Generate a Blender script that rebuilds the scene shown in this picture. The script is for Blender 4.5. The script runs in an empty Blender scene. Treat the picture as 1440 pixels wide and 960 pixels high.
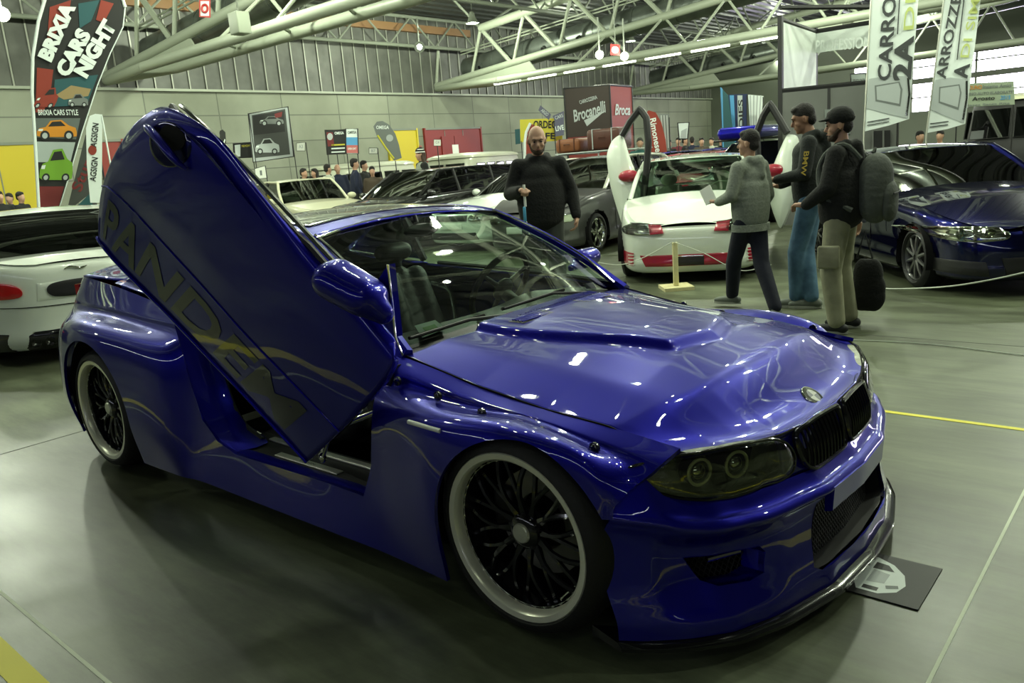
import bpy, bmesh, math, random
import numpy as np
from mathutils import Vector, Matrix, Euler
random.seed(7)
C = bpy.context.scene.collection
PI = math.pi
TMP = bpy.data.scenes.new('workbench')      # small side scene where modifiers are evaluated; removed at the end
def baked(o):
    TMP.collection.objects.link(o); vl = TMP.view_layers[0]; vl.update(); dg = vl.depsgraph; dg.update()
    me = bpy.data.meshes.new_from_object(o.evaluated_get(dg), depsgraph=dg); return me
def carve(me, thick, cutters):
    """skin me given thickness towards the cabin and cut by closed cutter meshes, edges stay clean"""
    o = bpy.data.objects.new('tmp', me); m = o.modifiers.new('s', 'SOLIDIFY'); m.thickness = thick; m.offset = -1
    cs = []
    for c in cutters:
        co_ = bpy.data.objects.new('cut', c); TMP.collection.objects.link(co_); cs.append(co_)
        b = o.modifiers.new('b', 'BOOLEAN'); b.operation = 'DIFFERENCE'; b.object = co_; b.solver = 'EXACT'
    r = baked(o)
    for q in cs+[o]: bpy.data.objects.remove(q)
    return r
# ---------------------------------------------------------------- camera of the place (metres, +X along the blue car, Z up)
CAM = (1.44409542, -2.46346210, 1.37305001)
YAW, PITCH, ROLL, FPX = 2.29458258, -0.218725027, -0.0792873288, 1121.12813
def cam_axes():
    f = np.array([math.cos(YAW)*math.cos(PITCH), math.sin(YAW)*math.cos(PITCH), math.sin(PITCH)])
    r = np.array([math.sin(YAW), -math.cos(YAW), 0.]); u = np.cross(r, f)
    c, s = math.cos(ROLL), math.sin(ROLL)
    return c*r+s*u, -s*r+c*u, f
CR, CU, CF = cam_axes()
def ray(x, y): return CF+CR*(x-720)/FPX-CU*(y-480)/FPX
def at(x, y, ax, val):
    """point of the place seen at photo pixel x, y on the plane axis ax = val"""
    d = ray(x, y); t = (val-CAM[ax])/d[ax]
    return Vector([CAM[i]+d[i]*t for i in range(3)])
def aty(x, y, v): return at(x, y, 1, v)
def grd(x, y, z=0.): return at(x, y, 2, z)
def sm(a, b, x):
    t = min(1., max(0., (x-a)/(b-a))); return t*t*(3-2*t)
def itp(tab, x):
    xs = [a for a, b in tab]; ys = [b for a, b in tab]
    return float(np.interp(x, xs, ys))
# ---------------------------------------------------------------- materials
MATS = {}
def mat(name, col, rough=.5, metal=0., coat=0., emit=0., alpha=1., trans=0., spec=.5, ior=1.45, noise=0., nscale=8., bump=0., sheen=0., col2=None, coat_rough=.03):
    if name in MATS: return MATS[name]
    m = bpy.data.materials.new(name); m.use_nodes = True
    nt = m.node_tree; b = nt.nodes['Principled BSDF']
    b.inputs['Base Color'].default_value = (*col, 1)
    b.inputs['Roughness'].default_value = rough
    b.inputs['Metallic'].default_value = metal
    b.inputs['Coat Weight'].default_value = coat
    b.inputs['Coat Roughness'].default_value = coat_rough
    b.inputs['Specular IOR Level'].default_value = spec
    b.inputs['IOR'].default_value = ior
    b.inputs['Alpha'].default_value = alpha
    b.inputs['Transmission Weight'].default_value = trans
    if sheen: b.inputs['Sheen Weight'].default_value = sheen
    if emit:
        b.inputs['Emission Color'].default_value = (*col, 1); b.inputs['Emission Strength'].default_value = emit
    if noise or bump:
        tc = nt.nodes.new('ShaderNodeTexCoord'); n = nt.nodes.new('ShaderNodeTexNoise')
        n.inputs['Scale'].default_value = nscale; n.inputs['Detail'].default_value = 5
        nt.links.new(tc.outputs['Object'], n.inputs['Vector'])
        if noise:
            r = nt.nodes.new('ShaderNodeMixRGB')
            c2 = col2 or tuple(max(0, c*(1-noise)) for c in col)
            r.inputs[1].default_value = (*c2, 1); r.inputs[2].default_value = (*col, 1)
            mr = nt.nodes.new('ShaderNodeMapRange'); mr.inputs[1].default_value = .35; mr.inputs[2].default_value = .65
            nt.links.new(n.outputs['Fac'], mr.inputs[0]); nt.links.new(mr.outputs[0], r.inputs[0]); nt.links.new(r.outputs[0], b.inputs['Base Color'])
        if bump:
            bp = nt.nodes.new('ShaderNodeBump'); bp.inputs['Strength'].default_value = bump; bp.inputs['Distance'].default_value = .02
            nt.links.new(n.outputs['Fac'], bp.inputs['Height']); nt.links.new(bp.outputs[0], b.inputs['Normal'])
    MATS[name] = m
    return m
def glass(name, col, alpha=.5, rough=.02):
    """thin tinted glazing: part clear, part glossy tint"""
    if name in MATS: return MATS[name]
    m = bpy.data.materials.new(name); m.use_nodes = True; nt = m.node_tree
    for n in list(nt.nodes): nt.nodes.remove(n)
    o = nt.nodes.new('ShaderNodeOutputMaterial'); mx = nt.nodes.new('ShaderNodeMixShader')
    t = nt.nodes.new('ShaderNodeBsdfTransparent'); t.inputs[0].default_value = (*col, 1)
    g = nt.nodes.new('ShaderNodeBsdfGlossy'); g.inputs['Roughness'].default_value = rough; g.inputs[0].default_value = (1, 1, 1, 1)
    fr = nt.nodes.new('ShaderNodeFresnel'); fr.inputs[0].default_value = 1.5
    ad = nt.nodes.new('ShaderNodeMath'); ad.operation = 'MULTIPLY_ADD'; ad.inputs[1].default_value = 1.0; ad.inputs[2].default_value = alpha
    nt.links.new(fr.outputs[0], ad.inputs[0]); nt.links.new(ad.outputs[0], mx.inputs[0])
    nt.links.new(t.outputs[0], mx.inputs[1]); nt.links.new(g.outputs[0], mx.inputs[2]); nt.links.new(mx.outputs[0], o.inputs[0])
    MATS[name] = m; return m
# ---------------------------------------------------------------- objects
def props(o, label=None, cat=None, group=None, kind=None):
    if label: o['label'] = label
    if cat: o['category'] = cat
    if group: o['group'] = group
    if kind: o['kind'] = kind
    return o
def thing(name, label, cat, loc=(0, 0, 0), rz=0., group=None):
    o = bpy.data.objects.new(name, None); C.objects.link(o); o.empty_display_size = .1
    o.location = loc; o.rotation_euler = (0, 0, rz)
    return props(o, label, cat, group)
def link(name, me, m, parent=None, smooth=True, label=None):
    o = bpy.data.objects.new(name, me); C.objects.link(o)
    if m is not None:
        me.materials.clear(); me.materials.append(m)
    if smooth:
        for p in me.polygons: p.use_smooth = True
        try: me.set_sharp_from_angle(angle=math.radians(38))
        except Exception: pass
    if parent is not None: o.parent = parent
    if label: o['label'] = label
    return o
class MB:
    def __init__(s): s.v = []; s.f = []
    def add(s, vs, fs, M=None):
        k = len(s.v)
        for p in vs:
            p = Vector(p)
            s.v.append(tuple(M @ p if M else p))
        s.f += [tuple(i+k for i in f) for f in fs]
        return s
    def box(s, lo, hi, M=None):
        x0, y0, z0 = lo; x1, y1, z1 = hi
        v = [(x0, y0, z0), (x1, y0, z0), (x1, y1, z0), (x0, y1, z0), (x0, y0, z1), (x1, y0, z1), (x1, y1, z1), (x0, y1, z1)]
        return s.add(v, [(0, 3, 2, 1), (4, 5, 6, 7), (0, 1, 5, 4), (1, 2, 6, 5), (2, 3, 7, 6), (3, 0, 4, 7)], M)
    def rbox(s, lo, hi, r=.02, M=None, n=4):
        """box with rounded vertical edges and chamfered top and bottom"""
        x0, y0, z0 = lo; x1, y1, z1 = hi; r = min(r, (x1-x0)/2.01, (y1-y0)/2.01, (z1-z0)/2.01)
        ring = []
        for cx, cy, a0 in ((x1-r, y1-r, 0), (x0+r, y1-r, 90), (x0+r, y0+r, 180), (x1-r, y0+r, 270)):
            for k in range(n+1):
                a = math.radians(a0+90*k/n); ring.append((cx, cy, math.cos(a), math.sin(a)))
        rows = []
        for z, q in ((z0, .3), (z0+r*.3, .75), (z0+r, 1), (z1-r, 1), (z1-r*.3, .75), (z1, .3)):
            rows.append([(cx+c*r*q, cy+sn*r*q, z) for cx, cy, c, sn in ring])
        return s.loft(rows, closed=True, caps=True, M=M)
    def loft(s, rows, closed=True, caps=True, M=None):
        n = len(rows[0]); v = [p for r in rows for p in r]; f = []
        for i in range(len(rows)-1):
            for j in range(n if closed else n-1):
                a = i*n+j; b = i*n+(j+1) % n
                f.append((a, b, b+n, a+n))
        if caps:
            f.append(tuple(reversed(range(n)))); f.append(tuple(range((len(rows)-1)*n, len(rows)*n)))
        return s.add(v, f, M)
    def tube(s, a, b, r, r2=None, n=10, caps=True, M=None):
        a = Vector(a); b = Vector(b); r2 = r if r2 is None else r2
        d = (b-a); 
        if d.length < 1e-6: return s
        d.normalize(); u = d.orthogonal().normalized(); w = d.cross(u)
        rows = [[tuple(c+u*(q*math.cos(2*PI*k/n))+w*(q*math.sin(2*PI*k/n))) for k in range(n)] for c, q in ((a, r), (b, r2))]
        return s.loft(rows, True, caps, M)
    def path(s, pts, r, n=8, M=None, closed=False):
        pts = [Vector(p) for p in pts]; rows = []
        N = len(pts); up = None
        for i, p in enumerate(pts):
            d = (pts[(i+1) % N]-pts[i-1]) if closed else (pts[min(i+1, N-1)]-pts[max(i-1, 0)])
            d.normalize()
            if up is None: up = d.orthogonal().normalized()
            up = (up-d*up.dot(d)).normalized(); w = d.cross(up)
            rr = r[i] if isinstance(r, (list, tuple)) else r
            rows.append([tuple(p+up*(rr*math.cos(2*PI*k/n))+w*(rr*math.sin(2*PI*k/n))) for k in range(n)])
        if closed:
            rows.append(rows[0]); return s.loft(rows, True, False, M)
        return s.loft(rows, True, True, M)
    def lathe(s, prof, axis='Z', n=24, M=None, caps=False):
        """prof: list of (radius, height)"""
        rows = []
        for r, h in prof:
            row = []
            for k in range(n):
                a = 2*PI*k/n; c, q = r*math.cos(a), r*math.sin(a)
                row.append({'Z': (c, q, h), 'Y': (c, h, q), 'X': (h, c, q)}[axis])
            rows.append(row)
        return s.loft(rows, True, caps, M)
    def ell(s, c, r, n=16, m=10, M=None):
        rows = []
        for i in range(m+1):
            t = PI*i/m; t = min(max(t, .02), PI-.02)
            rows.append([(c[0]+r[0]*math.sin(t)*math.cos(2*PI*k/n), c[1]+r[1]*math.sin(t)*math.sin(2*PI*k/n), c[2]-r[2]*math.cos(t)) for k in range(n)])
        return s.loft(rows, True, True, M)
    def prism(s, poly, h0, h1, f=None, M=None):
        """poly of (a,b); f(a,b,h) -> xyz"""
        f = f or (lambda a, b, h: (a, b, h)); n = len(poly)
        v = [f(a, b, h0) for a, b in poly]+[f(a, b, h1) for a, b in poly]
        fs = [tuple(reversed(range(n))), tuple(range(n, 2*n))]+[(i, (i+1) % n, (i+1) % n+n, i+n) for i in range(n)]
        return s.add(v, fs, M)
    def mesh(s, name='m'):
        me = bpy.data.meshes.new(name); me.from_pydata(s.v, [], s.f); me.validate(); me.update()
        bm = bmesh.new(); bm.from_mesh(me); bmesh.ops.recalc_face_normals(bm, faces=bm.faces); bm.to_mesh(me); bm.free()
        return me
    def build(s, name, m, parent=None, smooth=True, label=None): return link(name, s.mesh(name), m, parent, smooth, label)
def crv(P, t):
    """Catmull-Rom through the rows of P at t in 0..n-1 (numpy)"""
    P = np.asarray(P, float); n = len(P); i = int(min(max(math.floor(t), 0), n-2)) if n > 1 else 0; f = t-i
    p1, p2 = P[i], P[i+1]
    p0 = P[i-1] if i > 0 else 2*p1-p2
    p3 = P[i+2] if i+2 < n else 2*p2-p1
    return .5*((2*p1)+(-p0+p2)*f+(2*p0-5*p1+4*p2-p3)*f*f+(-p0+3*p1-3*p2+p3)*f**3)
def spline(pts, n, closed=False):
    P = [tuple(p) for p in pts]
    if closed:
        N = len(P); Q = [P[-1]]+P+[P[0], P[1]]
        return [tuple(crv(Q, 1+N*k/n)) for k in range(n)]
    return [tuple(crv(P, (len(P)-1)*k/(n-1))) for k in range(n)]
def grid(G, nu, nv, u0=0, u1=1, v0=0, v1=1):
    """dense array (nu, nv, 3) of the surface through control net G[rows][cols]"""
    G = np.asarray(G, float); R, K = G.shape[:2]; out = np.zeros((nu, nv, 3))
    cols = np.array([crv(G.transpose(1, 0, 2), (K-1)*(v0+(v1-v0)*j/(nv-1))) for j in range(nv)])  # nv,R,3
    for i in range(nu):
        out[i] = np.array([crv(cols[j], (R-1)*(u0+(u1-u0)*i/(nu-1))) for j in range(nv)])
    return out
def sheet(A, thick=0., mirror=False, keep=None, name='s', snap=None):
    """mesh from an array of points; keep(p) says if a face stays, snap(p) moves border points; thick is added on the side away from viewer"""
    A = np.array(A, float)
    if mirror: A[..., 1] *= -1
    nu, nv = A.shape[:2]; mb = MB(); mb.v = [tuple(p) for p in A.reshape(-1, 3)]
    for i in range(nu-1):
        for j in range(nv-1):
            q = (i*nv+j, i*nv+j+1, (i+1)*nv+j+1, (i+1)*nv+j)
            if keep:
                c = sum((Vector(mb.v[k]) for k in q), Vector())/4
                if mirror: c.y = -c.y
                if not keep(c): continue
            mb.f.append(q)
    if snap:
        used = set(k for f in mb.f for k in f)
        for k in used:
            p = Vector(mb.v[k])
            if mirror: p.y = -p.y
            p = snap(p)
            if mirror: p = Vector((p[0], -p[1], p[2]))
            mb.v[k] = tuple(p)
    me = bpy.data.meshes.new(name); me.from_pydata(mb.v, [], mb.f)
    bm = bmesh.new(); bm.from_mesh(me)
    bmesh.ops.delete(bm, geom=[v for v in bm.verts if not v.link_faces], context='VERTS')
    bmesh.ops.recalc_face_normals(bm, faces=bm.faces)
    bm.to_mesh(me); bm.free(); me.update()
    return me
def solid(o, t, off=-1):
    m = o.modifiers.new('thickness', 'SOLIDIFY'); m.thickness = t; m.offset = off; return o
def inpoly(x, y, poly):
    c = False; n = len(poly); j = n-1
    for i in range(n):
        xi, yi = poly[i]; xj, yj = poly[j]
        if (yi > y) != (yj > y) and x < (xj-xi)*(y-yi)/(yj-yi)+xi: c = not c
        j = i
    return c
def nearest(x, y, poly):
    best = None
    for i in range(len(poly)):
        ax, ay = poly[i]; bx, by = poly[(i+1) % len(poly)]; dx, dy = bx-ax, by-ay
        t = max(0, min(1, ((x-ax)*dx+(y-ay)*dy)/(dx*dx+dy*dy+1e-12))); px, py = ax+t*dx, ay+t*dy
        d = (px-x)**2+(py-y)**2
        if best is None or d < best[0]: best = (d, px, py)
    return best[1], best[2]
def blob(name, caps, voxel, m, parent=None, smooth=3, extra=None, label=None):
    """one continuous surface grown from tapered capsules (p0, r0, p1, r1) and ellipsoids (c, (rx,ry,rz))"""
    mb = MB()
    for c in caps:
        if len(c) == 2:
            mb.ell(c[0], c[1], 20, 12)
        elif len(c) == 3:                      # ellipsoid with rotation matrix
            mb.ell((0, 0, 0), c[1], 20, 12, Matrix.Translation(Vector(c[0])) @ c[2])
        else:
            p0, r0, p1, r1 = c; p0 = Vector(p0); p1 = Vector(p1); d = p1-p0; L = d.length
            if L < 1e-5: mb.ell(p0, (r0, r0, r0)); continue
            Q = d.to_track_quat('Z', 'Y').to_matrix().to_4x4(); prof = []
            for k in range(6): a = -PI/2+PI/2*k/5; prof.append((max(r0*math.cos(a), 1e-4), r0*math.sin(a)))
            for k in range(6): a = PI/2*k/5; prof.append((max(r1*math.cos(a), 1e-4), L+r1*math.sin(a)))
            mb.lathe(prof, 'Z', 16, Matrix.Translation(p0) @ Q, caps=True)
    if extra: extra(mb)
    me = mb.mesh('tmp'); o = bpy.data.objects.new('tmp', me)
    r = o.modifiers.new('r', 'REMESH'); r.mode = 'VOXEL'; r.voxel_size = voxel; r.adaptivity = 0
    if smooth:
        s = o.modifiers.new('s', 'SMOOTH'); s.factor = .5; s.iterations = smooth
    me2 = baked(o)
    bpy.data.objects.remove(o); bpy.data.meshes.remove(me)
    ob = bpy.data.objects.new(name, me2); C.objects.link(ob); me2.materials.clear(); me2.materials.append(m)
    for p in me2.polygons: p.use_smooth = True
    if parent is not None: ob.parent = parent
    if label: ob['label'] = label
    return ob
def text_mesh(s, extrude=.002, bold=0., spacing=1., shear=0.):
    """unit-height text mesh (cap height about 1), origin at centre"""
    cu = bpy.data.curves.new('t', 'FONT'); cu.body = s; cu.size = 1.4; cu.align_x = 'CENTER'; cu.align_y = 'CENTER'
    cu.extrude = 0; cu.offset = bold; cu.space_character = spacing; cu.shear = shear; cu.resolution_u = 3
    o = bpy.data.objects.new('t', cu); me = baked(o)
    bpy.data.objects.remove(o); bpy.data.curves.remove(cu)
    return me
def lettering(s, m, parent, o, right, up, w=None, h=None, off=.003, bold=.02, shear=0., name='lettering', spacing=1.):
    """flat text fitted to width w and/or height h, centred at o, reading along right"""
    me = text_mesh(s, bold=bold, shear=shear, spacing=spacing)
    if not len(me.vertices): return None
    co = np.array([v.co[:] for v in me.vertices]); lo, hi = co.min(0), co.max(0); sz = hi-lo; c = (hi+lo)/2
    r = Vector(right).normalized(); u = Vector(up).normalized(); n = r.cross(u).normalized()
    sx = w/sz[0] if w else h/sz[1]; sy = h/sz[1] if h else sx
    for v in me.vertices:
        a = (v.co.x-c[0])*sx; b = (v.co.y-c[1])*sy
        v.co = Vector(o)+r*a+u*b+n*off
    ob = link(name, me, m, parent, smooth=False)
    return ob
def quadmesh(name, pts, m, parent=None, thick=0.):
    """flat polygon with real thickness"""
    p = [Vector(q) for q in pts]; n = (p[1]-p[0]).cross(p[2]-p[0]).normalized(); mb = MB(); k = len(p)
    mb.add([tuple(q) for q in p]+[tuple(q-n*thick) for q in p], [tuple(range(k)), tuple(reversed(range(k, 2*k)))]+[(i, (i+1) % k, (i+1) % k+k, i+k) for i in range(k)])
    return mb.build(name, m, parent, smooth=False)
def copy_tree(o, parent=None):
    c = o.copy(); C.objects.link(c)
    if parent is not None: c.parent = parent
    for ch in list(o.children): copy_tree(ch, c)
    return c
def flake(name, col, col2, rough=.28, metal=.85, coat_rough=.02):
    m = mat(name, col, rough=rough, metal=metal, coat=1., coat_rough=coat_rough)
    nt = m.node_tree; b = nt.nodes['Principled BSDF']
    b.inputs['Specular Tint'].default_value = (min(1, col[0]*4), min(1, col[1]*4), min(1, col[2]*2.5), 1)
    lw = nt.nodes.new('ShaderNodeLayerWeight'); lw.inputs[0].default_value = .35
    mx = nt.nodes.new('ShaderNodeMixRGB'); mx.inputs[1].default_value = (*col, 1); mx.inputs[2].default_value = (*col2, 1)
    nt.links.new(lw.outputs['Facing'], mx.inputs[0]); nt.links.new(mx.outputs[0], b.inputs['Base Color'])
    return m
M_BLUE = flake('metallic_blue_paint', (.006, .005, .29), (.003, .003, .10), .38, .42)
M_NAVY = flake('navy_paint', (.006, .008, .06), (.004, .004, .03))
M_BLACKP = mat('black_gloss_paint', (.012, .013, .012), .2, coat=1.)
M_WHITEP = mat('white_paint', (.74, .80, .70), .3, coat=1.)
M_CREAMP = mat('cream_paint', (.60, .60, .42), .35, coat=.8)
M_GREYP = mat('grey_paint', (.10, .10, .10), .3, metal=.5, coat=1.)
M_REDP = mat('red_paint', (.35, .01, .03), .3, coat=1.)
M_TEALP = mat('dark_teal_paint', (.02, .06, .09), .3, coat=1.)
M_GLOSSBLK = mat('gloss_black', (.006, .006, .008), .12, coat=.6)
M_BLK = mat('black_plastic', (.012, .012, .012), .5)
M_MATTBLK = mat('matt_black', (.008, .008, .008), .9, spec=.2)
M_RUB = mat('tyre_rubber', (.010, .010, .010), .62, bump=.15, nscale=90)
M_LIP = mat('polished_rim', (.85, .85, .70), .28, metal=.45)
M_CHROME = mat('chrome', (.75, .76, .70), .08, metal=1.)
M_ALU = mat('brushed_aluminium', (.66, .67, .58), .38, metal=.7, bump=.1, nscale=200)
M_DISC = mat('brake_disc', (.3, .3, .27), .35, metal=1.)
M_WIND = glass('windscreen_glass', (.55, .72, .60), .06)
M_DARKG = glass('dark_tinted_glass', (.05, .06, .05), .10)
M_MIDG = glass('mid_tinted_glass', (.28, .33, .28), .08)
M_SMOKE = glass('smoked_lamp_glass', (.66, .70, .56), .05)
M_CLEAR = glass('clear_lamp_glass', (.85, .88, .82), .05)
M_LEATHER = mat('black_leather', (.016, .016, .016), .5, bump=.1, nscale=60)
M_CARP = mat('dark_carpet', (.010, .010, .010), .95, bump=.3, nscale=200)
M_CREAML = mat('cream_leather', (.34, .35, .27), .55)
M_AMBER = mat('amber_lens', (.7, .2, .02), .15, coat=1.)
M_REDL = mat('red_lens', (.55, .01, .01), .12, coat=1.)
M_LETTER = mat('dark_vinyl_lettering', (.004, .005, .016), .3, coat=1.)
M_PAPER = mat('white_paper', (.75, .78, .70), .7)
M_GREEN = mat('green_print', (.20, .45, .05), .6)
M_MESHBLK = mat('black_mesh_grille', (.02, .02, .02), .4)
# ================================================================ the blue coupe
hero = thing('coupe_car', 'metallic blue widebody coupe with one scissor door raised', 'car')
PB = [(0, .70), (.25, .685), (.5, .62), (.65, .55), (.75, .46), (.82, .37), (.89, .25), (.93, .1)]
def plx(y): return itp(PB, abs(y))
# ---- side skin: columns from nose to tail centre; rows: hood seam / belt, step, step foot, crest, lower, sill
SIDE = [
 [(.44,.69,.605),(.42,.745,.58),(.40,.772,.556),(.345,.835,.495),(.322,.852,.42),(.322,.852,.09)],
 [(.22,.70,.634),(.22,.750,.612),(.22,.772,.598),(.235,.875,.603),(.26,.885,.42),(.26,.88,.09)],
 [(0,.70,.652),(0,.752,.644),(0,.774,.638),(0,.900,.640),(0,.935,.42),(0,.92,.09)],
 [(-.28,.70,.690),(-.28,.758,.668),(-.28,.780,.645),(-.28,.905,.620),(-.28,.935,.33),(-.28,.91,.10)],
 [(-.61,.715,.757),(-.61,.775,.725),(-.61,.790,.69),(-.61,.850,.60),(-.61,.875,.33),(-.61,.89,.10)],
 [(-.9,.735,.785),(-.9,.79,.74),(-.9,.80,.70),(-.9,.835,.58),(-.9,.85,.33),(-.9,.89,.10)],
 [(-1.4,.745,.81),(-1.4,.80,.76),(-1.4,.81,.72),(-1.4,.835,.58),(-1.4,.85,.33),(-1.4,.89,.10)],
 [(-1.85,.745,.835),(-1.85,.80,.78),(-1.85,.81,.74),(-1.85,.835,.60),(-1.85,.86,.33),(-1.85,.89,.10)],
 [(-2.02,.74,.845),(-2.02,.795,.79),(-2.02,.815,.75),(-2.02,.915,.64),(-2.02,.935,.33),(-2.02,.91,.10)],
 [(-2.35,.735,.865),(-2.35,.79,.80),(-2.35,.815,.765),(-2.35,.945,.69),(-2.35,.965,.35),(-2.35,.93,.11)],
 [(-2.72,.725,.91),(-2.72,.785,.82),(-2.72,.81,.785),(-2.72,.965,.72),(-2.72,.985,.35),(-2.72,.95,.12)],
 [(-3.08,.705,.94),(-3.08,.765,.83),(-3.08,.79,.79),(-3.08,.92,.70),(-3.10,.95,.38),(-3.12,.90,.15)],
 [(-3.30,.67,.945),(-3.32,.72,.84),(-3.34,.735,.79),(-3.38,.79,.66),(-3.44,.82,.42),(-3.42,.77,.18)],
 [(-3.41,.56,.94),(-3.45,.59,.84),(-3.48,.60,.79),(-3.53,.63,.64),(-3.58,.64,.42),(-3.55,.60,.19)],
 [(-3.46,.30,.945),(-3.50,.31,.85),(-3.53,.32,.79),(-3.59,.33,.64),(-3.63,.34,.42),(-3.60,.32,.20)],
 [(-3.47,0,.945),(-3.52,0,.85),(-3.55,0,.79),(-3.61,0,.64),(-3.65,0,.42),(-3.62,0,.20)]]
SG = np.array(SIDE).transpose(1, 0, 2)          # rows x cols
AF = (.05, .31, .333, .275, .318); AR = (-2.69, .328, .362, .362, .362)   # centre x, z, radius back, radius front, height
def side_cols(c0, c1, nv, rows=70): return grid(SG, rows, nv, v0=c0/15., v1=c1/15.)
OPEN = [(-.625,.95),(-.635,.60),(-.66,.40),(-.72,.275),(-1.58,.270),(-1.72,.30),(-1.83,.38),(-1.88,.52),(-1.93,.70),(-1.98,.95)]
def arch_d(p, A): return math.hypot((p[0]-A[0])/(A[3] if p[0] > A[0] else A[2]), (p[2]-A[1])/(A[4] if p[2] > A[1] else A[2]))
def in_arch(p, A): return arch_d(p, A) < 1 or (p[2] < A[1] and abs(p[0]-A[0]) < 1 and -A[2] < p[0]-A[0] < A[3])
def arch_pt(A, t, g=0.): return A[0]+((A[3] if math.cos(t) > 0 else A[2])+g)*math.cos(t), A[1]+((A[4] if math.sin(t) > 0 else A[2])+g)*math.sin(t)
def keep_side(p):
    if p[0] > .20 and p[2] < .432: return False
    return not (in_arch(p, AF) or in_arch(p, AR))
def snap_arch(p):
    p = Vector(p)
    for A in (AF, AR):
        if arch_d(p, A) > 1.045 and not (p.z < A[1] and -A[2]-.014 < p.x-A[0] < A[3]+.014): continue
        if p.z < A[1]: p.x = A[0]-A[2] if p.x < A[0] else A[0]+A[3]
        else:
            d = arch_d(p, A)
            if d > 1e-4: p.x = A[0]+(p.x-A[0])/d; p.z = A[1]+(p.z-A[1])/d
    return p
def near_keep(p): return keep_side(p) and not inpoly(p.x, p.z, OPEN)
def near_snap(p):
    p = snap_arch(p)
    q = nearest(p.x, p.z, OPEN)
    if inpoly(p.x, p.z, OPEN) or math.hypot(p.x-q[0], p.z-q[1]) < .010: p.x, p.z = q
    return p
def oriented(me, sgn):
    n = sum((p.normal*p.area for p in me.polygons), Vector())
    if n.y*sgn < 0: me.flip_normals()
    return me
def prism_y(poly, y0, y1): return MB().prism(poly, y0, y1, lambda a, b, h: (a, h, b)).mesh('cut')
def arch_poly(A): return [arch_pt(A, t) for t in np.linspace(0, PI, 49)]+[(A[0]-A[2], -.2), (A[0]+A[3], -.2)]
for sgn, mir in ((-1, True), (1, False)):
    for nm, c0, c1, nv in (('front_fender', 0, 4.02, 90), ('side_skirt', 4.02, 8, 90), ('rear_quarter', 8, 12.0, 90), ('rear_bumper', 12.0, 15, 36)):
        A = side_cols(c0, c1, nv)
        near = mir
        if nm == 'side_skirt' and not mir: nm = 'door_panel'
        me = oriented(sheet(A, mirror=mir, keep=(lambda p: not (p[0] > .20 and p[2] < .432)) if nm == 'front_fender' else None), sgn)
        y0, y1 = sorted((sgn*.60, sgn*1.2)); cuts = []
        if nm == 'front_fender': cuts.append(prism_y(arch_poly(AF), y0, y1))
        if nm in ('rear_quarter', 'rear_bumper'): cuts.append(prism_y(arch_poly(AR), y0, y1))
        if near and nm != 'rear_bumper': cuts.append(prism_y(OPEN, y0, y1))
        link(nm, carve(me, .014, cuts), M_BLUE, hero)
    # inner wheel wells
    for A, y0, y1 in ((AF, .58, .80), (AR, .58, .93)):
        mb = MB(); rows = []
        for y in (y0, y0+.1, (y0+y1)/2, y1):
            rows.append([(lambda q: (q[0], sgn*y, q[1]))(arch_pt(A, t, .004 if A is AR else -.012)) for t in [PI*(1.12)-k*PI*1.24/24 for k in range(25)]])
        mb.loft(rows, False, False)
        k = len(mb.v); mb.add(rows[0], [tuple(range(25))])
        mb.build('wheel_well', M_MATTBLK, hero)
    # arch lip
# flare bolts near and far
for sgn in (-1, 1):
    for x, z, y in ((-.545, .700, .803), (-.36, .672, .800), (-.17, .645, .803), (.06, .622, .803), (.24, .606, .80)):
        mb = MB(); mb.lathe([(.0001, .006), (.007, .006), (.010, .003), (.016, .002), (.016, -.006)], 'Y', 12, Matrix.Translation((x, sgn*y, z)) @ (Matrix.Scale(-1, 4, (0, 1, 0)) if sgn < 0 else Matrix.Identity(4)))
        mb.build('flare_bolt', M_BLACKP, hero)
# ---- hood
def hood_pt(u, y):
    a = abs(y)
    xc = itp([(0, -.565), (.4, -.575), (.70, -.61)], a); xf = itp([(0, .602), (.15, .60), (.3, .582), (.38, .568), (.45, .548), (.56, .505), (.67, .447), (.70, .41)], a)
    x = xc+(xf-xc)*u
    ys = .70
    zc = itp([(-.62, .792), (-.3, .780), (0, .762), (.2, .740), (.35, .710), (.45, .676), (.52, .636), (.565, .598), (.61, .552)], x)
    zs = itp([(-.61, .757), (-.28, .690), (0, .650), (.22, .634), (.42, .605), (.61, .57)], x)
    f = a/ys
    z = zs+(zc-zs)*(1-f**2.3)
    fr = sm(.80, 1, u); z = z*(1-fr)+fr*itp([(0, .556), (.33, .556), (.45, .566), (.56, .577), (.67, .582), (.70, .600)], a)*1.0 if u > .8 else z
    yd = .37-.16*sm(-.5, .25, x)
    dome = .026*(1-sm(yd-.02, yd+.012, a))*(1-sm(.17, .235, x+.25*a))
    # shallow valley between dome and fender
    z += dome+.006*math.exp(-((a-.52)/.07)**2)*(1-sm(.1, .5, x))
    return (x, y, z)
A = np.array([[hood_pt(u, y) for y in np.linspace(-.70, .70, 141)] for u in np.linspace(0, 1, 110)])
HOOD_A = A
solid(link('hood', sheet(A), M_BLUE, hero), .012, -1)
def hood_z(x, y):
    lo, hi = 0., 1.
    for _ in range(25):
        m = (lo+hi)/2
        if hood_pt(m, y)[0] < x: lo = m
        else: hi = m
    return hood_pt(lo, y)[2]
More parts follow.
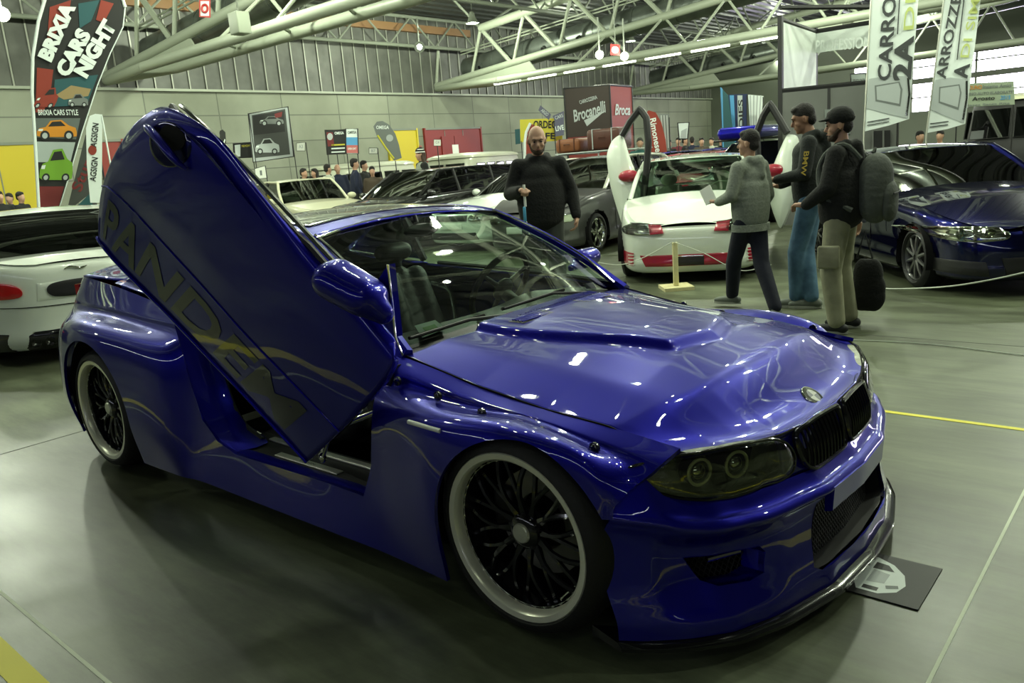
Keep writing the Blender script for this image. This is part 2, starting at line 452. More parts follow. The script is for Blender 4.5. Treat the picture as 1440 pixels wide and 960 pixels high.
# dotted vent strip and recessed vents behind the dome
mb = MB()
for k in range(46):
    y = -.22+k*.0165; mb.ell((-.50, y, hood_z(-.50, y)+.001), (.0035, .0035, .002), 6, 4)
mb.build('vent_rivet', M_CHROME, hero)['label'] = 'row of bright rivets along the hood vent'
for y in (-.20, .20):
    vent = MB(); vent.add([(-.48, y-.10, hood_z(-.48, y-.10)+.001), (-.48, y+.10, hood_z(-.48, y+.1)+.001), (-.41, y+.09, hood_z(-.41, y+.09)+.001), (-.41, y-.09, hood_z(-.41, y-.09)+.001)], [(0, 1, 2, 3)])
    vent = vent.build('hood_vent', M_BLK, hero, smooth=False)
    for k in range(4): MB().rbox((-.473+k*.016, y-.088, hood_z(-.47+k*.016, y)-.001), (-.466+k*.016, y+.088, hood_z(-.47+k*.016, y)+.004), .002).build('vent_slat', M_BLUE, vent)
for s in (-1, 1):
    MB().path([(hood_pt(u, s*.70)[0], s*.7005, hood_pt(u, s*.70)[2]+.0005) for u in np.linspace(0, 1, 40)], .0035, 5).build('hood_gap', M_MATTBLK, hero)
MB().path([(hood_pt(1, y)[0], y, hood_pt(1, y)[2]) for y in np.linspace(-.69, .69, 60)], .004, 5).build('hood_gap', M_MATTBLK, hero)
# roundel: white and dark quarters in a ring
n = (Vector(hood_pt(.95, .0))-Vector(hood_pt(.90, 0))).normalized().cross(Vector((0, 1, 0))).normalized()
if n.z < 0: n = -n
ce = Vector((.535, 0, hood_z(.535, 0)+.001))
Q = Matrix.Translation(ce) @ n.to_track_quat('Z', 'X').to_matrix().to_4x4()
rd = MB().lathe([(.0001, .004), (.041, .004), (.043, .001), (.043, -.01)], 'Z', 32, Q).build('roundel', M_CHROME, hero)
mb = MB().lathe([(.0265, .0045), (.0385, .0045)], 'Z', 32, Q); mb.build('roundel_ring', M_GLOSSBLK, rd, smooth=False)
for q in range(4):
    vs = [(0, 0, .0052)]+[(.026*math.cos(PI/2*q+PI/2*k/8), .026*math.sin(PI/2*q+PI/2*k/8), .0052) for k in range(9)]
    MB().add(vs, [tuple(range(10))], Q).build('roundel_quarter', M_PAPER if q % 2 else mat('roundel_dark', (.01, .02, .05), .3), rd, smooth=False)
# ---- front bumper
def bump_rows(a):
    """(offset from plan curve, z) rows for |y| = a"""
    zt = itp([(0, .432), (.3, .430), (.40, .434), (.547, .438), (.687, .458), (.75, .495), (.775, .545), (.80, .55), (.9, .47)], a)
    zc = itp([(0, .372), (.5, .372), (.71, .388), (.79, .42), (.85, .436), (.9, .44)], a)
    to = itp([(0, -.055), (.5, -.06), (.7, -.065), (.8, -.055), (.9, -.02)], a)
    zt = max(zt, zc+.012)
    mid = itp([(0, 0), (.35, 0), (.45, -.005), (.72, -.045), (.78, -.015), (.9, -.01)], a)
    return [(to, zt), (to*.55, zc+(zt-zc)*.45), (-.012, zc+.018), (0, zc), (-.012, zc-.02), (mid-.02, zc-.07), (mid-.015, .24), (mid*.6, .17), (.006, .125), (.008, .08)]
ys = [0, .06, .12, .18, .25, .31, .38, .45, .52, .58, .64, .69, .74, .78, .82, .852]
BG = []
for a in ys:
    x0 = plx(a)
    BG.append([(x0+o, a, z) for o, z in bump_rows(a)])
# crisp return at the arch edge: bumper side runs to the wheel opening
BGn = np.array(BG).transpose(1, 0, 2)
full = np.concatenate([BGn[:, ::-1]*np.array([1, -1, 1]), BGn[:, 1:]], axis=1)
SI = [(.700, .292), (.515, .283), (.50, .262), (.515, .208), (.56, .196), (.645, .205), (.675, .225)]
CI = [(-.30, .345), (-.26, .362), (.26, .362), (.30, .345), (.335, .16), (.30, .140), (-.30, .140), (-.335, .16)]
SI2 = [(-a, b) for a, b in SI]
def kb(p): return not any(inpoly(p.y, p.z, P) for P in (SI, SI2, CI))
def sb(p):
    for P in (SI, SI2, CI):
        q = nearest(p.y, p.z, P)
        if inpoly(p.y, p.z, P) or math.hypot(p.y-q[0], p.z-q[1]) < .0045: p.y, p.z = q
    return p
A = grid(full, 90, 260)
me = sheet(A); n_ = sum((p.normal*p.area for p in me.polygons), Vector())
if n_.x < 0: me.flip_normals()
link('front_bumper', carve(me, .014, [MB().prism(P, .2, 1., lambda a, b, h: (h, a, b)).mesh('cut') for P in (SI, SI2, CI)]), M_BLUE, hero)
def bx(y, z, off=0):
    a = abs(y); R = bump_rows(a); x0 = plx(a)
    zs = [r[1] for r in R][::-1]; os_ = [r[0] for r in R][::-1]
    return x0+float(np.interp(z, zs, os_))+off
# intake rims and mesh
for P, nm in ((SI, 'side_intake'), (SI2, 'side_intake'), (CI, 'centre_intake')):
    mb = MB(); N = len(P); D = .07
    pp = []
    for i in range(N):
        for t in (0, .33, .66):
            a = P[i]; b = P[(i+1) % N]; pp.append((a[0]+(b[0]-a[0])*t, a[1]+(b[1]-a[1])*t))
    rows = [[(bx(y, z)-d, y, z) for y, z in pp] for d in (.0, .03, D)]
    mb.loft(rows, True, False); mb.build('intake_duct', M_BLUE if nm == 'side_intake' else M_BLK, hero)
    # honeycomb mesh: crossed bars clipped to outline
    mb = MB(); y0 = min(a for a, b in P); y1 = max(a for a, b in P); z0 = min(b for a, b in P); z1 = max(b for a, b in P); st = .016
    for fam in (1, -1):
        k = -60
        while k < 120:
            c = y0+k*st; seg = []
            for t in range(0, 41):
                z = z0+(z1-z0)*t/40; y = c+fam*(z-z0)*.7
                if inpoly(y, z, P): seg.append((bx(y, z)-D+.005, y, z))
            if len(seg) > 3: mb.path([seg[0], seg[len(seg)//2], seg[-1]], .0016, 4)
            k += 1
    mb.build('grille_mesh', M_MESHBLK, hero)
    mb = MB(); mb.add([(bx(y, z)-D-.01, y, z) for y, z in pp], [tuple(range(len(pp)))]); mb.build('intake_back', M_MATTBLK, hero, smooth=False)
# blank painted plate mount across the centre intake
mb = MB(); rows = []
for y in np.linspace(-.235, .235, 11): rows.append([(bx(y, .36)+.004-.006, y, .300), (bx(y, .36)+.004, y, .305), (bx(y, .36)+.009, y, .376), (bx(y, .36)+.0, y, .382), (bx(y, .36)-.02, y, .39), (bx(y, .36)-.02, y, .296)])
mb.loft(rows, True, True).build('plate_mount', M_BLUE, hero)
# fog lamp sliver in each side intake
for s in (-1, 1):
    MB().tube((bx(.62, .27)-.035, s*.64, .272), (bx(.54, .27)-.035, s*.54, .267), .008, n=8).build('daytime_lamp', M_CHROME, hero)
# splitter
mb = MB(); rows = []
yy = np.linspace(-.86, .86, 61)
for y in yy:
    a = abs(y); x0 = plx(min(a, .86))+.02
    rows.append([(x0-.10, y*.97, .083), (x0, y, .078), (x0+.018, y*1.005, .066), (x0+.018, y*1.005, .056), (x0-.10, y*.97, .05)])
mb.loft(rows, True, True).build('front_splitter', M_GLOSSBLK, hero)
# ---- nose panel around kidneys
def nose_x(y, z): return plx(y)-.062-.22*(max(0, z-.43))
A = np.array([[(nose_x(y, z)-.004, y, z) for y in np.linspace(-.36, .36, 61)] for z in np.linspace(.560, .425, 12)])
solid(link('nose_panel', sheet(A), M_BLUE, hero), .01)
KP = [(.022, .548), (.022, .452), (.055, .432), (.20, .430), (.262, .438), (.292, .470), (.302, .520), (.288, .552), (.22, .562), (.06, .560)]
for s in (-1, 1):
    ring = [p[:2] for p in spline([(a, b, 0) for a, b in KP], 48, closed=True)]
    k = MB().path([(nose_x(a, b)+.012, s*a, b) for a, b in ring], .008, 8, closed=True).build('kidney_grille', M_GLOSSBLK, hero)
    mb = MB(); mb.add([(nose_x(a, b)-.0, s*a, b) for a, b in ring], [tuple(range(48))]); mb.build('grille_back', M_MATTBLK, k, smooth=False)
    for i in range(11):
        a = .045+i*.0232; zs = [b for q, b in [(r[0], r[1]) for r in ring] if abs(q-a) < .016]
        z0, z1 = min(zs)+.003, max(zs)-.003
        MB().path([(nose_x(a, z)+.014+.010*math.sin(PI*t), s*a, z) for t, z in [(j/6, z0+(z1-z0)*j/6) for j in range(7)]], .0042, 6).build('grille_slat', M_GLOSSBLK, k)
# ---- headlights
HL = [(.785, .556), (.757, .502), (.690, .464), (.60, .446), (.547, .441), (.47, .446), (.40, .438), (.345, .448), (.322, .485), (.342, .528), (.385, .553), (.445, .566), (.56, .578), (.671, .583), (.74, .574)]
def hlx(y, z): return plx(min(abs(y), .86))-.062-.18*(max(0, z-.45))
M_HLHOUSE = mat('headlight_housing', (.22, .235, .17), .35, metal=.3, bump=.5, nscale=40)
M_ANGEL = mat('angel_ring', (.85, .88, .50), .25, coat=.6)
for s in (-1, 1):
    ring = [p[:2] for p in spline([(a, b, 0) for a, b in HL], 72, closed=True)]
    cy = sum(a for a, b in ring)/72; cz = sum(b for a, b in ring)/72
    def ringat(f, d, bulge=0.): return [(hlx(cy+(a-cy)*f, cz+(b-cz)*f)-d, s*(cy+(a-cy)*f), cz+(b-cz)*f) for a, b in ring]
    h = MB().loft([ringat(1.0, -.002), ringat(1.0, .05), ringat(.97, .075), ringat(.5, .08), ringat(.02, .08)], True, False).build('headlight', M_HLHOUSE, hero)
    MB().loft([ringat(1.0, -.004), ringat(.93, -.012), ringat(.75, -.017), ringat(.4, -.02), ringat(.02, -.02)], True, False).build('headlight_lens', M_SMOKE, h)
    MB().path(ringat(1.01, -.004), .0045, 6, closed=True).build('headlight_rim', M_GLOSSBLK, h)
    for (py, pz) in ((.628, .521), (.515, .515)):
        x = hlx(py, pz)-.028; d = Vector((.86, s*.42, 0)).normalized(); Q = Matrix.Translation((x, s*py, pz)) @ d.to_track_quat('Z', 'Y').to_matrix().to_4x4()
        pr = MB().lathe([(.044, -.03), (.040, 0), (.036, .004), (.030, -.005), (.026, -.012)], 'Z', 28, Q).build('projector', M_GLOSSBLK, h)
        mb = MB()
        mb.path([tuple(Q @ Vector((.036*math.cos(t), .036*math.sin(t), .006))) for t in [2*PI*k/32 for k in range(32)]], .0048, 6, closed=True)
        mb.build('halo_ring', M_ANGEL, pr)
        MB().ell((0, 0, 0), (.026, .026, .018), 20, 10, Q @ Matrix.Translation((0, 0, -.006))).build('projector_lens', M_CHROME, pr)
    # amber corner
# grey indicator strip on each fender
for s in (-1, 1):
    a = aty(577, 592, -.885); b = aty(622, 605, -.905)
    MB().tube((a.x, s*.892, a.z), (b.x, s*.912, b.z), .0075, n=10).build('side_indicator', M_PAPER, hero)
# ---- glasshouse
WT = [(-.66, .67, .775), (-.635, .35, .788), (-.625, 0, .793)]
def sym(c): return [(x, -y, z) for x, y, z in c]+[(x, y, z) for x, y, z in reversed(c[:-1])]
rowB = sym([(-.665, .675, .770), (-.640, .35, .785), (-.63, 0, .790)])
rowM = sym([(-.95, .615, .978), (-.93, .33, .998), (-.925, 0, 1.003)])
rowT = sym([(-1.25, .545, 1.140), (-1.29, .28, 1.172), (-1.305, 0, 1.184)])
WSG = np.array([rowB, rowM, rowT])
link('windshield', sheet(grid(WSG, 24, 40)), M_WIND, hero)
# rubber surround / pillars
for s in (-1, 1):
    pil = [(-.60, s*.705, .765), (-.80, s*.665, .905), (-.97, s*.63, 1.005), (-1.12, s*.60, 1.08), (-1.28, s*.572, 1.145), (-1.5, s*.56, 1.175), (-1.8, s*.555, 1.180), (-2.1, s*.55, 1.155), (-2.33, s*.56, 1.105), (-2.55, s*.60, 1.02), (-2.80, s*.64, .925)]
    P = spline(pil, 60); rows = []
    for i, p in enumerate(P):
        w = .030 if i < 40 else .030+.05*sm(40, 50, i)
        rows.append([(p[0], p[1]-s*w*1.1, p[2]+.006), (p[0], p[1]-s*w*.3, p[2]+.013), (p[0]-.0, p[1]+s*w*.5, p[2]-.002), (p[0]-.01, p[1]+s*w*.7, p[2]-w*.9), (p[0]-.02, p[1]-s*.1*w, p[2]-w), (p[0]-.0, p[1]-s*w, p[2]-.02)])
    MB().loft(rows, True, True).build('roof_pillar', M_BLUE, hero)
    MB().path([(p[0]+.012, p[1]-s*.036, p[2]+.010) for p in spline([(-.66, s*.70, .782)]+pil[1:5], 20)], .005, 6).build('windshield_seal', M_CHROME, hero)
    # rear quarter window
    q = [(-2.02, s*.735, .865), (-2.62, s*.70, .925), (-2.34, s*.60, 1.085), (-2.12, s*.585, 1.13), (-2.02, s*.60, 1.13)]
    MB().add(q, [tuple(range(5))]).build('quarter_window', M_DARKG, hero, smooth=False)
    MB().path([q[0], q[4]], .022, 6).build('door_pillar', M_BLK, hero)
    A = np.array([[( -2.0-.8*t, s*(.745-.03*t-.12*f*f), .845+.085*t+.02*f) for f in np.linspace(0, 1, 8)] for t in np.linspace(0, 1, 12)])
    solid(link('rear_shoulder', sheet(A), M_BLUE, hero), .008)
# roof skin
rf = []
for x, zc, ze in ((-1.285, 1.184, 1.147), (-1.45, 1.212, 1.172), (-1.7, 1.226, 1.180), (-1.95, 1.218, 1.172), (-2.15, 1.195, 1.148), (-2.34, 1.152, 1.10)):
    rf.append([(x+.035*(abs(f)), f*.56, ze+(zc-ze)*(1-abs(f)**2.2)) for f in (-1, -.8, -.4, 0, .4, .8, 1)])
RG = np.array(rf)
solid(link('roof_skin', sheet(grid(RG, 30, 40)), M_BLUE, hero), .008)
A = grid(RG, 24, 30, u0=.16, u1=.93, v0=.13, v1=.87); A[..., 2] += .004
solid(link('roof_panel', sheet(A), M_BLACKP, hero, label='black gloss roof panel'), .004)
MB().path([(p[0]+.006, p[1], p[2]+.004) for p in spline(rowT, 30)], .006, 6).build('roof_trim', M_CHROME, hero)
# rear window and boot
RW = np.array([[(-2.34+.03*abs(f), f*.55, 1.152-.05*abs(f)**2) for f in np.linspace(-1, 1, 7)], [(-2.60, f*.58, 1.055-.05*abs(f)**2) for f in np.linspace(-1, 1, 7)], [(-2.88, f*.60, .945-.02*abs(f)) for f in np.linspace(-1, 1, 7)]])
link('rear_window', sheet(grid(RW, 14, 24)), M_DARKG, hero)
BT = np.array([[(-2.86, f*.66, .938) for f in np.linspace(-1, 1, 7)], [(-3.0, f*.68, .958-.01*abs(f)) for f in np.linspace(-1, 1, 7)], [(-3.25, f*.68, .972-.02*abs(f)) for f in np.linspace(-1, 1, 7)], [(-3.44+.13*abs(f)**4, f*.665, .992-.045*f*f) for f in np.linspace(-1, 1, 7)], [(-3.475+.15*abs(f)**4, f*.66, .96-.02*f*f) for f in np.linspace(-1, 1, 7)], [(-3.46+.15*abs(f)**4, f*.66, .93) for f in np.linspace(-1, 1, 7)]])
solid(link('boot_lid', sheet(grid(BT, 30, 40)), M_BLUE, hero), .01)
for s in (-1, 1):
    MB().loft([[(-3.475+.02, s*.40, z), (-3.50, s*.40, z)][::1]+[(-3.47, s*.58, z), (-3.37, s*.70, z), (-3.34, s*.69, z), (-3.42, s*.56, z)] for z in (.80, .83, .885, .90)], True, True).build('tail_lamp', M_REDL, hero)
MB().path(spline([(-3.40, -.80, .30), (-3.55, -.60, .27), (-3.63, 0, .25), (-3.55, .60, .27), (-3.40, .80, .30)], 24), .02, 8).build('rear_lip', M_BLUE, hero)
for y in (-.45, -.35, .35, .45): MB().lathe([(.030, -.06), (.036, 0), (.036, .1), (.030, .1), (.028, -.05)], 'X', 20, Matrix.Translation((-3.70, y, .22))).build('exhaust_tip', M_CHROME, hero)
# far window left open, belt moulding, cowl
MB().path(spline([(-.62, .715, .775), (-1.2, .735, .815), (-1.9, .735, .85)], 20), .012, 6).build('belt_moulding', M_BLK, hero)
mb = MB(); rows = []
for y in np.linspace(-.70, .70, 41):
    a = abs(y); rows.append([(-.555-.05*(a/.7)**2, y, .775-.02*(a/.7)**2), (-.60-.03*(a/.7)**2, y, .772-.02*(a/.7)**2), (-.66, y, .772-.02*(a/.7)**2), (-.68, y, .74), (-.56, y, .73)])
mb.loft(rows, True, True).build('cowl_panel', M_BLK, hero)
for (p0, p1, p2) in (((-.60, -.10, .790), (-.635, -.35, .812), (-.66, -.62, .80)), ((-.60, .42, .785), (-.66, .20, .818), (-.655, -.12, .812))):
    w = MB().path([p0, p1, p2], [.008, .006, .004], 6).build('wiper', M_BLK, hero)
    MB().path([(p1[0]-.01, p1[1]+.1, p1[2]-.002), (p2[0]-.012, p2[1], p2[2]-.004)], .007, 6).build('wiper_blade', M_MATTBLK, w)
# paper permits behind the glass
d = quadmesh('permit_sheet', [at(583, 458, 2, .776), at(612, 450, 2, .776), at(627, 462, 2, .776), at(594, 475, 2, .776)], M_PAPER, hero, .001)
quadmesh('permit_print', [at(594, 461, 2, .7785), at(611, 456, 2, .7785), at(618, 462, 2, .7785), at(600, 468, 2, .7785)], M_GREEN, d, .001)
quadmesh('permit_sheet', [aty(820, 399, .50), aty(834, 397, .50), aty(839, 405, .50), aty(825, 406, .50)], M_PAPER, hero, .001)
# ---- underbody, floor pan, sills, cabin
mb = MB(); mb.box((-2.30, -.60, .12), (-.35, .60, .16)); mb.box((-3.45, -.57, .2), (-2.3, .57, .45)); mb.box((-.62, -.55, .14), (.50, .55, .56))
mb.box((-3.05, -.58, .45), (-2.2, .58, .78))
mb.build('underbody', M_MATTBLK, hero, smooth=False)
for s in (-1, 1):
    mb = MB(); rows = []
    for x in np.linspace(-1.92, -.60, 12):
        rows.append([(x, s*.862, .20), (x, s*.864, .235), (x, s*.852, .262), (x, s*.825, .272), (x, s*.79, .268), (x, s*.79, .20)])
    mb.loft(rows, True, True).build('sill_cover', M_BLUE, hero)
    MB().rbox((-1.93, s*.70-.095, .12), (-.58, s*.70+.095, .262), .01).build('sill_step', M_BLK, hero)
    MB().rbox((-1.62, s*.655-.017, .262), (-.70, s*.655+.017, .272), .004).build('sill_strip', M_ALU, hero)
    pl = MB().rbox((-1.42, s*.755-.018, .2625), (-1.00, s*.755+.018, .2685), .003).build('sill_plate', M_ALU, hero)
    lettering('DESIGN', M_BLK, pl, (-1.21, s*.755, .2688), (-s, 0, 0), (0, -s, 0), w=.10, h=.012, off=.0004)
# jambs on the near side
mb = MB(); rows = []
for (x, z, w) in ((-1.60, .27, .0), (-1.74, .31, .0), (-1.83, .39, 0), (-1.88, .52, 0), (-1.93, .70, 0), (-1.96, .83, 0)):
    rows.append([(x, -.845, z), (x+.012, -.80, z), (x+.03, -.76, z), (x+.02, -.70, z), (x-.06, -.66, z), (x-.10, -.66, z), (x-.10, -.8, z)])
mb.loft([r for r in rows], True, True).build('door_jamb', M_BLUE, hero)
MB().path(spline([(-1.62, -.70, .275), (-1.77, -.70, .33), (-1.85, -.70, .45), (-1.90, -.69, .62), (-1.95, -.68, .83)], 20), .014, 6).build('door_seal', M_BLK, hero)
mb = MB(); mb.box((-.64, -.80, .14), (-.585, -.60, .74)); mb.build('hinge_pillar', M_BLK, hero, smooth=False)
mb = MB(); mb.tube((-.66, -.80, .58), (-.86, -.86, .50), .010); mb.tube((-.86, -.86, .50), (-.93, -.87, .38), .007); mb.ell((-.66, -.80, .58), (.025, .02, .03)); mb.ell((-.93, -.87, .38), (.014, .014, .02)); mb.build('door_hinge_strut', M_CHROME, hero)
# dashboard, seats, steering wheel
ds = MB(); rows = []
for y in np.linspace(-.66, .66, 25):
    b = .03*math.exp(-((y-.36)/.18)**2)
    rows.append([(-.68, y, .755), (-.78, y, .765+b*.5), (-.92, y, .755+b), (-.98, y, .71+b), (-.97, y, .60), (-.90, y, .50), (-.66, y, .50)])
ds.loft(rows, True, True).build('dashboard', M_LEATHER, hero)
mb = MB(); mb.rbox((-1.9, -.13, .16), (-.9, .13, .40), .04); mb.tube((-1.15, 0, .38), (-1.13, 0, .48), .012); mb.ell((-1.13, 0, .50), (.03, .025, .03)); mb.build('centre_console', M_LEATHER, hero)
for y in (-.36, .36):
    st = blob('seat', [((-1.25, y-.13, .36), .09, (-1.62, y-.13, .33), .09), ((-1.25, y+.13, .36), .09, (-1.62, y+.13, .33), .09), ((-1.25, y, .34), .09, (-1.62, y, .31), .09),
        ((-1.66, y-.12, .38), .075, (-1.80, y-.10, .82), .06), ((-1.66, y+.12, .38), .075, (-1.80, y+.10, .82), .06), ((-1.68, y, .38), .06, (-1.83, y, .84), .055)], .018, M_LEATHER, hero)
    blob('headrest', [((-1.85, y-.07, .96), .05, (-1.85, y+.07, .96), .05), ((-1.83, y, .86), .03, (-1.85, y, .96), .04)], .014, M_LEATHER, st)
blob('rear_seat', [((-2.1, -.4, .42), .10, (-2.1, .4, .42), .10), ((-2.25, -.45, .5), .08, (-2.38, -.42, .86), .07), ((-2.25, .45, .5), .08, (-2.38, .42, .86), .07), ((-2.25, 0, .5), .08, (-2.38, 0, .86), .07), ((-2.25, -.22, .5), .08, (-2.38, -.22, .86), .07), ((-2.25, .22, .5), .08, (-2.38, .22, .86), .07)], .025, M_LEATHER, hero)
mb = MB(); mb.box((-2.95, -.60, .84), (-2.35, .60, .86)); mb.build('parcel_shelf', M_CARP, hero, smooth=False)
Q = Matrix.Translation((-1.10, .36, .80)) @ Euler((0, math.radians(-62), 0)).to_matrix().to_4x4()
sw = MB().path([tuple(Q @ Vector((.185*math.cos(t), .185*math.sin(t), 0))) for t in [2*PI*k/40 for k in range(40)]], .015, 8, closed=True).build('steering_wheel', M_LEATHER, hero)
mb = MB(); mb.ell((0, 0, -.02), (.06, .06, .03), 16, 8, Q)
for a in (0, 120, 240): mb.tube(Q @ Vector((0, 0, -.015)), Q @ Vector((.18*math.cos(math.radians(a+60)), .18*math.sin(math.radians(a+60)), 0)), .014, .010)
mb.build('steering_hub', M_LEATHER, sw)
MB().tube((-1.10, .36, .79), (-.93, .36, .68), .03).build('steering_column', M_BLK, hero)
mb = MB(); mb.ell((-1.22, 0, 1.115), (.02, .11, .03), 16, 8); mb.tube((-1.24, 0, 1.13), (-1.26, 0, 1.18), .01); mb.build('interior_mirror', M_BLK, hero)
# ---- far door mirror
fm = blob('far_mirror', [((-1.0, .90, .86), .055, (-1.0, .99, .865), .05), ((-1.0, .80, .83), .02, (-1.0, .9, .84), .025)], .012, M_BLUE, hero)
# ---- raised near door
def D(px, py, y): return tuple(aty(px, py, y))
# columns front to rear; rows bottom to top
DO = [
 [D(431,650,-.905), D(452,630,-.915), D(477,607,-.925), D(504,578,-.935), D(533,545,-.935), D(553,508,-.920), D(557,478,-.885)],
 [D(357,570,-.955), D(380,553,-.968), D(405,532,-.975), D(432,503,-.985), D(467,472,-.985), D(497,445,-.965), D(518,432,-.925)],
 [D(300,510,-1.0), D(322,490,-1.012), D(345,470,-1.02), D(370,440,-1.03), D(405,408,-1.03), D(440,385,-1.01), D(468,380,-.965)],
 [D(243,450,-1.045), D(264,428,-1.055), D(286,404,-1.063), D(315,374,-1.075), D(350,336,-1.075), D(388,311,-1.05), D(410,318,-1.005)],
 [D(195,402,-1.085), D(212,372,-1.095), D(232,345,-1.105), D(262,320,-1.12), D(300,272,-1.12), D(340,245,-1.09), D(358,262,-1.045)],
 [D(163,369,-1.115), D(172,335,-1.125), D(186,295,-1.135), D(212,272,-1.15), D(250,218,-1.15), D(292,184,-1.12), D(308,211,-1.075)],
 [D(143,345,-1.125), D(147,305,-1.138), D(155,266,-1.145), D(178,232,-1.155), D(213,178,-1.15), D(243,155,-1.125), D(262,166,-1.085)],
 [D(138,336,-1.120), D(138.5,300,-1.130), D(144,262,-1.138), D(160,219,-1.145), D(188,176,-1.135), D(220,152,-1.11), D(244,151,-1.075)]]
DG = np.array(DO).transpose(1, 0, 2)
DA = grid(DG, 60, 110)
door = solid(link('scissor_door', sheet(DA), M_BLUE, hero, label='raised blue scissor door'), .05, -1)
dm = door.modifiers['thickness']
# make sure the thickness goes to the cabin side (+y)
nrm = sum((p.normal for p in door.data.polygons), Vector())
if nrm.y > 0: door.data.flip_normals()
def dpt(u, v, off=0.):
    """u: 0 bottom..1 top, v: 0 front..1 rear"""
    def P(a, b): return Vector(crv(np.array([crv(DG[r], 7*b) for r in range(7)]), 6*a))
    p = P(u, v); e = .01
    du = P(min(u+e, 1), v)-P(max(u-e, 0), v); dv = P(u, min(v+e, 1))-P(u, max(v-e, 0)); n = du.cross(dv).normalized()
    if n.y > 0: n = -n
    return p+n*off
MB().path([dpt(.985, v, .004) for v in np.linspace(.12, 1, 30)], .011, 6).build('window_seal', M_BLK, door)
MB().path([dpt(1., v, .0)+Vector((.0, .02, .012)) for v in np.linspace(.12, .97, 30)], .008, 6).build('window_edge', mat('window_edge_glass', (.12, .14, .09), .2), door)
MB().path([dpt(.01, v, .004) for v in np.linspace(.0, 1, 40)], .007, 6).build('door_lower_lip', M_BLUE, door)
MB().path([dpt(.335, v, .001) for v in np.linspace(.0, 1, 40)], .004, 6).build('door_crease', M_BLUE, door)
# handle: recessed cup and grip
cup = MB(); rows = []
for f, d in ((1.05, .001), (1., .004), (.9, .003), (.3, .0025), (.02, .0025)):
    rows.append([dpt(.675+.075*f*math.sin(t), .765+.078*f*math.cos(t), d) for t in [2*PI*k/28 for k in range(28)]])
cup.loft(rows, True, False).build('handle_cup', M_NAVY, door)
MB().loft([[dpt(.700+.045*f*math.sin(t), .765+.048*f*math.cos(t), d) for t in [2*PI*k/20 for k in range(20)]] for f, d in ((1, .0045), (.5, .005), (.02, .005))], True, False).build('handle_recess', M_MATTBLK, door)
MB().path([dpt(.660+.02*math.sin(PI*t), .665+.20*t, .008+.030*math.sin(PI*t)**.6) for t in [k/10 for k in range(11)]], [.007, .011, .014, .015, .015, .015, .015, .015, .014, .011, .007], 10).build('door_handle', M_BLUE, door)
# lettering mapped on the lower strip, reading from the rear edge to the front
me = text_mesh('PANDEM', bold=.03)
bm = bmesh.new(); bm.from_mesh(me); bmesh.ops.triangulate(bm, faces=bm.faces)
bmesh.ops.subdivide_edges(bm, edges=[e for e in bm.edges if e.calc_length() > .15], cuts=2, use_grid_fill=False); bm.to_mesh(me); bm.free()
co = np.array([v.co[:] for v in me.vertices]); lo, hi = co.min(0), co.max(0)
for v in me.vertices:
    a = (v.co.x-lo[0])/(hi[0]-lo[0]); b = (v.co.y-lo[1])/(hi[1]-lo[1])
    v.co = dpt(.055+.225*b, .845-.775*a, .0022)
link('door_lettering', me, M_LETTER, door, smooth=False)
# mirror on the door
c0 = aty(466, 395, -1.03); c1 = aty(510, 418, -1.0); c2 = aty(538, 440, -.96)
nm = blob('door_mirror', [(c0, .060, c1, .060), (c1, .060, c2, .036), (c0+Vector((0, .03, .01)), .055, c1+Vector((0, .03, .0)), .055)], .010, M_BLUE, door)
s0, s1, s2 = D(545,372,-.925), D(556,474,-.905), D(512,425,-.955)
mb = MB(); mb.add([s0, s1, s2, (s0[0], s0[1]+.03, s0[2]), (s1[0], s1[1]+.03, s1[2]), (s2[0], s2[1]+.03, s2[2])], [(0, 1, 2), (3, 5, 4), (0, 3, 4, 1), (1, 4, 5, 2), (2, 5, 3, 0)]); mb.build('mirror_sail', M_BLUE, door, smooth=False)
MB().path([s0, D(552, 430, -.912), s1, D(566, 500, -.90)], .004, 6).build('sail_edge', M_CHROME, door)
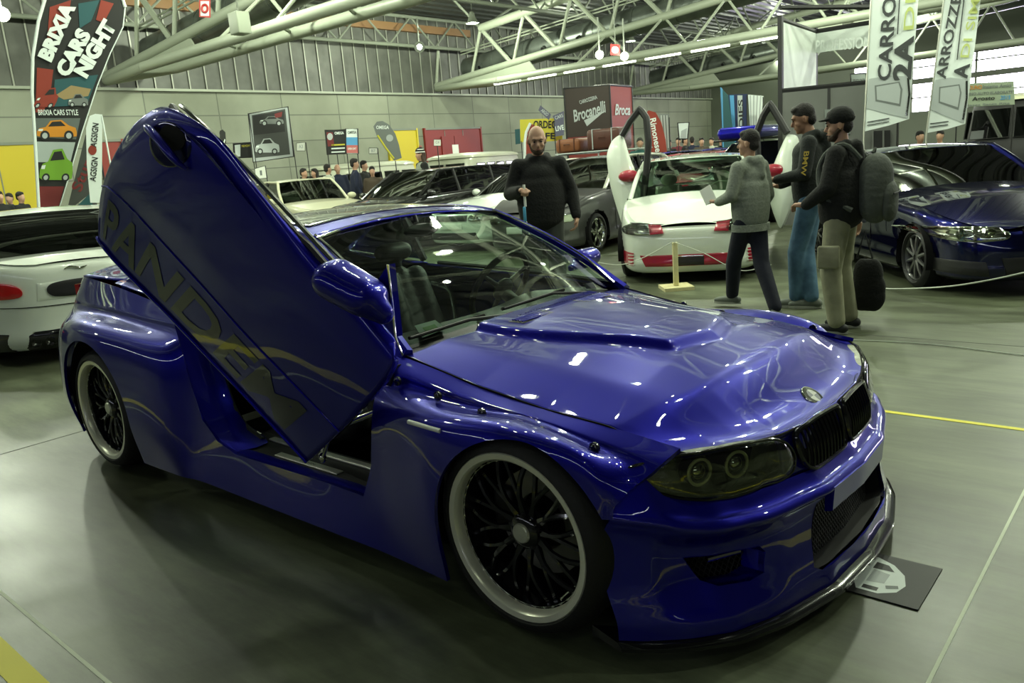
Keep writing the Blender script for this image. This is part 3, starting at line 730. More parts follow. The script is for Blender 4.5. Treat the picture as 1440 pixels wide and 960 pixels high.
# ---- wheels
def make_wheel(parent, x, s, yf, zc, R=.260, RT=.313):
    """s: outward side; yf: |y| of the lip face"""
    w = bpy.data.objects.new('wheel', None); C.objects.link(w); w.parent = parent; w.location = (x, s*yf, zc); w.empty_display_size = .1
    S = Matrix.Scale(-1, 4, (0, 1, 0)) if s < 0 else Matrix.Identity(4)
    # in wheel space +y is outward (mirrored by S for the near side)
    MB().lathe([(R-.004, -.005), (R+.004, .010), (R+.014, .009), (RT-.020, -.003), (RT-.009, -.026), (RT, -.06), (RT, -.20), (RT-.012, -.228), (R, -.24)], 'Y', 64, S).build('tyre', M_RUB, w)
    MB().lathe([(R-.001, -.012), (R, .002), (R-.003, .006), (R-.020, .004), (R-.027, -.004), (R-.029, -.03)], 'Y', 64, S).build('rim_lip', M_LIP, w)
    MB().lathe([(R-.029, -.03), (R-.038, -.075), (R-.040, -.20)], 'Y', 48, S).build('rim_barrel', M_GLOSSBLK, w)
    sp = MB(); N = 12
    for k in range(N):
        a = 2*PI*k/N+.1
        for da in (-.20, .20):
            P = []
            for t in range(7):
                f = t/6; r = .055+(R-.036-.055)*f; ang = a+da*(f**1.3)*1.0+(-.05 if da > 0 else .05)*(1-f)
                P.append((r*math.cos(ang), -.062+.030*math.sin(PI*f*.9)*.6-.008*f, r*math.sin(ang)))
            sp.path(P, [.013, .0105, .009, .0085, .0085, .009, .012], 6, S)
    sp.build('rim_spoke', M_GLOSSBLK, w)
    MB().lathe([(.0001, -.035), (.040, -.036), (.052, -.045), (.056, -.06), (.056, -.09)], 'Y', 32, S).build('rim_hub', M_GLOSSBLK, w)
    MB().lathe([(.0001, -.026), (.026, -.027), (.030, -.031), (.031, -.038)], 'Y', 28, S).build('centre_cap', M_ALU, w)
    for k in range(5):
        a = 2*PI*k/5+.3; MB().lathe([(.0001, -.040), (.006, -.040), (.009, -.046), (.009, -.06)], 'Y', 6, Matrix.Translation((.050*math.cos(a), 0, .050*math.sin(a))) @ S).build('wheel_bolt', M_BLK, w)
    mb = MB().path([tuple(S @ Vector(((R-.034)*math.cos(2*PI*k/160), -.030, (R-.034)*math.sin(2*PI*k/160)))) for k in range(160)], [(.0042 if k % 4 == 0 else .0012) for k in range(160)], 6, closed=True)
    mb.build('rim_rivet', M_CHROME, w)
    MB().lathe([(.09, -.13), (.165, -.13), (.165, -.155), (.09, -.155)], 'Y', 40, S).build('brake_disc', M_DISC, w)
    MB().rbox((-.17, -.165, -.05), (-.09, -.10, .09), .02, S).build('brake_caliper', M_BLK, w)
    return w
for s in (-1, 1):
    make_wheel(hero, 0, s, .890, .316); make_wheel(hero, -2.725, s, .925, .316)
# ================================================================ the hall
WX = -25.0            # inside face of the back wall (runs along Y)
def struct(o, kind='structure'): o['kind'] = kind; return o
def node_mat(name, fn):
    m = bpy.data.materials.new(name); m.use_nodes = True; fn(m.node_tree, m.node_tree.nodes['Principled BSDF']); MATS[name] = m; return m
def NN(nt, t, **k):
    n = nt.nodes.new(t)
    for a, b in k.items(): setattr(n, a, b)
    return n
def concrete_floor(nt, b):
    tc = NN(nt, 'ShaderNodeTexCoord'); L = nt.links.new
    n1 = NN(nt, 'ShaderNodeTexNoise'); n1.inputs['Scale'].default_value = .55; n1.inputs['Detail'].default_value = 8; n1.inputs['Roughness'].default_value = .65; n1.inputs['Distortion'].default_value = .6
    n2 = NN(nt, 'ShaderNodeTexNoise'); n2.inputs['Scale'].default_value = 3.2; n2.inputs['Detail'].default_value = 8; n2.inputs['Roughness'].default_value = .7
    mp = NN(nt, 'ShaderNodeMapping'); mp.inputs['Scale'].default_value = (.35, 1.6, 1)
    L(tc.outputs['Object'], n1.inputs['Vector']); L(tc.outputs['Object'], mp.inputs['Vector']); L(mp.outputs[0], n2.inputs['Vector'])
    r1 = NN(nt, 'ShaderNodeValToRGB'); r1.color_ramp.elements[0].position = .32; r1.color_ramp.elements[0].color = (.040, .044, .027, 1); r1.color_ramp.elements[1].position = .66; r1.color_ramp.elements[1].color = (.150, .176, .108, 1)
    r2 = NN(nt, 'ShaderNodeValToRGB'); r2.color_ramp.elements[0].position = .3; r2.color_ramp.elements[0].color = (.42, .42, .38, 1); r2.color_ramp.elements[1].position = .62; r2.color_ramp.elements[1].color = (1.08, 1.08, 1.05, 1)
    mx = NN(nt, 'ShaderNodeMixRGB', blend_type='MULTIPLY'); mx.inputs[0].default_value = 1
    L(n1.outputs['Fac'], r1.inputs[0]); L(n2.outputs['Fac'], r2.inputs[0]); L(r1.outputs[0], mx.inputs[1]); L(r2.outputs[0], mx.inputs[2])
    # faint tyre-worn lanes and slab joints
    sp = NN(nt, 'ShaderNodeSeparateXYZ'); L(tc.outputs['Object'], sp.inputs[0])
    L(mx.outputs[0], b.inputs['Base Color'])
    rr = NN(nt, 'ShaderNodeMapRange'); rr.inputs[1].default_value = .3; rr.inputs[2].default_value = .7; rr.inputs[3].default_value = .30; rr.inputs[4].default_value = .55
    L(n1.outputs['Fac'], rr.inputs[0]); L(rr.outputs[0], b.inputs['Roughness'])
    b.inputs['Specular IOR Level'].default_value = .35
    bp = NN(nt, 'ShaderNodeBump'); bp.inputs['Strength'].default_value = .05; bp.inputs['Distance'].default_value = .01; L(n2.outputs['Fac'], bp.inputs['Height']); L(bp.outputs[0], b.inputs['Normal'])
M_FLOOR = node_mat('polished_concrete_floor', concrete_floor)
def block_wall(nt, b):
    tc = NN(nt, 'ShaderNodeTexCoord'); L = nt.links.new
    mp = NN(nt, 'ShaderNodeMapping'); mp.inputs['Rotation'].default_value = (0, 0, 0)
    sp = NN(nt, 'ShaderNodeSeparateXYZ'); cb = NN(nt, 'ShaderNodeCombineXYZ'); L(tc.outputs['Object'], sp.inputs[0]); L(sp.outputs[1], cb.inputs[0]); L(sp.outputs[2], cb.inputs[1])
    br = NN(nt, 'ShaderNodeTexBrick'); br.offset = 0; br.inputs['Scale'].default_value = 1; br.inputs['Brick Width'].default_value = 2.6; br.inputs['Row Height'].default_value = .95
    br.inputs['Mortar Size'].default_value = .022; br.inputs['Color1'].default_value = (.23, .25, .19, 1); br.inputs['Color2'].default_value = (.27, .29, .22, 1); br.inputs['Mortar'].default_value = (.14, .15, .12, 1)
    L(cb.outputs[0], br.inputs['Vector'])
    n = NN(nt, 'ShaderNodeTexNoise'); n.inputs['Scale'].default_value = .5; n.inputs['Detail'].default_value = 6; L(tc.outputs['Object'], n.inputs['Vector'])
    r = NN(nt, 'ShaderNodeValToRGB'); r.color_ramp.elements[0].position = .3; r.color_ramp.elements[0].color = (.72, .72, .70, 1); r.color_ramp.elements[1].position = .65; r.color_ramp.elements[1].color = (1, 1, 1, 1); L(n.outputs['Fac'], r.inputs[0])
    m = NN(nt, 'ShaderNodeMixRGB', blend_type='MULTIPLY'); m.inputs[0].default_value = 1; L(br.outputs[0], m.inputs[1]); L(r.outputs[0], m.inputs[2]); L(m.outputs[0], b.inputs['Base Color']); b.inputs['Roughness'].default_value = .8
M_BLOCK = node_mat('concrete_wall_panels', block_wall)
M_CORR = mat('corrugated_metal', (.115, .12, .105), .55, metal=.25, noise=.35, nscale=1.2)
M_RIBL = mat('cladding_rib', (.30, .31, .26), .45, metal=.2)
M_STEEL = mat('painted_steel_tube', (.29, .32, .25), .45)
M_DSTEEL = mat('dark_steel_tube', (.17, .19, .15), .5)
M_DUCT = mat('duct_metal', (.15, .17, .15), .35, metal=.6, noise=.4, nscale=1.5)
M_DECK = mat('roof_deck_metal', (.05, .055, .05), .4, metal=.5)
M_YEL = mat('yellow_tape', (.66, .60, .03), .6)
M_CORD = mat('cord_white', (.50, .55, .42), .6)
# floor
mb = MB(); mb.add([(-25.2, -16, 0), (24, -16, 0), (24, 62, 0), (-25.2, 62, 0)], [(0, 1, 2, 3)]); struct(mb.build('floor', M_FLOOR, smooth=False))
def strip(name, p, q, w, m, z=.002):
    p = Vector(p).to_3d(); q = Vector(q).to_3d(); d = (q-p).normalized(); n = Vector((-d.y, d.x, 0))*w/2
    mb = MB(); vs = [p+n, p-n, q-n, q+n]; mb.add([(v.x, v.y, z) for v in vs]+[(v.x, v.y, 0) for v in vs], [(0, 1, 2, 3), (7, 6, 5, 4), (0, 4, 5, 1), (1, 5, 6, 2), (2, 6, 7, 3), (3, 7, 4, 0)])
    return struct(mb.build(name, m, smooth=False))
strip('trim_1', (-12, 1.655), (8, 1.655), .034, M_YEL)
strip('trim_2', (-8, -1.885), (6, -1.885), .075, M_YEL)
strip('trim_3', (1.215, -8), (1.30, .30), .09, M_YEL)
strip('trim_4', (-8, -1.735), (6, -1.75), .012, M_CORD, .0015)
strip('trim_5', (1.01, -6), (1.0, 12), .010, M_CORD, .0015)
M_JOINT = mat('floor_joint_filler', (.045, .05, .035), .7)
for k, (p, q) in enumerate((((-3.6, -12), (-3.6, 40)), ((-20, 3.3), (20, 3.3)), ((-20, 8.3), (20, 8.3)), ((-8.6, -12), (-8.6, 40)), ((6., -12), (6., 40)))): strip('trim_%d' % (6+k), p, q, .012, M_JOINT, .001)
# back wall: concrete panels, corrugated cladding above, ledge
mb = MB(); mb.box((WX-.3, -16, 0), (WX, 62, 4.62)); struct(mb.build('wall_back', M_BLOCK, smooth=False))
mb = MB(); ys = []; y = -16.
mb2 = MB()
prof = []
while y < 62:
    prof += [(WX+.04, y), (WX+.04, y+.40), (WX+.08, y+.42), (WX+.08, y+.47), (WX+.04, y+.49)]; mb2.box((WX+.078, y+.425, 4.66), (WX+.088, y+.465, 7.8)); y += .60
mb.loft([[(a, b, 4.62) for a, b in prof], [(a, b, 7.9) for a, b in prof]], False, False)
wc_ = struct(mb.build('wall_cladding', M_CORR, smooth=False)); mb2.build('cladding_rib', M_RIBL, wc_, smooth=False)
mb = MB(); mb.box((WX, -16, 4.58), (WX+.14, 62, 4.66)); struct(mb.build('wall_ledge', M_STEEL, smooth=False))
mb = MB(); mb.box((WX-.2, -16, 4.6), (WX, 62, 8.2)); struct(mb.build('wall_back_upper', M_DSTEEL, smooth=False))
# roof deck rising from the back wall, ribbed
def deck_z(x): return 7.75+.085*(x-WX)
mb = MB(); prof = []
x = WX-.2
while x < 24:
    z = deck_z(x); prof += [(x, z), (x+.18, z+.015), (x+.24, z+.11), (x+.36, z+.12), (x+.42, z+.035)]; x += .5
mb.loft([[(a, yy, b) for a, b in prof] for yy in (-16, 62)], False, False)
o = struct(mb.build('ceiling', M_DECK, smooth=False)); solid(o, .05, 1)
# wooden infill strip above the cladding
mb = MB(); mb.box((WX+.05, 8, 7.15), (WX+.25, 26, 7.45)); struct(mb.build('trim_20', mat('timber_band', (.22, .12, .05), .6), smooth=False))
# right-hand end wall with daylit window bands
WY = 50.
mb = MB()
mb.box((-25, WY, 0), (24, WY+.3, 2.5)); mb.box((-25, WY, 5.6), (24, WY+.3, 12.5)); mb.box((-25, WY, 2.5), (-15.6, WY+.3, 5.6)); mb.box((-15.6, WY, 4.05), (24, WY+.3, 4.35))
struct(mb.build('wall_right', M_DSTEEL, smooth=False))
M_DAY = mat('daylight_glazing', (.86, .80, 1.0),   .5, emit=13.)
for i, (z0, z1) in enumerate(((2.5, 4.05), (4.35, 5.6))):
    f = MB(); f.box((-15.6, WY+.18, z0), (24, WY+.2, z1)); w = struct(f.build('window_%d' % (i+1), M_DAY, smooth=False))
    x = -15.6
    while x < 24: 
        MB().box((x, WY+.02, z0), (x+.12, WY+.12, z1)).build('window_mullion', M_STEEL, w, smooth=False); x += 3.3
    MB().box((-15.6, WY+.02, (z0+z1)/2-.04), (24, WY+.12, (z0+z1)/2+.04)).build('window_transom', M_STEEL, w, smooth=False)
# wall behind the photographer, with an unseen glowing band added for paint streaks
mb = MB(); mb.box((-25, -16.3, 0), (24, -16, 5.0)); mb.box((-25, -16.3, 5.26), (24, -16, 11.8)); struct(mb.build('wall_front', mat('dark_painted_wall', (.035, .04, .035), .7), smooth=False))
w = struct(MB().box((-25, -16.22, 5.0), (24, -16.2, 5.26)).build('window_3', mat('streak_band_glow', (.80, .86, .95),   .5, emit=13.), smooth=False))
x = -25
while x < 24: MB().box((x, -16.12, 5.0), (x+.14, -16.02, 5.26)).build('window_mullion', M_STEEL, w, smooth=False); x += 4.1  # bars dividing the added glowing band
# doors in the back wall
M_REDD = mat('red_gate_paint', (.20, .018, .010), .5); M_YELD = mat('yellow_gate_paint', (.50, .40, .01), .5)
def wall_at(px, py): return at(px, py, 0, WX)
def gate(n, px0, px1, pytop, m, inner=None):
    a = wall_at(px0, pytop); b = wall_at(px1, pytop); z = a.z
    o = struct(MB().box((WX-.02, a.y, 0), (WX+.08, b.y, z)).build('door_%d' % n, m, smooth=False))
    MB().box((WX+.0, a.y-.08, 0), (WX+.12, a.y, z+.08)).build('door_frame', m, o, smooth=False); MB().box((WX, b.y, 0), (WX+.12, b.y+.08, z+.08)).build('door_frame', m, o, smooth=False)
    MB().box((WX, a.y, z), (WX+.12, b.y, z+.08)).build('door_frame', M_DSTEEL, o, smooth=False)
    k = int((b.y-a.y)/.9)
    for i in range(1, k): MB().box((WX+.07, a.y+(b.y-a.y)*i/k-.015, .05), (WX+.095, a.y+(b.y-a.y)*i/k+.015, z-.05)).build('panel_seam', M_DSTEEL, o, smooth=False)
    if inner:
        c = wall_at(inner[0], inner[2]); d = wall_at(inner[1], inner[2]); mid = (c.y+d.y)/2
        for y0, y1 in ((c.y, mid-.02), (mid+.02, d.y)):
            l = MB().box((WX+.08, y0, .02), (WX+.13, y1, c.z)).build('door_leaf', m, o, smooth=False)
            MB().box((WX+.13, y0+.1, 1.0), (WX+.16, y1-.1, 1.07)).build('push_bar', M_BLK, l, smooth=False)
        q = wall_at(638, 213); MB().box((WX+.13, q.y-.2, q.z-.3), (WX+.14, q.y+.2, q.z+.3)).build('door_notice', M_PAPER, o, smooth=False)
    return o
gate(1, 596, 673, 183, M_REDD, (618, 653, 192)); gate(2, 544, 583, 184, M_YELD)
gate(3, -70, 48, 207, M_YELD); gate(4, 140, 168, 200, M_REDD)
# ---- roof trusses
def truss(yt, label, x1=9., n=15):
    t = bpy.data.objects.new('roof_truss', None); C.objects.link(t); t['kind'] = 'structure'
    x0 = WX+.05
    def Az(x): return 4.98+.084*(x-x0)
    def Uz(x): return Az(x)+1.72
    MB().tube((x0, yt, Az(x0)), (x1, yt, Az(x1)), .14, n=14).build('rising_chord', M_STEEL, t)
    MB().tube((x0+2.9, yt, Uz(x0+2.9)), (x1, yt, Uz(x1)), .17, n=14).build('upper_chord', M_STEEL, t)
    for dy in (0, -.95):
        MB().tube((x0, yt, 4.86), (x0+4.5, yt+dy, 4.66), .135, n=14).build('lower_chord', M_STEEL, t)
        MB().tube((x0+4.5, yt+dy, 4.66), (x1, yt+dy, 4.80), .135, n=14).build('lower_chord', M_STEEL, t)
    # gusset plate between the chords at the support
    g = MB(); g.add([(x0, yt+.03, 4.95), (x0+5.3, yt+.03, Az(x0+5.3)), (x0+5.9, yt+.03, 4.68), (x0+4.3, yt+.03, 4.66)]+[(x0, yt-.03, 4.95), (x0+5.3, yt-.03, Az(x0+5.3)), (x0+5.9, yt-.03, 4.68), (x0+4.3, yt-.03, 4.66)], [(0, 1, 2, 3), (7, 6, 5, 4), (0, 4, 5, 1), (1, 5, 6, 2), (2, 6, 7, 3), (3, 7, 4, 0)])
    g.build('gusset_plate', M_STEEL, t, smooth=False)
    st = 2.35; x = x0+2.9; k = 0
    MB().tube((x0, yt, 5.0), (x0+.35, yt, 6.6), .07).build('web_tube', M_STEEL, t)
    while x < x1-1:
        MB().tube((x, yt, Uz(x)), (x-st*.30, yt, Az(x-st*.30)), .065, n=8).build('web_tube', M_STEEL, t)
        MB().tube((x, yt, Uz(x)), (x+st*.66, yt, Az(x+st*.66)), .085, n=8).build('web_tube', M_STEEL, t)
        if x > x0+5.5: 
            MB().tube((x+st*.66, yt, Az(x+st*.66)), (x+st*.3, yt-.95, 4.72), .045, n=8).build('web_tube', M_STEEL, t)
            MB().tube((x+st*.66, yt, Az(x+st*.66)), (x+st*1.1, yt, 4.72), .045, n=8).build('web_tube', M_STEEL, t)
            MB().tube((x, yt, 4.72), (x+.8, yt-.95, 4.72), .04, n=8).build('brace_tube', M_STEEL, t)
        # spread braces up to the deck
        MB().tube((x, yt, Uz(x)), (x+.3, yt+1.8, deck_z(x)-.15), .05, n=8).build('brace_tube', M_DSTEEL, t)
        MB().tube((x, yt, Uz(x)), (x+.3, yt-1.8, deck_z(x)-.15), .05, n=8).build('brace_tube', M_DSTEEL, t)
        x += st
    return t
TY = (9.3, 23.7, 39.6, -5.4)
for i, yt in enumerate(TY): truss(yt, '')
# air ducts beside the trusses
def duct(yt, x0=WX+1.0, x1=9.):
    def z(x): return 5.52+.068*(x-WX)
    d = MB().tube((x0, yt+1.15, z(x0)), (x1, yt+1.15, z(x1)), .50, n=28).build('air_duct', M_DUCT); struct(d)
    x = x0+1.2
    while x < x1-.5:
        MB().lathe([(.50, -.03), (.515, -.03), (.515, .03), (.50, .03)], 'X', 28, Matrix.Translation((x+.6, yt+1.15, z(x+.6)))).build('duct_band', M_DUCT, d)
        MB().tube((x, yt+1.15-.42, z(x)-.10), (x, yt+1.15-.60, z(x)-.16), .12, .10, n=14).build('duct_nozzle', M_DUCT, d); 
        MB().tube((x, yt+1.15-.601, z(x)-.16), (x, yt+1.15-.61, z(x)-.163), .075, n=14).build('nozzle_mouth', M_MATTBLK, d)
        x += 1.75
    for dz in (.62, .74):
        MB().tube((x0, yt+.75, z(x0)+dz), (x1, yt+.75, z(x1)+dz), .03, n=6).build('cable_pipe', M_STEEL, d)
    return d
for yt in TY: duct(yt)
# cross trusses along Y
def cross(xc, ch=.07, m=M_DSTEEL):
    t = bpy.data.objects.new('cross_truss', None); C.objects.link(t); t['kind'] = 'structure'
    zt = deck_z(xc)-.18; zb = zt-1.15; y = -8
    MB().tube((xc, -14, zt), (xc, 60, zt), ch, n=8).build('top_chord', m, t); MB().tube((xc, -14, zb), (xc, 60, zb), ch, n=8).build('bottom_chord', m, t)
    k = 0
    while y < 52:
        MB().tube((xc, y, zb), (xc, y+1.3, zt), .04, n=6).build('web_tube', m, t); MB().tube((xc, y+1.3, zt), (xc, y+2.6, zb), .04, n=6).build('web_tube', m, t); y += 2.6
    return t
for xc in (-24.3, -18.5, -13, -7.5, -2, 3.5): cross(xc)
# purlins
for i in range(9):
    x = -22+i*3.0
    struct(MB().box((x-.06, -16, deck_z(x)-.16), (x+.06, 60, deck_z(x)-.0)).build('ceiling_beam', M_DECK, smooth=False))
# fluorescent battens under the second truss
M_TUBE = mat('fluorescent_tube', (.95, 1., .80), .5, emit=9.)
for k in range(9):
    x = -20.0+k*1.75; yt = 23.7-.95
    t = thing('ceiling_light', 'bare fluorescent batten under the lower chord of the far roof truss', 'light', (x, yt, 4.50), 0, 'fluorescent battens along the truss')
    MB().box((-.72, -.05, .05), (.72, .05, .09)).build('batten_body', M_STEEL, t, smooth=False)
    MB().tube((-.68, 0, .02), (.68, 0, .02), .03, n=8).build('light_tube', M_TUBE, t)
# pendant hall lamps
M_LAMPGLOW = mat('lamp_glow', (.97, 1., .80), .5, emit=40.)
LC = (.91, 1.0, .77)
def hall_lamp(x, y, z, e, lab, grp, r=.22, shape=True):
    t = thing('hall_lamp', lab, 'lamp', (x, y, z), 0, grp)
    MB().lathe([(.05, .42), (.09, .40), (.11, .25), (r, .02), (r+.02, 0), (r-.01, 0), (.10, .22), (.0001, .24)], 'Z', 24).build('lamp_shade', M_DSTEEL, t)
    MB().ell((0, 0, .09), (.075, .075, .09), 12, 8).build('lamp_bulb', M_LAMPGLOW, t)
    dz = deck_z(x)-z; MB().tube((0, 0, .4), (0, 0, max(.6, dz)), .012, n=6).build('hanging_rod', M_DSTEEL, t)
    l = bpy.data.lights.new('hall_lamp_light', 'POINT'); l.energy = e; l.shadow_soft_size = .12; l.color = LC
    o = bpy.data.objects.new('hall_lamp_light', l); C.objects.link(o); o.parent = t; o.location = (0, 0, -.16)
    return t
LS = 1.9
for (x, y, e) in [(-21, 3, 420), (-21, 12, 380), (-14.5, 1, 420), (-14, 7, 420), (-14, 16, 420), (-14, 27, 420), (-8, -3, 110), (-7.5, 4.5, 420), (-7.5, 13, 420), (-7.5, 20, 420), (-7.5, 30, 420), (-1, 9, 380), (0, 16, 420), (0, 26, 420), (6, 4.5, 160), (6, 12, 360), (6, 22, 380), (-20, 21, 420), (-20, 32, 420), (.6, 3.2, 110), (-4.2, .6, 34), (4.2, -5.5, 26), (-14, -6, 140), (-20, -5, 240), (-18, 42, 420), (-10, 38, 420), (-20, 50, 420), (-3.6, 5.6, 200), (2.6, 8.2, 380)]:
    hall_lamp(x, y, min(6.6, deck_z(x)-1.3) if not (x > -3 and y < 3) else 6.9, e*LS, 'round high-bay lamp hanging from the hall roof on a thin rod', 'high-bay lamps under the roof')
# work spot that flares on the cladding
for (px, py, e, lab) in ((590, 66, 260, 'bright floodlight glaring against the corrugated cladding above the second truss'), (843, 77, 60, 'left of two small bright spotlights beside the red alarm sign'), (878, 79, 60, 'right of two small bright spotlights beside the red alarm sign'), (3, 20, 120, 'bright spotlight at the top left beside the tall feather flag')):
    dst = {590: 31.5, 843: 24, 878: 24, 3: 17}[px]
    d = Vector(ray(px, py)); d.normalize(); q = Vector(CAM)+d*dst
    t = thing('spot_lamp', lab, 'light', q, 0)
    Q = (-d).to_track_quat('Z', 'Y').to_matrix().to_4x4()
    r = .20 if px == 590 else .12
    MB().lathe([(.03, -.2), (r*.8, -.16), (r, 0), (r-.015, 0), (.0001, -.03)], 'Z', 20, Q).build('lamp_housing', M_DSTEEL, t)
    MB().lathe([(.0001, -.015), (r*.85, -.015)], 'Z', 20, Q).build('lamp_lens', mat('flood_glow', (.97, 1., .85), .5, emit=90.), t)
    MB().tube((0, 0, .1), (0, 0, 1.0), .02, n=6).build('lamp_arm', M_DSTEEL, t)
    l = bpy.data.lights.new('floodlight_beam', 'POINT'); l.energy = e; l.shadow_soft_size = .1; l.color = LC; o = bpy.data.objects.new('floodlight_beam', l); C.objects.link(o); o.parent = t
    o.location = (-.5, 0, .1) if px == 590 else tuple(-d*.2)
# small spotlights added only to make sparkles in the paint
for i, (x, y, z) in enumerate([(-3.0, 1.6, 5.6), (-2.2, 2.0, 5.7), (-1.2, 3.6, 5.5), (-.2, 2.4, 5.8), (.8, 3.9, 5.6), (-5.2, 3.2, 5.6), (-6.2, 1.0, 5.7), (-4.4, 5.2, 5.4), (-7.8, 2.6, 5.6), (-9.8, 4.8, 5.5), (2.2, 5.4, 5.6), (-1.8, 7.0, 5.4), (-10.5, .8, 5.6), (-2.9, -1.2, 5.8), (1.2, 1.2, 6.0)]):
    t = thing('added_hanging_spot', 'small black spotlight added under the roof for sparkles in the paint', 'light', (x, y, z), 0, 'small spotlights added for sparkles in the paint')
    MB().lathe([(.03, .16), (.06, .15), (.075, .02), (.07, .0), (.05, .03), (.0001, .05)], 'Z', 16).build('lamp_housing', M_BLK, t)
    MB().ell((0, 0, .02), (.035, .035, .03), 10, 6).build('lamp_bulb', M_LAMPGLOW, t)
    MB().tube((0, 0, .15), (0, 0, deck_z(x)-z), .008, n=6).build('hanging_rod', M_BLK, t)
    l = bpy.data.lights.new('sparkle_light', 'POINT'); l.energy = 34; l.shadow_soft_size = .055; l.color = LC; o = bpy.data.objects.new('sparkle_light', l); C.objects.link(o); o.parent = t; o.location = (0, 0, -.07)
# world: faint light of the rest of the hall beyond the built part
W = bpy.data.worlds.new('hall_air'); bpy.context.scene.world = W; W.use_nodes = True
W.node_tree.nodes['Background'].inputs[0].default_value = (.42, .47, .36, 1); W.node_tree.nodes['Background'].inputs[1].default_value = .04
# ================================================================ other cars (local +X forward)
M_SEATG = mat('grey_seat_cloth', (.05, .055, .05), .8)
def rim(name, w, S, R, n=5, m=None, y0=-.03):
    m = m or M_ALU
    o = MB().lathe([(R, 0), (R, -.02), (R-.018, -.01), (R-.03, -.03), (R-.035, -.16)], 'Y', 40, S).build('rim_barrel', m, w)
    sp = MB(); sp.lathe([(.0001, y0+.01), (.045, y0+.005), (.06, y0-.02), (.06, y0-.05)], 'Y', 20, S)
    for k in range(n):
        a = 2*PI*k/n+.3
        for da in ((-.12, .12) if n <= 7 else (0,)):
            sp.path([(.03*math.cos(a), y0, .03*math.sin(a)), (.6*R*math.cos(a+da*.7), y0+.008, .6*R*math.sin(a+da*.7)), ((R-.015)*math.cos(a+da), y0-.0, (R-.015)*math.sin(a+da))], [.022, .016, .016], 6, S)
    sp.build('rim_spoke', m, w)
def car_wheel(parent, x, s, y, zc, R, RT, m, n):
    w = bpy.data.objects.new('wheel', None); C.objects.link(w); w.parent = parent; w.location = (x, s*y, zc); w.empty_display_size = .1
    S = Matrix.Scale(-1, 4, (0, 1, 0)) if s < 0 else Matrix.Identity(4)
    MB().lathe([(R-.005, -.01), (R+.01, .008), (RT-.025, 0), (RT, -.03), (RT, -.17), (RT-.02, -.2), (R, -.2)], 'Y', 40, S).build('tyre', M_RUB, w)
    rim('rim', w, S, R, n, m)
    MB().lathe([(.0001, -.10), (R-.03, -.10)], 'Y', 30, S).build('brake_backing', M_MATTBLK, w)
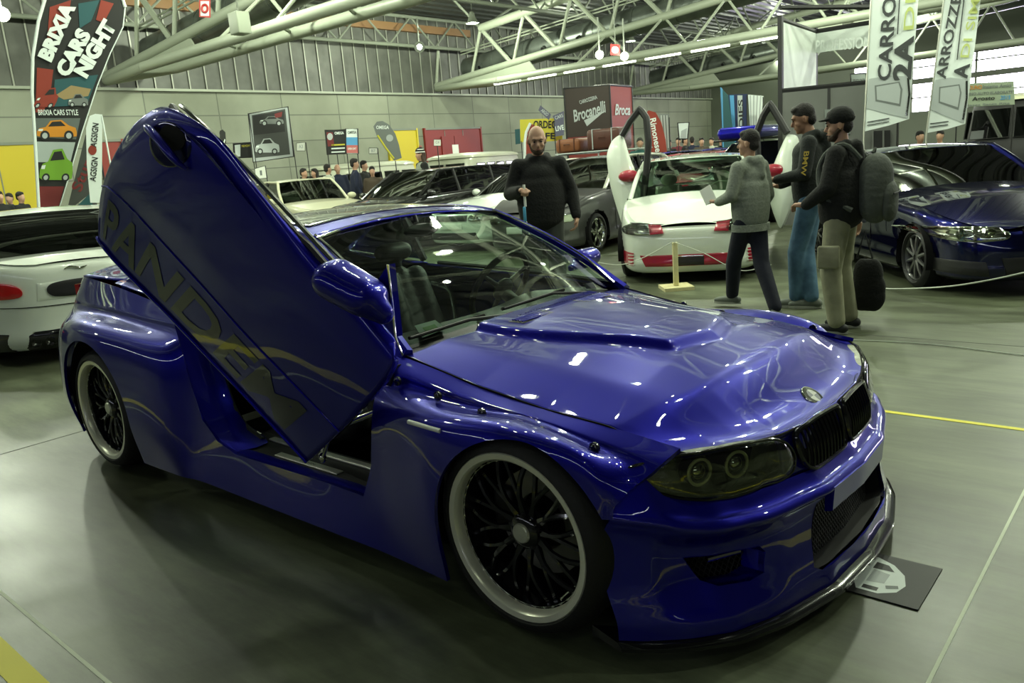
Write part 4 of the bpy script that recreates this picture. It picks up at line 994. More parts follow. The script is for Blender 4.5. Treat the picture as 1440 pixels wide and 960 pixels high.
def make_car(name, label, loc, head, sp, paint, group=None, category='car'):
    t = thing(name, label, category, (loc[0], loc[1], 0), head, group)
    L, W, H = sp['L'], sp['W'], sp['H']; hw = W/2; nf = sp.get('nf', 4.5); nr = sp.get('nr', 4.0)
    zh, zn, zt, zbl = sp['zh'], sp['zn'], sp['zt'], sp.get('zbl', sp['zh'])
    xc, xw, xr, xb = sp['xc'], sp['xw'], sp['xr'], sp['xb']; g = sp.get('clear', .14)
    fa, ra, RT = sp['fa'], sp['ra'], sp.get('RT', .30); RR = sp.get('RR', .22)
    ztab = sorted([(-L/2, zt-.05), (-L/2+.25, zt), (xb, zt), ((xb+xc)/2, (zbl+zt)/2), (xc, zh), (xc+(L/2-xc)*.5, zh-(zh-zn)*.32), (L/2-.12, zn), (L/2, zn-.03)])
    def ztop(x): return itp(ztab, x)
    def plan(tt):
        c, s = math.cos(tt), math.sin(tt); n = nf if c > 0 else nr
        return (L/2*math.copysign(abs(c)**(2/n), c), hw*abs(s)**(2/n)*(1 if s >= 0 else -1))
    def prof(x):
        z = ztop(x); return [(.075, z), (.030, z-.035), (.008, z-.12), (0, g+(z-g)*.55), (.006, g+(z-g)*.32), (.0, g+.10), (.02, g+.03), (.05, g)]
    def wrap(tt, rows=None):
        x, y = plan(tt); r = math.hypot(x/(L/2), y/hw); out = []
        # inward direction of the plan curve
        x2, y2 = plan(tt+.01); x1, y1 = plan(tt-.01); dx, dy = x2-x1, y2-y1; l = math.hypot(dx, dy) or 1; nx, ny = -dy/l, dx/l
        for i, z in prof(x): out.append((x+nx*i, y+ny*i, z))
        return out
    # dense angles: uniform along the outline
    tt = []; N = 150
    ts = np.linspace(0, PI, 2000); P = np.array([plan(a) for a in ts]); d = np.r_[0, np.cumsum(np.hypot(*np.diff(P, axis=0).T))]; ta = np.interp(np.linspace(0, d[-1], N), d, ts)
    A = np.array([wrap(a) for a in ta])                    # N x 8 x 3
    A = grid(A.transpose(1, 0, 2), 34, N)
    AR_ = RT+sp.get('gap', .03)
    def ka(p): return not any(math.hypot(p[0]-x, p[2]-RT) < AR_ or (p[2] < RT and abs(p[0]-x) < AR_) for x in (fa, ra)) or abs(p[1]) < hw*.55
    def sa(p):
        p = Vector(p)
        if abs(p[1]) < hw*.55: return p
        for x in (fa, ra):
            if p.z < RT and abs(p.x-x) < AR_: p.x = x-AR_ if p.x < x else x+AR_
            d = math.hypot(p.x-x, p.z-RT)
            if p.z >= RT and 1e-4 < d < AR_: p.x = x+(p.x-x)*AR_/d; p.z = RT+(p.z-RT)*AR_/d
        return p
    lo = sp.get('lower_paint')
    for mir in (False, True): link('body_side', sheet(A, mirror=mir, keep=ka, snap=sa), paint, t)
    # hood and boot, crowned between the upper edges
    def lid(nm, xa, xb_, crown, mm=paint):
        G = []
        for x in np.linspace(xa, xb_, 26):
            e = min(abs(x), L/2-.004); n = nf if x > 0 else nr
            y = hw*(1-(e/(L/2))**n)**(1/n); y = max(y-.07, .02)*1.0; z = ztop(x)
            G.append([(x-(.03 if x > 0 else -.03)*(abs(x)/(L/2))**8, f*y, z+crown*(1-f*f)*(1-.6*(abs(x)/(L/2))**6)) for f in np.linspace(-1, 1, 25)])
        o = link(nm, sheet(np.array(G)), mm, t); return o
    lid('hood', xc-.03, L/2-.03, sp.get('crown', .045)); 
    if xb > -L/2+.12: lid('boot_lid', -L/2+.03, xb+.03, .02)
    # glasshouse
    yb = hw-.10; yt = hw*sp.get('tumble', .72); zr = H
    def rowp(x, y, z, bow, cr=.02): return [(x+bow*(1-f*f), f*y, z+cr*(1-f*f)) for f in np.linspace(-1, 1, 9)]
    WS = np.array([rowp(xc, yb, zh, .10), rowp((xc+xw)/2-.02, (yb+yt)/2+.01, (zh+zr)/2+.0, .07), rowp(xw, yt, zr-.045, .05)])
    gl = sp.get('glass', M_MIDG)
    link('windshield', sheet(grid(WS, 14, 24)), gl, t)
    RWn = np.array([rowp(xb, yb, zt+.0, -.05), rowp((xb+xr)/2-.02, (yb+yt)/2+.01, (zt+zr)/2+.02, -.04), rowp(xr, yt, zr-.05, -.03)])
    link('rear_window', sheet(grid(RWn, 14, 24)), gl, t)
    RF = np.array([rowp(xw, yt, zr-.045, .05), rowp(xw*.6+xr*.4, yt, zr-.02, 0, .03), rowp(xw*.3+xr*.7, yt, zr-.022, 0, .03), rowp(xr, yt, zr-.05, -.03)])
    solid(link('roof_skin', sheet(grid(RF, 18, 24)), sp.get('roof', paint), t), .012)
    nside = sp.get('windows', 2)
    for s in (-1, 1):
        front = spline([(xc+.02, s*yb, zh-.01), ((xc+xw)/2-.02, s*((yb+yt)/2+.012), (zh+zr)/2), (xw, s*yt, zr-.045)], 12)
        rail = spline([(xw, s*yt, zr-.045), (xw*.5+xr*.5, s*(yt+.01), zr-.022), (xr, s*yt, zr-.05)], 12)
        rear = spline([(xr, s*yt, zr-.05), ((xb+xr)/2-.02, s*((yb+yt)/2+.012), (zt+zr)/2+.02), (xb, s*yb, zt-.01)], 12)
        MB().path(front+rail[1:]+rear[1:], [.028]*12+[.026]*11+[sp.get('cpil', .05)]*11, 8).build('roof_pillar', sp.get('pillar', paint), t)
        # side glass between belt and rail
        def top(x):
            Q = front+rail+rear; b = max((q for q in Q), key=lambda q: -abs(q[0]-x)); return b
        fx, rx = xc-.05, xb+.10; cuts = np.linspace(fx, rx, nside+1)
        for i in range(nside):
            a, b = cuts[i]-.015, cuts[i+1]+.015; pts = []
            xs = np.linspace(a, b, 10)
            up = [top(x) for x in xs]; lowr = [(x, s*(yb+.015), ztop(x)+.0) for x in xs]
            M_ = np.array([[(x, l[1], l[2]) for x, l in zip(xs, lowr)], [(u[0]*.5+x*.5, (u[1]+l[1])/2+s*.01, (u[2]+l[2])/2) for x, l, u in zip(xs, lowr, up)], [(u[0], u[1], u[2]) for x, u in zip(xs, up)]])
            link('side_window', sheet(grid(M_, 8, 20)), sp.get('sglass', gl), t)
            if i: 
                u = top(cuts[i]); MB().path([(cuts[i], s*(yb+.02), ztop(cuts[i])), (u[0], u[1]+s*.005, u[2])], .028, 6).build('door_pillar', sp.get('bpil', M_BLK), t)
        MB().path([(x, s*(yb+.03), ztop(x)+.004) for x in np.linspace(xc, xb, 14)], .010, 6).build('window_trim', sp.get('trim', M_BLK), t)
        for i, x in enumerate(np.linspace(xc-.12, xb+.15, nside+1)[:-1] if nside > 1 else [xc-.12]):
            y = s*(hw+.001); MB().path([(x, s*(hw-.01), ztop(x)-.13), (x+.01, y, g+(ztop(x)-g)*.5), (x-.02, y, g+.14)], .004, 4).build('door_gap', M_MATTBLK, t)
            xh = x-.78 if nside == 1 else x-.70; MB().path([(xh, s*(hw-.004), ztop(x)-.17), (xh-.09, s*(hw+.014), ztop(x)-.17), (xh-.18, s*(hw-.004), ztop(x)-.17)], .012, 6).build('door_handle', sp.get('handle', paint), t)
        if sp.get('no_mirror'): continue
        c = Vector((xc-.15, s*(hw+.07), zh+.06)); bl = MB(); bl.ell(c, (.06, .10, .065), 14, 10); bl.tube(c, (c.x, s*(hw-.08), zh+.0), .02); bl.build('side_mirror', sp.get('mirror', paint), t)
    # inside
    mb = MB(); mb.box((xb+.05, -yb+.03, g), (xc-.02, yb-.03, g+.10)); mb.box((xc-.03, -yb, g), (fa+.05, yb, zh-.17)); mb.box((ra-.1, -hw*.6, g+.1), (xb+.05, hw*.6, zt-.2)); mb.box((-L/2+.2, -hw*.55, g), (ra, hw*.55, zt-.25)); mb.box((fa, -hw*.55, g), (L/2-.25, hw*.55, zn-.18)); mb.build('underbody', M_MATTBLK, t, smooth=False)
    mb = MB(); rows = [[(xc+.08, y, zh-.03), (xc-.14, y, zh-.005), (xc-.30, y, zh-.06), (xc-.30, y, zh-.22), (xc, y, zh-.25)] for y in np.linspace(-yb+.02, yb-.02, 9)]
    mb.loft(rows, True, True).build('dashboard', sp.get('dash', M_BLK), t)
    sm_ = sp.get('seat', M_SEATG)
    for y in (-.36*W/1.7, .36*W/1.7):
        mb = MB(); x = xc-1.0
        mb.rbox((x-.25, y-.23, g+.12), (x+.25, y+.23, g+.30), .06); o = mb.build('seat', sm_, t)
        mb = MB(); mb.loft([[(x-.20-.16*f+c*.06, y+q*(.22-.05*f), g+.25+.62*f*(zh+.08-g-.25)/.62) for c, q in ((1, -.8), (1.2, 0), (1, .8), (.3, 1), (-.8, .8), (-.8, -.8), (.3, -1))] for f in np.linspace(0, 1, 6)], True, True); mb.build('seat_back', sm_, o)
        MB().ell((x-.40, y, zh+.15), (.05, .11, .08), 12, 8).build('headrest', sm_, o)
    Q = Matrix.Translation((xc-.42, sp.get('drv', 1)*.36*W/1.7, zh-.02)) @ Euler((0, math.radians(-62), 0)).to_matrix().to_4x4()
    MB().path([tuple(Q @ Vector((.17*math.cos(a), .17*math.sin(a), 0))) for a in [2*PI*k/28 for k in range(28)]], .012, 6, closed=True).build('steering_wheel', sp.get('wheel', M_BLK), t)
    # wheels
    for x in (fa, ra):
        for s in (-1, 1):
            car_wheel(t, x, s, abs(plan(math.acos(max(-1, min(1, math.copysign((abs(x)/(L/2))**((nf if x > 0 else nr)/2), x)))))[1])-.010, RT, RR, RT, sp.get('rim', M_ALU), sp.get('spokes', 5))
            rows = [[(x+AR_*math.cos(a), s*y, RT+AR_*math.sin(a)) for a in np.linspace(-.25, PI+.25, 20)] for y in (hw-.30, hw-.01)]
            m_ = MB(); m_.loft(rows, False, False); m_.add(rows[0], [tuple(range(20))]); m_.build('wheel_well', M_MATTBLK, t)
    # front features from polygons in (y, z)
    def fx_(y, z, sgn=1):
        n = nf if sgn > 0 else nr; x = L/2*(1-min(.999, abs(y)/hw)**n)**(1/n); x0 = x
        R = np.array(prof(sgn*x0)); Q = np.array([crv(R, 7*q/60.) for q in range(61)])[::-1]; zs = np.maximum.accumulate(Q[:, 1]); ii = Q[:, 0]
        return sgn*(x-float(np.interp(z, zs, ii)))
    def face_poly(nm, poly, m, off=.012, sgn=1, parent=t, dep=.03, smooth_=True, lens=None):
        ring = [p[:2] for p in (spline([(a, b, 0) for a, b in poly], 40, closed=True) if smooth_ else [(a, b, 0) for a, b in poly])]
        if not smooth_:
            rr = []
            for i in range(len(ring)):
                a = ring[i]; b = ring[(i+1) % len(ring)]
                for f in np.linspace(0, 1, 6)[:-1]: rr.append((a[0]+(b[0]-a[0])*f, a[1]+(b[1]-a[1])*f))
            ring = rr
        cy = sum(a for a, b in ring)/len(ring); cz = sum(b for a, b in ring)/len(ring)
        def rg(f, d): return [(fx_(cy+(a-cy)*f, cz+(b-cz)*f, sgn)+sgn*d, cy+(a-cy)*f, cz+(b-cz)*f) for a, b in ring]
        o = MB().loft([rg(1, -dep), rg(1, off), rg(.92, off+.003), rg(.6, off+.004), rg(.3, off+.004), rg(.02, off+.004)], True, False).build(nm, m, parent)
        if lens: MB().loft([rg(.99, off+.001), rg(.9, off+.014), rg(.5, off+.02), rg(.02, off+.02)], True, False).build('lamp_cover', lens, o)
        return o
    t_ = dict(t=t, fx=fx_, poly=face_poly, hw=hw)
    feat = sp.get('feat')
    if feat: feat(t_)
    return t
def mirror_poly(P): return [(-a, b) for a, b in P]
def std_feat(hz=.56, hy=(.42, .72), grille=True, plate=True, rear=True, hl=None, tail=None, plate_m=None):
    def f(T):
        poly, fx, t = T['poly'], T['fx'], T['t']
        P = [(hy[0], hz-.05), (hy[0], hz+.04), (hy[1]-.08, hz+.06), (hy[1], hz+.03), (hy[1]-.02, hz-.05)]
        for Q in (P, mirror_poly(P)):
            o = poly('headlight', Q, hl or M_CHROME, lens=M_CLEAR)
        if grille:
            poly('radiator_grille', [(-.36, hz-.05), (-.36, hz+.045), (.36, hz+.045), (.36, hz-.05)], M_MESHBLK, smooth_=False)
        poly('lower_intake', [(-.55, .20), (-.50, .32), (.50, .32), (.55, .20)], M_MESHBLK, smooth_=False)
        if plate: poly('number_plate', [(-.26, .37), (-.26, .47), (.26, .47), (.26, .37)], M_PAPER, off=.012, smooth_=False)
        if rear:
            R = [(.50, .62), (.50, .74), (.78, .74), (.80, .62)]
            for Q in (R, mirror_poly(R)): poly('tail_lamp', Q, tail or M_REDL, sgn=-1)
    return f
def kidneys(hz=.55, hl=None, ringed=True, hlp=None):
    def f(T):
        poly, fx, t = T['poly'], T['fx'], T['t']
        P = hlp or [(.40, hz-.03), (.42, hz+.045), (.62, hz+.065), (.80, hz+.05), (.84, hz-.0), (.72, hz-.05), (.55, hz-.055)]
        for Q, s in ((P, 1), (mirror_poly(P), -1)):
            o = poly('headlight', Q, M_CHROME, lens=M_CLEAR)
            for y in (.52, .68):
                x = fx(s*y, hz)-.0; MB().ell((x+.006, s*y, hz+.005), (.02, .045, .045), 16, 10).build('lamp_projector', M_SMOKE, o)
        K = [(.03, hz-.06), (.03, hz+.055), (.12, hz+.07), (.27, hz+.05), (.27, hz-.04), (.14, hz-.075)]
        for Q in (K, mirror_poly(K)): poly('kidney_grille', Q, M_GLOSSBLK, off=.012)
        poly('lower_intake', [(-.40, .17), (-.45, .33), (.45, .33), (.40, .17)], M_MESHBLK, smooth_=False)
        S_ = [(.52, .18), (.55, .30), (.78, .31), (.80, .20)]
        for Q in (S_, mirror_poly(S_)): poly('side_intake', Q, M_MESHBLK, smooth_=False)
    return f
VS = .92
def body(L=4.4, W=1.74, H=1.33, zh=.86, zn=.64, zt=.88, xc=.75, xw=.05, xr=-1.35, xb=-1.75, fa=1.32, ra=-1.33, **k):
    d = dict(L=L, W=W, H=H, zh=zh, zn=zn, zt=zt, xc=xc, xw=xw, xr=xr, xb=xb, fa=fa, ra=ra); d.update(k); return d
R90 = math.radians(-90)
# ---- white hatchback with both scissor doors up
def seat_feat(T):
    poly, fx, t = T['poly'], T['fx'], T['t']
    P = [(.28, .545), (.31, .615), (.52, .655), (.70, .615), (.745, .55), (.62, .525), (.42, .53)]
    for s, Q in ((1, P), (-1, mirror_poly(P))):
        o = poly('headlight', Q, M_CHROME, lens=M_CLEAR)
        for y, r in ((.56, .035), (.66, .025)): MB().ell((fx(s*y, .59)+.006, s*y, .59), (.015, r, r), 14, 10).build('lamp_reflector', M_SMOKE, o)
        e = [(.255, .54), (.285, .625), (.42, .635), (.40, .53)]
        poly('red_eyebrow', e if s > 0 else mirror_poly(e), M_REDP, off=.026, smooth_=False)
    poly('lower_grille', [(-.46, .19), (-.52, .31), (.52, .31), (.46, .19)], M_REDP, smooth_=False, off=.006)
    for s in (1, -1):
        e = [(.60, .19), (.59, .33), (.76, .34), (.78, .25), (.72, .19)]
        poly('side_scoop', e if s > 0 else mirror_poly(e), M_REDP, smooth_=False, off=.006)
        for k in range(4):
            z = .205+k*.035; a = (fx(.59, z)+.012, s*.585, z); b = (fx(.66, z)+.012, s*.66, z-.006); MB().path([a, b], .006, 5).build('scoop_fin', M_WHITEP, t)
    p = poly('number_plate', [(-.15, .195), (-.15, .285), (.15, .285), (.15, .195)], M_BLK, off=.02, smooth_=False)
    MB().path([(fx(y, .295)+.02, y, .296) for y in np.linspace(-.15, .15, 6)], .006, 5).build('plate_border', M_CHROME, p)
    MB().path([(fx(y, .60)+.0+.003, y, .655-.055*(abs(y)/.32)**2*0-.035*(1-(abs(y)/.62)**2)) for y in np.linspace(-.62, .62, 24)], .005, 5).build('hood_gap', M_MATTBLK, t)
M_IVORY = mat('ivory_trim', (.40, .40, .31), .6)
wc = make_car('hatchback_car', 'white hatchback with red grille panels and both scissor doors raised', (-3.47, 6.78), math.radians(-64),
    body(L=3.92, W=1.62, H=1.30, zh=.85, zn=.63, zt=.90, xc=.86, xw=.22, xr=-1.45, xb=-1.80, fa=1.20, ra=-1.25, RT=.285, nf=4.2, glass=M_WIND, seat=M_IVORY, dash=M_IVORY, wheel=M_IVORY, no_mirror=1, windows=1, feat=seat_feat, clear=.12, crown=.06), M_WHITEP)
def scissor(label_, panel, frame, mir_c, y0, y1, flip):
    def D3(px, py, t_): return aty(px, py, y0+(y1-y0)*t_)
    ymin = min(p[1] for p in panel); ymax = max(p[1] for p in panel)
    loc = wc.matrix_world
    inv = (Matrix.Translation(wc.location) @ Matrix.Rotation(wc.rotation_euler.z, 4, 'Z')).inverted()
    P = [inv @ D3(x, y, (ymax-y)/(ymax-ymin)) for x, y in panel]
    c = sum(P, Vector())/len(P); n = (P[1]-P[0]).cross(P[3]-P[0]).normalized()
    if (inv.to_3x3() @ Vector((0, -1, 0))).dot(n) < 0: n = -n
    P = [P[i].lerp(P[(i+1) % len(P)], q/5) for i in range(len(P)) for q in range(5)]
    for _ in range(2): P = [(P[i-1]+P[i]*2+P[(i+1) % len(P)])/4 for i in range(len(P))]
    o = MB().loft([[tuple(p-n*.05) for p in P], [tuple(p+(c-p)*.01) for p in P], [tuple(p+(c-p)*.10+n*.02) for p in P], [tuple(p+(c-p)*.5+n*.045) for p in P], [tuple(p+(c-p)*.98+n*.05) for p in P]], True, True).build('scissor_door', M_WHITEP, wc, label=label_)
    F = [inv @ D3(x, y, (ymax-y)/(ymax-ymin)) for x, y in frame]
    F2 = []
    for i in range(len(F)-1): F2 += [F[i].lerp(F[i+1], q/5) for q in range(5)]
    F2.append(F[-1])
    MB().path(F2, .042, 8).build('window_frame', M_BLK, o)
    pg = F+[]; mb = MB(); mb.add([tuple(p-n*.01) for p in pg], [tuple(range(len(pg)))]); mb.build('door_glass', M_CLEAR, o, smooth=False)
    m_ = inv @ D3(*mir_c, (ymax-mir_c[1])/(ymax-ymin)); MB().ell(m_+n*.06, (.07, .13, .075), 18, 12).build('door_mirror', M_REDP, o, label='red door mirror')
    return o
scissor('raised right-hand scissor door', [(860, 197), (873, 187), (884, 225), (900, 262), (905, 280), (893, 305), (879, 329), (868, 296), (857, 258), (852, 218)], [(875, 191), (886, 171), (900, 153), (909, 166), (912, 200), (909, 240), (905, 278)], (888, 248), 6.05, 6.20, 1)
scissor('raised left-hand scissor door', [(1107, 187), (1120, 190), (1125, 218), (1122, 260), (1108, 300), (1097, 325), (1087, 300), (1080, 275), (1083, 243), (1095, 213)], [(1107, 187), (1095, 166), (1083, 146), (1073, 163), (1064, 187), (1066, 235), (1080, 275)], (1090, 240), 6.72, 6.85, -1)
# ---- navy coupe at the right
nb_h = math.radians(-52)
make_car('coupe_car', 'dark navy coupe with grey multi-spoke wheels behind the white rope', (-.72, 6.85), nb_h,
    body(L=4.3, W=1.70, H=1.22, zh=.79, zn=.58, zt=.84, xc=.60, xw=-.10, xr=-1.25, xb=-1.80, fa=1.38, ra=-1.28, RT=.275, RR=.215, spokes=10, rim=M_GREYP, feat=kidneys(.52), windows=1, glass=M_DARKG, crown=.07), M_NAVY)
# ---- white saloon at the left, seen from behind
def white_rear(T):
    poly, fx, t = T['poly'], T['fx'], T['t']
    P = [(.46, .60), (.45, .69), (.60, .735), (.80, .72), (.84, .66), (.80, .60)]
    for Q in (P, mirror_poly(P)): poly('tail_lamp', Q, M_REDL, sgn=-1, off=.012)
    poly('plate_recess', [(-.33, .555), (-.31, .70), (.31, .70), (.33, .555)], M_WHITEP, sgn=-1, off=.004, smooth_=False)
    p = poly('number_plate', [(-.20, .58), (-.20, .69), (.20, .69), (.20, .58)], M_BLK, sgn=-1, off=.016, smooth_=True)
    b = MB(); b.path([(fx(y, .80, -1)-.012, y, .80+.01*math.sin(y*40)) for y in np.linspace(-.09, .09, 9)], [.003, .008, .010, .008, .011, .008, .010, .006, .003], 8); b.build('boot_emblem', M_CHROME, t)
    poly('rear_diffuser', [(-.70, .13), (-.66, .30), (.66, .30), (.70, .13)], M_GLOSSBLK, sgn=-1, off=.010, smooth_=False)
    MB().path([(fx(y, .50, -1)-.004, y, .50+.02*(abs(y)/.6)**2) for y in np.linspace(-.72, .72, 20)], .004, 5).build('boot_gap', M_MATTBLK, t)
    for y in (-.30, -.40, .30, .40): MB().lathe([(.030, .04), (.036, -.02), (.040, .10)], 'X', 18, Matrix.Translation((fx(y, .2, -1)-.01, y, .205))).build('exhaust_tip', M_CHROME, t)
make_car('saloon_car', 'white saloon seen from behind with red tail lamp and blacked-out plate', (-8.06, .72), math.radians(168),
    body(L=4.5, W=1.78, H=1.30, zh=.88, zn=.66, zt=.90, xc=.75, xw=.05, xr=-1.05, xb=-1.62, fa=1.38, ra=-1.35, RT=.31, nr=3.4, feat=white_rear, windows=2, glass=M_DARKG), M_WHITEP)
# ---- middle row
make_car('estate_car', 'long black estate car parked behind the blue coupe', (-10.1, 8.45), R90,
    body(L=4.75, W=1.78, H=1.40, zh=.92, zn=.70, zt=1.0, xc=.95, xw=.30, xr=-1.95, xb=-2.2, fa=1.45, ra=-1.4, windows=3, glass=M_DARKG, feat=std_feat(.6)), M_BLACKP)
make_car('saloon_car', 'small cream saloon with a plain windscreen behind the blue roof', (-13.2, 7.75), math.radians(-14),
    body(L=4.0, W=1.62, H=1.40, zh=.93, zn=.80, zt=.93, xc=.70, xw=.25, xr=-1.0, xb=-1.40, fa=1.2, ra=-1.2, nf=4.5, nr=4.5, windows=2, glass=M_MIDG, feat=std_feat(.65), mirror=M_CREAMP), M_CREAMP)
make_car('hatchback_car', 'dark grey car with pale pillars standing behind the man in black', (-6.26, 8.45), math.radians(-84),
    body(L=4.1, W=1.70, H=1.38, zh=.90, zn=.68, zt=.95, xc=.85, xw=.25, xr=-1.5, xb=-1.85, fa=1.25, ra=-1.25, RT=.29, windows=2, glass=M_DARKG, pillar=M_ALU, rim=M_CHROME, feat=std_feat(.56, hl=M_CHROME)), M_GREYP)
make_car('saloon_car', 'low white car half hidden behind the man in black', (-8.12, 9.1), R90,
    body(L=4.1, W=1.66, H=1.22, zh=.84, zn=.66, zt=.86, xc=.55, xw=-.05, xr=-1.2, xb=-1.6, fa=1.25, ra=-1.25, windows=2, glass=M_DARKG, roof=M_BLACKP, pillar=M_BLACKP, feat=std_feat(.56)), M_WHITEP)
make_car('saloon_car', 'dark teal saloon beyond the black estate car', (-10.9, 13.2), R90,
    body(L=4.3, W=1.7, H=1.38, zt=.93, windows=2, glass=M_DARKG, feat=std_feat(.6)), M_TEALP)
make_car('saloon_car', 'black car with its hood side toward the cream saloon', (-12.5, 4.1), math.radians(170),
    body(L=4.4, W=1.72, H=1.30, windows=2, glass=M_DARKG, feat=std_feat(.6)), M_BLACKP)
make_car('convertible_car', 'black vintage convertible with a rounded folded roof near the car poster', (-17.6, 6.6), math.radians(-80),
    body(L=4.1, W=1.6, H=1.52, zh=.98, zn=.86, xc=.6, xw=.35, xr=-.9, xb=-1.3, windows=1, nf=2.4, glass=M_MIDG, feat=std_feat(.65, grille=False)), M_BLACKP)
make_car('saloon_car', 'dark blue car far left beyond the white saloon', (-13.8, -1.3), math.radians(170),
    body(L=4.4, W=1.74, H=1.30, windows=2, glass=M_DARKG, feat=std_feat(.6)), M_NAVY)
make_car('saloon_car', 'dark car with glossy roof between the flags and the raised door', (-13.9, 1.2), math.radians(170),
    body(L=4.4, W=1.74, H=1.28, windows=2, glass=M_DARKG, feat=std_feat(.6)), M_BLACKP)
make_car('hatchback_car', 'red car behind the open door of the white hatchback', (-7.15, 13.6), R90,
    body(L=4.1, W=1.7, H=1.30, windows=2, glass=M_DARKG, feat=std_feat(.6)), M_REDP)
make_car('saloon_car', 'bright blue car beyond the red car', (-9.0, 16.6), R90,
    body(L=4.2, W=1.7, H=1.36, windows=2, glass=M_DARKG, feat=std_feat(.6)), M_BLUE)
wv = make_car('estate_car', 'dark car with a blue roof box behind the white hatchback', (-5.15, 12.8), R90,
    body(L=4.4, W=1.74, H=1.44, zt=1.0, xr=-1.9, xb=-2.0, windows=3, glass=M_DARKG, feat=std_feat(.6)), M_BLACKP)
o = thing('roof_box', 'glossy blue roof box on the dark car behind the white hatchback', 'roof box', (-5.15, 12.6, 1.47))
MB().rbox((-.42, -1.0, .02), (.42, .9, .24), .10).build('box_shell', M_BLUE, o); 
for y in (-.6, .5): MB().tube((-.65, y, .01), (.65, y, .01), .018).build('roof_bar', M_BLK, o)
make_car('saloon_car', 'black car at the right edge beyond the navy coupe', (2.1, 10.4), math.radians(-100),
    body(L=4.4, W=1.74, H=1.30, windows=2, glass=M_DARKG, feat=std_feat(.6)), M_BLACKP)
# ---- boxy vans
def make_van(label, loc, head, L, W, H, low, upp, winm, split=.55, rf=None, name='camper_van', win_n=4, group=None):
    t = thing(name, label, 'van', (loc[0], loc[1], 0), head, group); hw = W/2
    def ring(z, ins, fr=0.):
        P = []
        for k in range(40):
            a = 2*PI*k/40; c, s = math.cos(a), math.sin(a); P.append(((L/2-ins)*math.copysign(abs(c)**.35, c)-fr*(1 if c > 0 else 0), (hw-ins)*math.copysign(abs(s)**.35, s), z))
        return P
    zb = H*split
    MB().loft([ring(.18, .05), ring(.26, 0), ring(zb-.02, .0), ring(zb, .015)], True, True).build('lower_body', low, t)
    b = MB().loft([ring(zb, .02), ring(H-.22, .09, .10), ring(H-.10, .12, .14)], True, True).build('upper_body', upp, t)
    MB().loft([ring(H-.11, .08, .10), ring(H-.05, .10, .12), ring(H, .25, .2), ring(H+.03, .6, .3)], True, True).build('roof_skin', rf or upp, t)
    for s in (-1, 1):
        for k in range(win_n):
            x0 = -L/2+.35+k*(L-.75)/win_n; x1 = x0+(L-.75)/win_n-.12
            q = []
            for x, z in ((x0, zb+.06), (x1, zb+.06), (x1-.02, H-.28), (x0+.02, H-.28)): q.append((x, s*(hw-.02-.07*(z-zb)/(H-.22-zb)+.012), z))
            w = MB().add(q, [(0, 1, 2, 3)]).build('side_window', winm, t, smooth=False)
            MB().path(q, .012, 5, closed=True).build('window_frame', M_BLK, w)
    for s in (-1, 1):
        q = [(L/2-.005, s*.04, zb+.05), (L/2-.005, s*(hw-.22), zb+.05), (L/2-.155, s*(hw-.26), H-.26), (L/2-.155, s*.04, H-.26)]
        w = MB().add([(x+.012, y, z) for x, y, z in q], [(0, 1, 2, 3)]).build('windshield', winm, t, smooth=False)
        MB().path([(x+.012, y, z) for x, y, z in q], .012, 5, closed=True).build('window_frame', M_BLK, w)
        h = MB().lathe([(.10, 0), (.09, .02), (.03, .035), (.0001, .035)], 'X', 20, Matrix.Translation((L/2, s*(hw-.30), .72))).build('headlight', M_CHROME, t)
        for x in (L/2-.75, -L/2+.75): car_wheel(t, x, s, hw-.02, .30, .2, .30, M_CHROME, 5)
    MB().rbox((L/2-.02, -hw+.05, .30), (L/2+.09, hw-.05, .42), .03).build('front_bumper', M_CHROME, t)
    return t
M_VCREAM = mat('van_cream', (.46, .48, .36), .4, coat=.5)
make_van('cream camper van with dark little windows left of the man in the beanie', (-17.9, 13.2), math.radians(-80), 4.1, 1.7, 1.72, M_VCREAM, M_VCREAM, M_DARKG)
make_van('pale split-window camper van right of the man in the beanie', (-14.8, 14.9), math.radians(-72), 4.1, 1.7, 1.74, M_VCREAM, M_VCREAM, M_DARKG, win_n=5)
M_TAN = mat('tan_caravan', (.24, .21, .10), .5)
make_van('tan caravan with one small dark window at the right edge', (.9, 17.8), math.radians(-90), 5.0, 2.0, 2.15, M_TAN, M_TAN, M_DARKG, split=.75, win_n=2, name='caravan')
make_van('dark van with a pale rounded roof beside the tan caravan', (-1.6, 18.6), math.radians(-90), 4.6, 1.9, 1.95, M_BLK, M_BLK, M_DARKG, rf=M_CREAMP)
# ================================================================ people
M_SKIN = mat('skin', (.46, .27, .18), .55); M_SKIN2 = mat('skin_tan', (.33, .18, .11), .55)
M_HAIR = mat('dark_hair', (.010, .008, .006), .7, bump=.6, nscale=120); M_HAIRB = mat('brown_hair', (.05, .028, .014), .7, bump=.6, nscale=120)
M_EYE = mat('eye_dark', (.01, .01, .01), .2); M_LIPS = mat('lip_tone', (.30, .12, .09), .6)
M_TBLK = mat('black_cotton', (.010, .011, .010), .9, bump=.3, nscale=60); M_TCHAR = mat('charcoal_cotton', (.018, .022, .020), .9, bump=.3, nscale=60)
M_TGREY = mat('heather_grey_fleece', (.25, .28, .23), .95, noise=.2, nscale=60, bump=.3); M_TNAVY = mat('navy_tracksuit', (.008, .010, .022), .8, bump=.2, nscale=30)
M_JEAN = mat('washed_denim', (.10, .20, .30), .85, noise=.45, nscale=9, bump=.25, col2=(.05, .11, .18)); M_KHAKI = mat('khaki_cotton', (.30, .30, .20), .9, noise=.25, nscale=9, bump=.3)
M_GTROU = mat('grey_cloth', (.055, .062, .055), .9); M_PACK = mat('grey_backpack_cloth', (.075, .085, .072), .85, bump=.3, nscale=40)
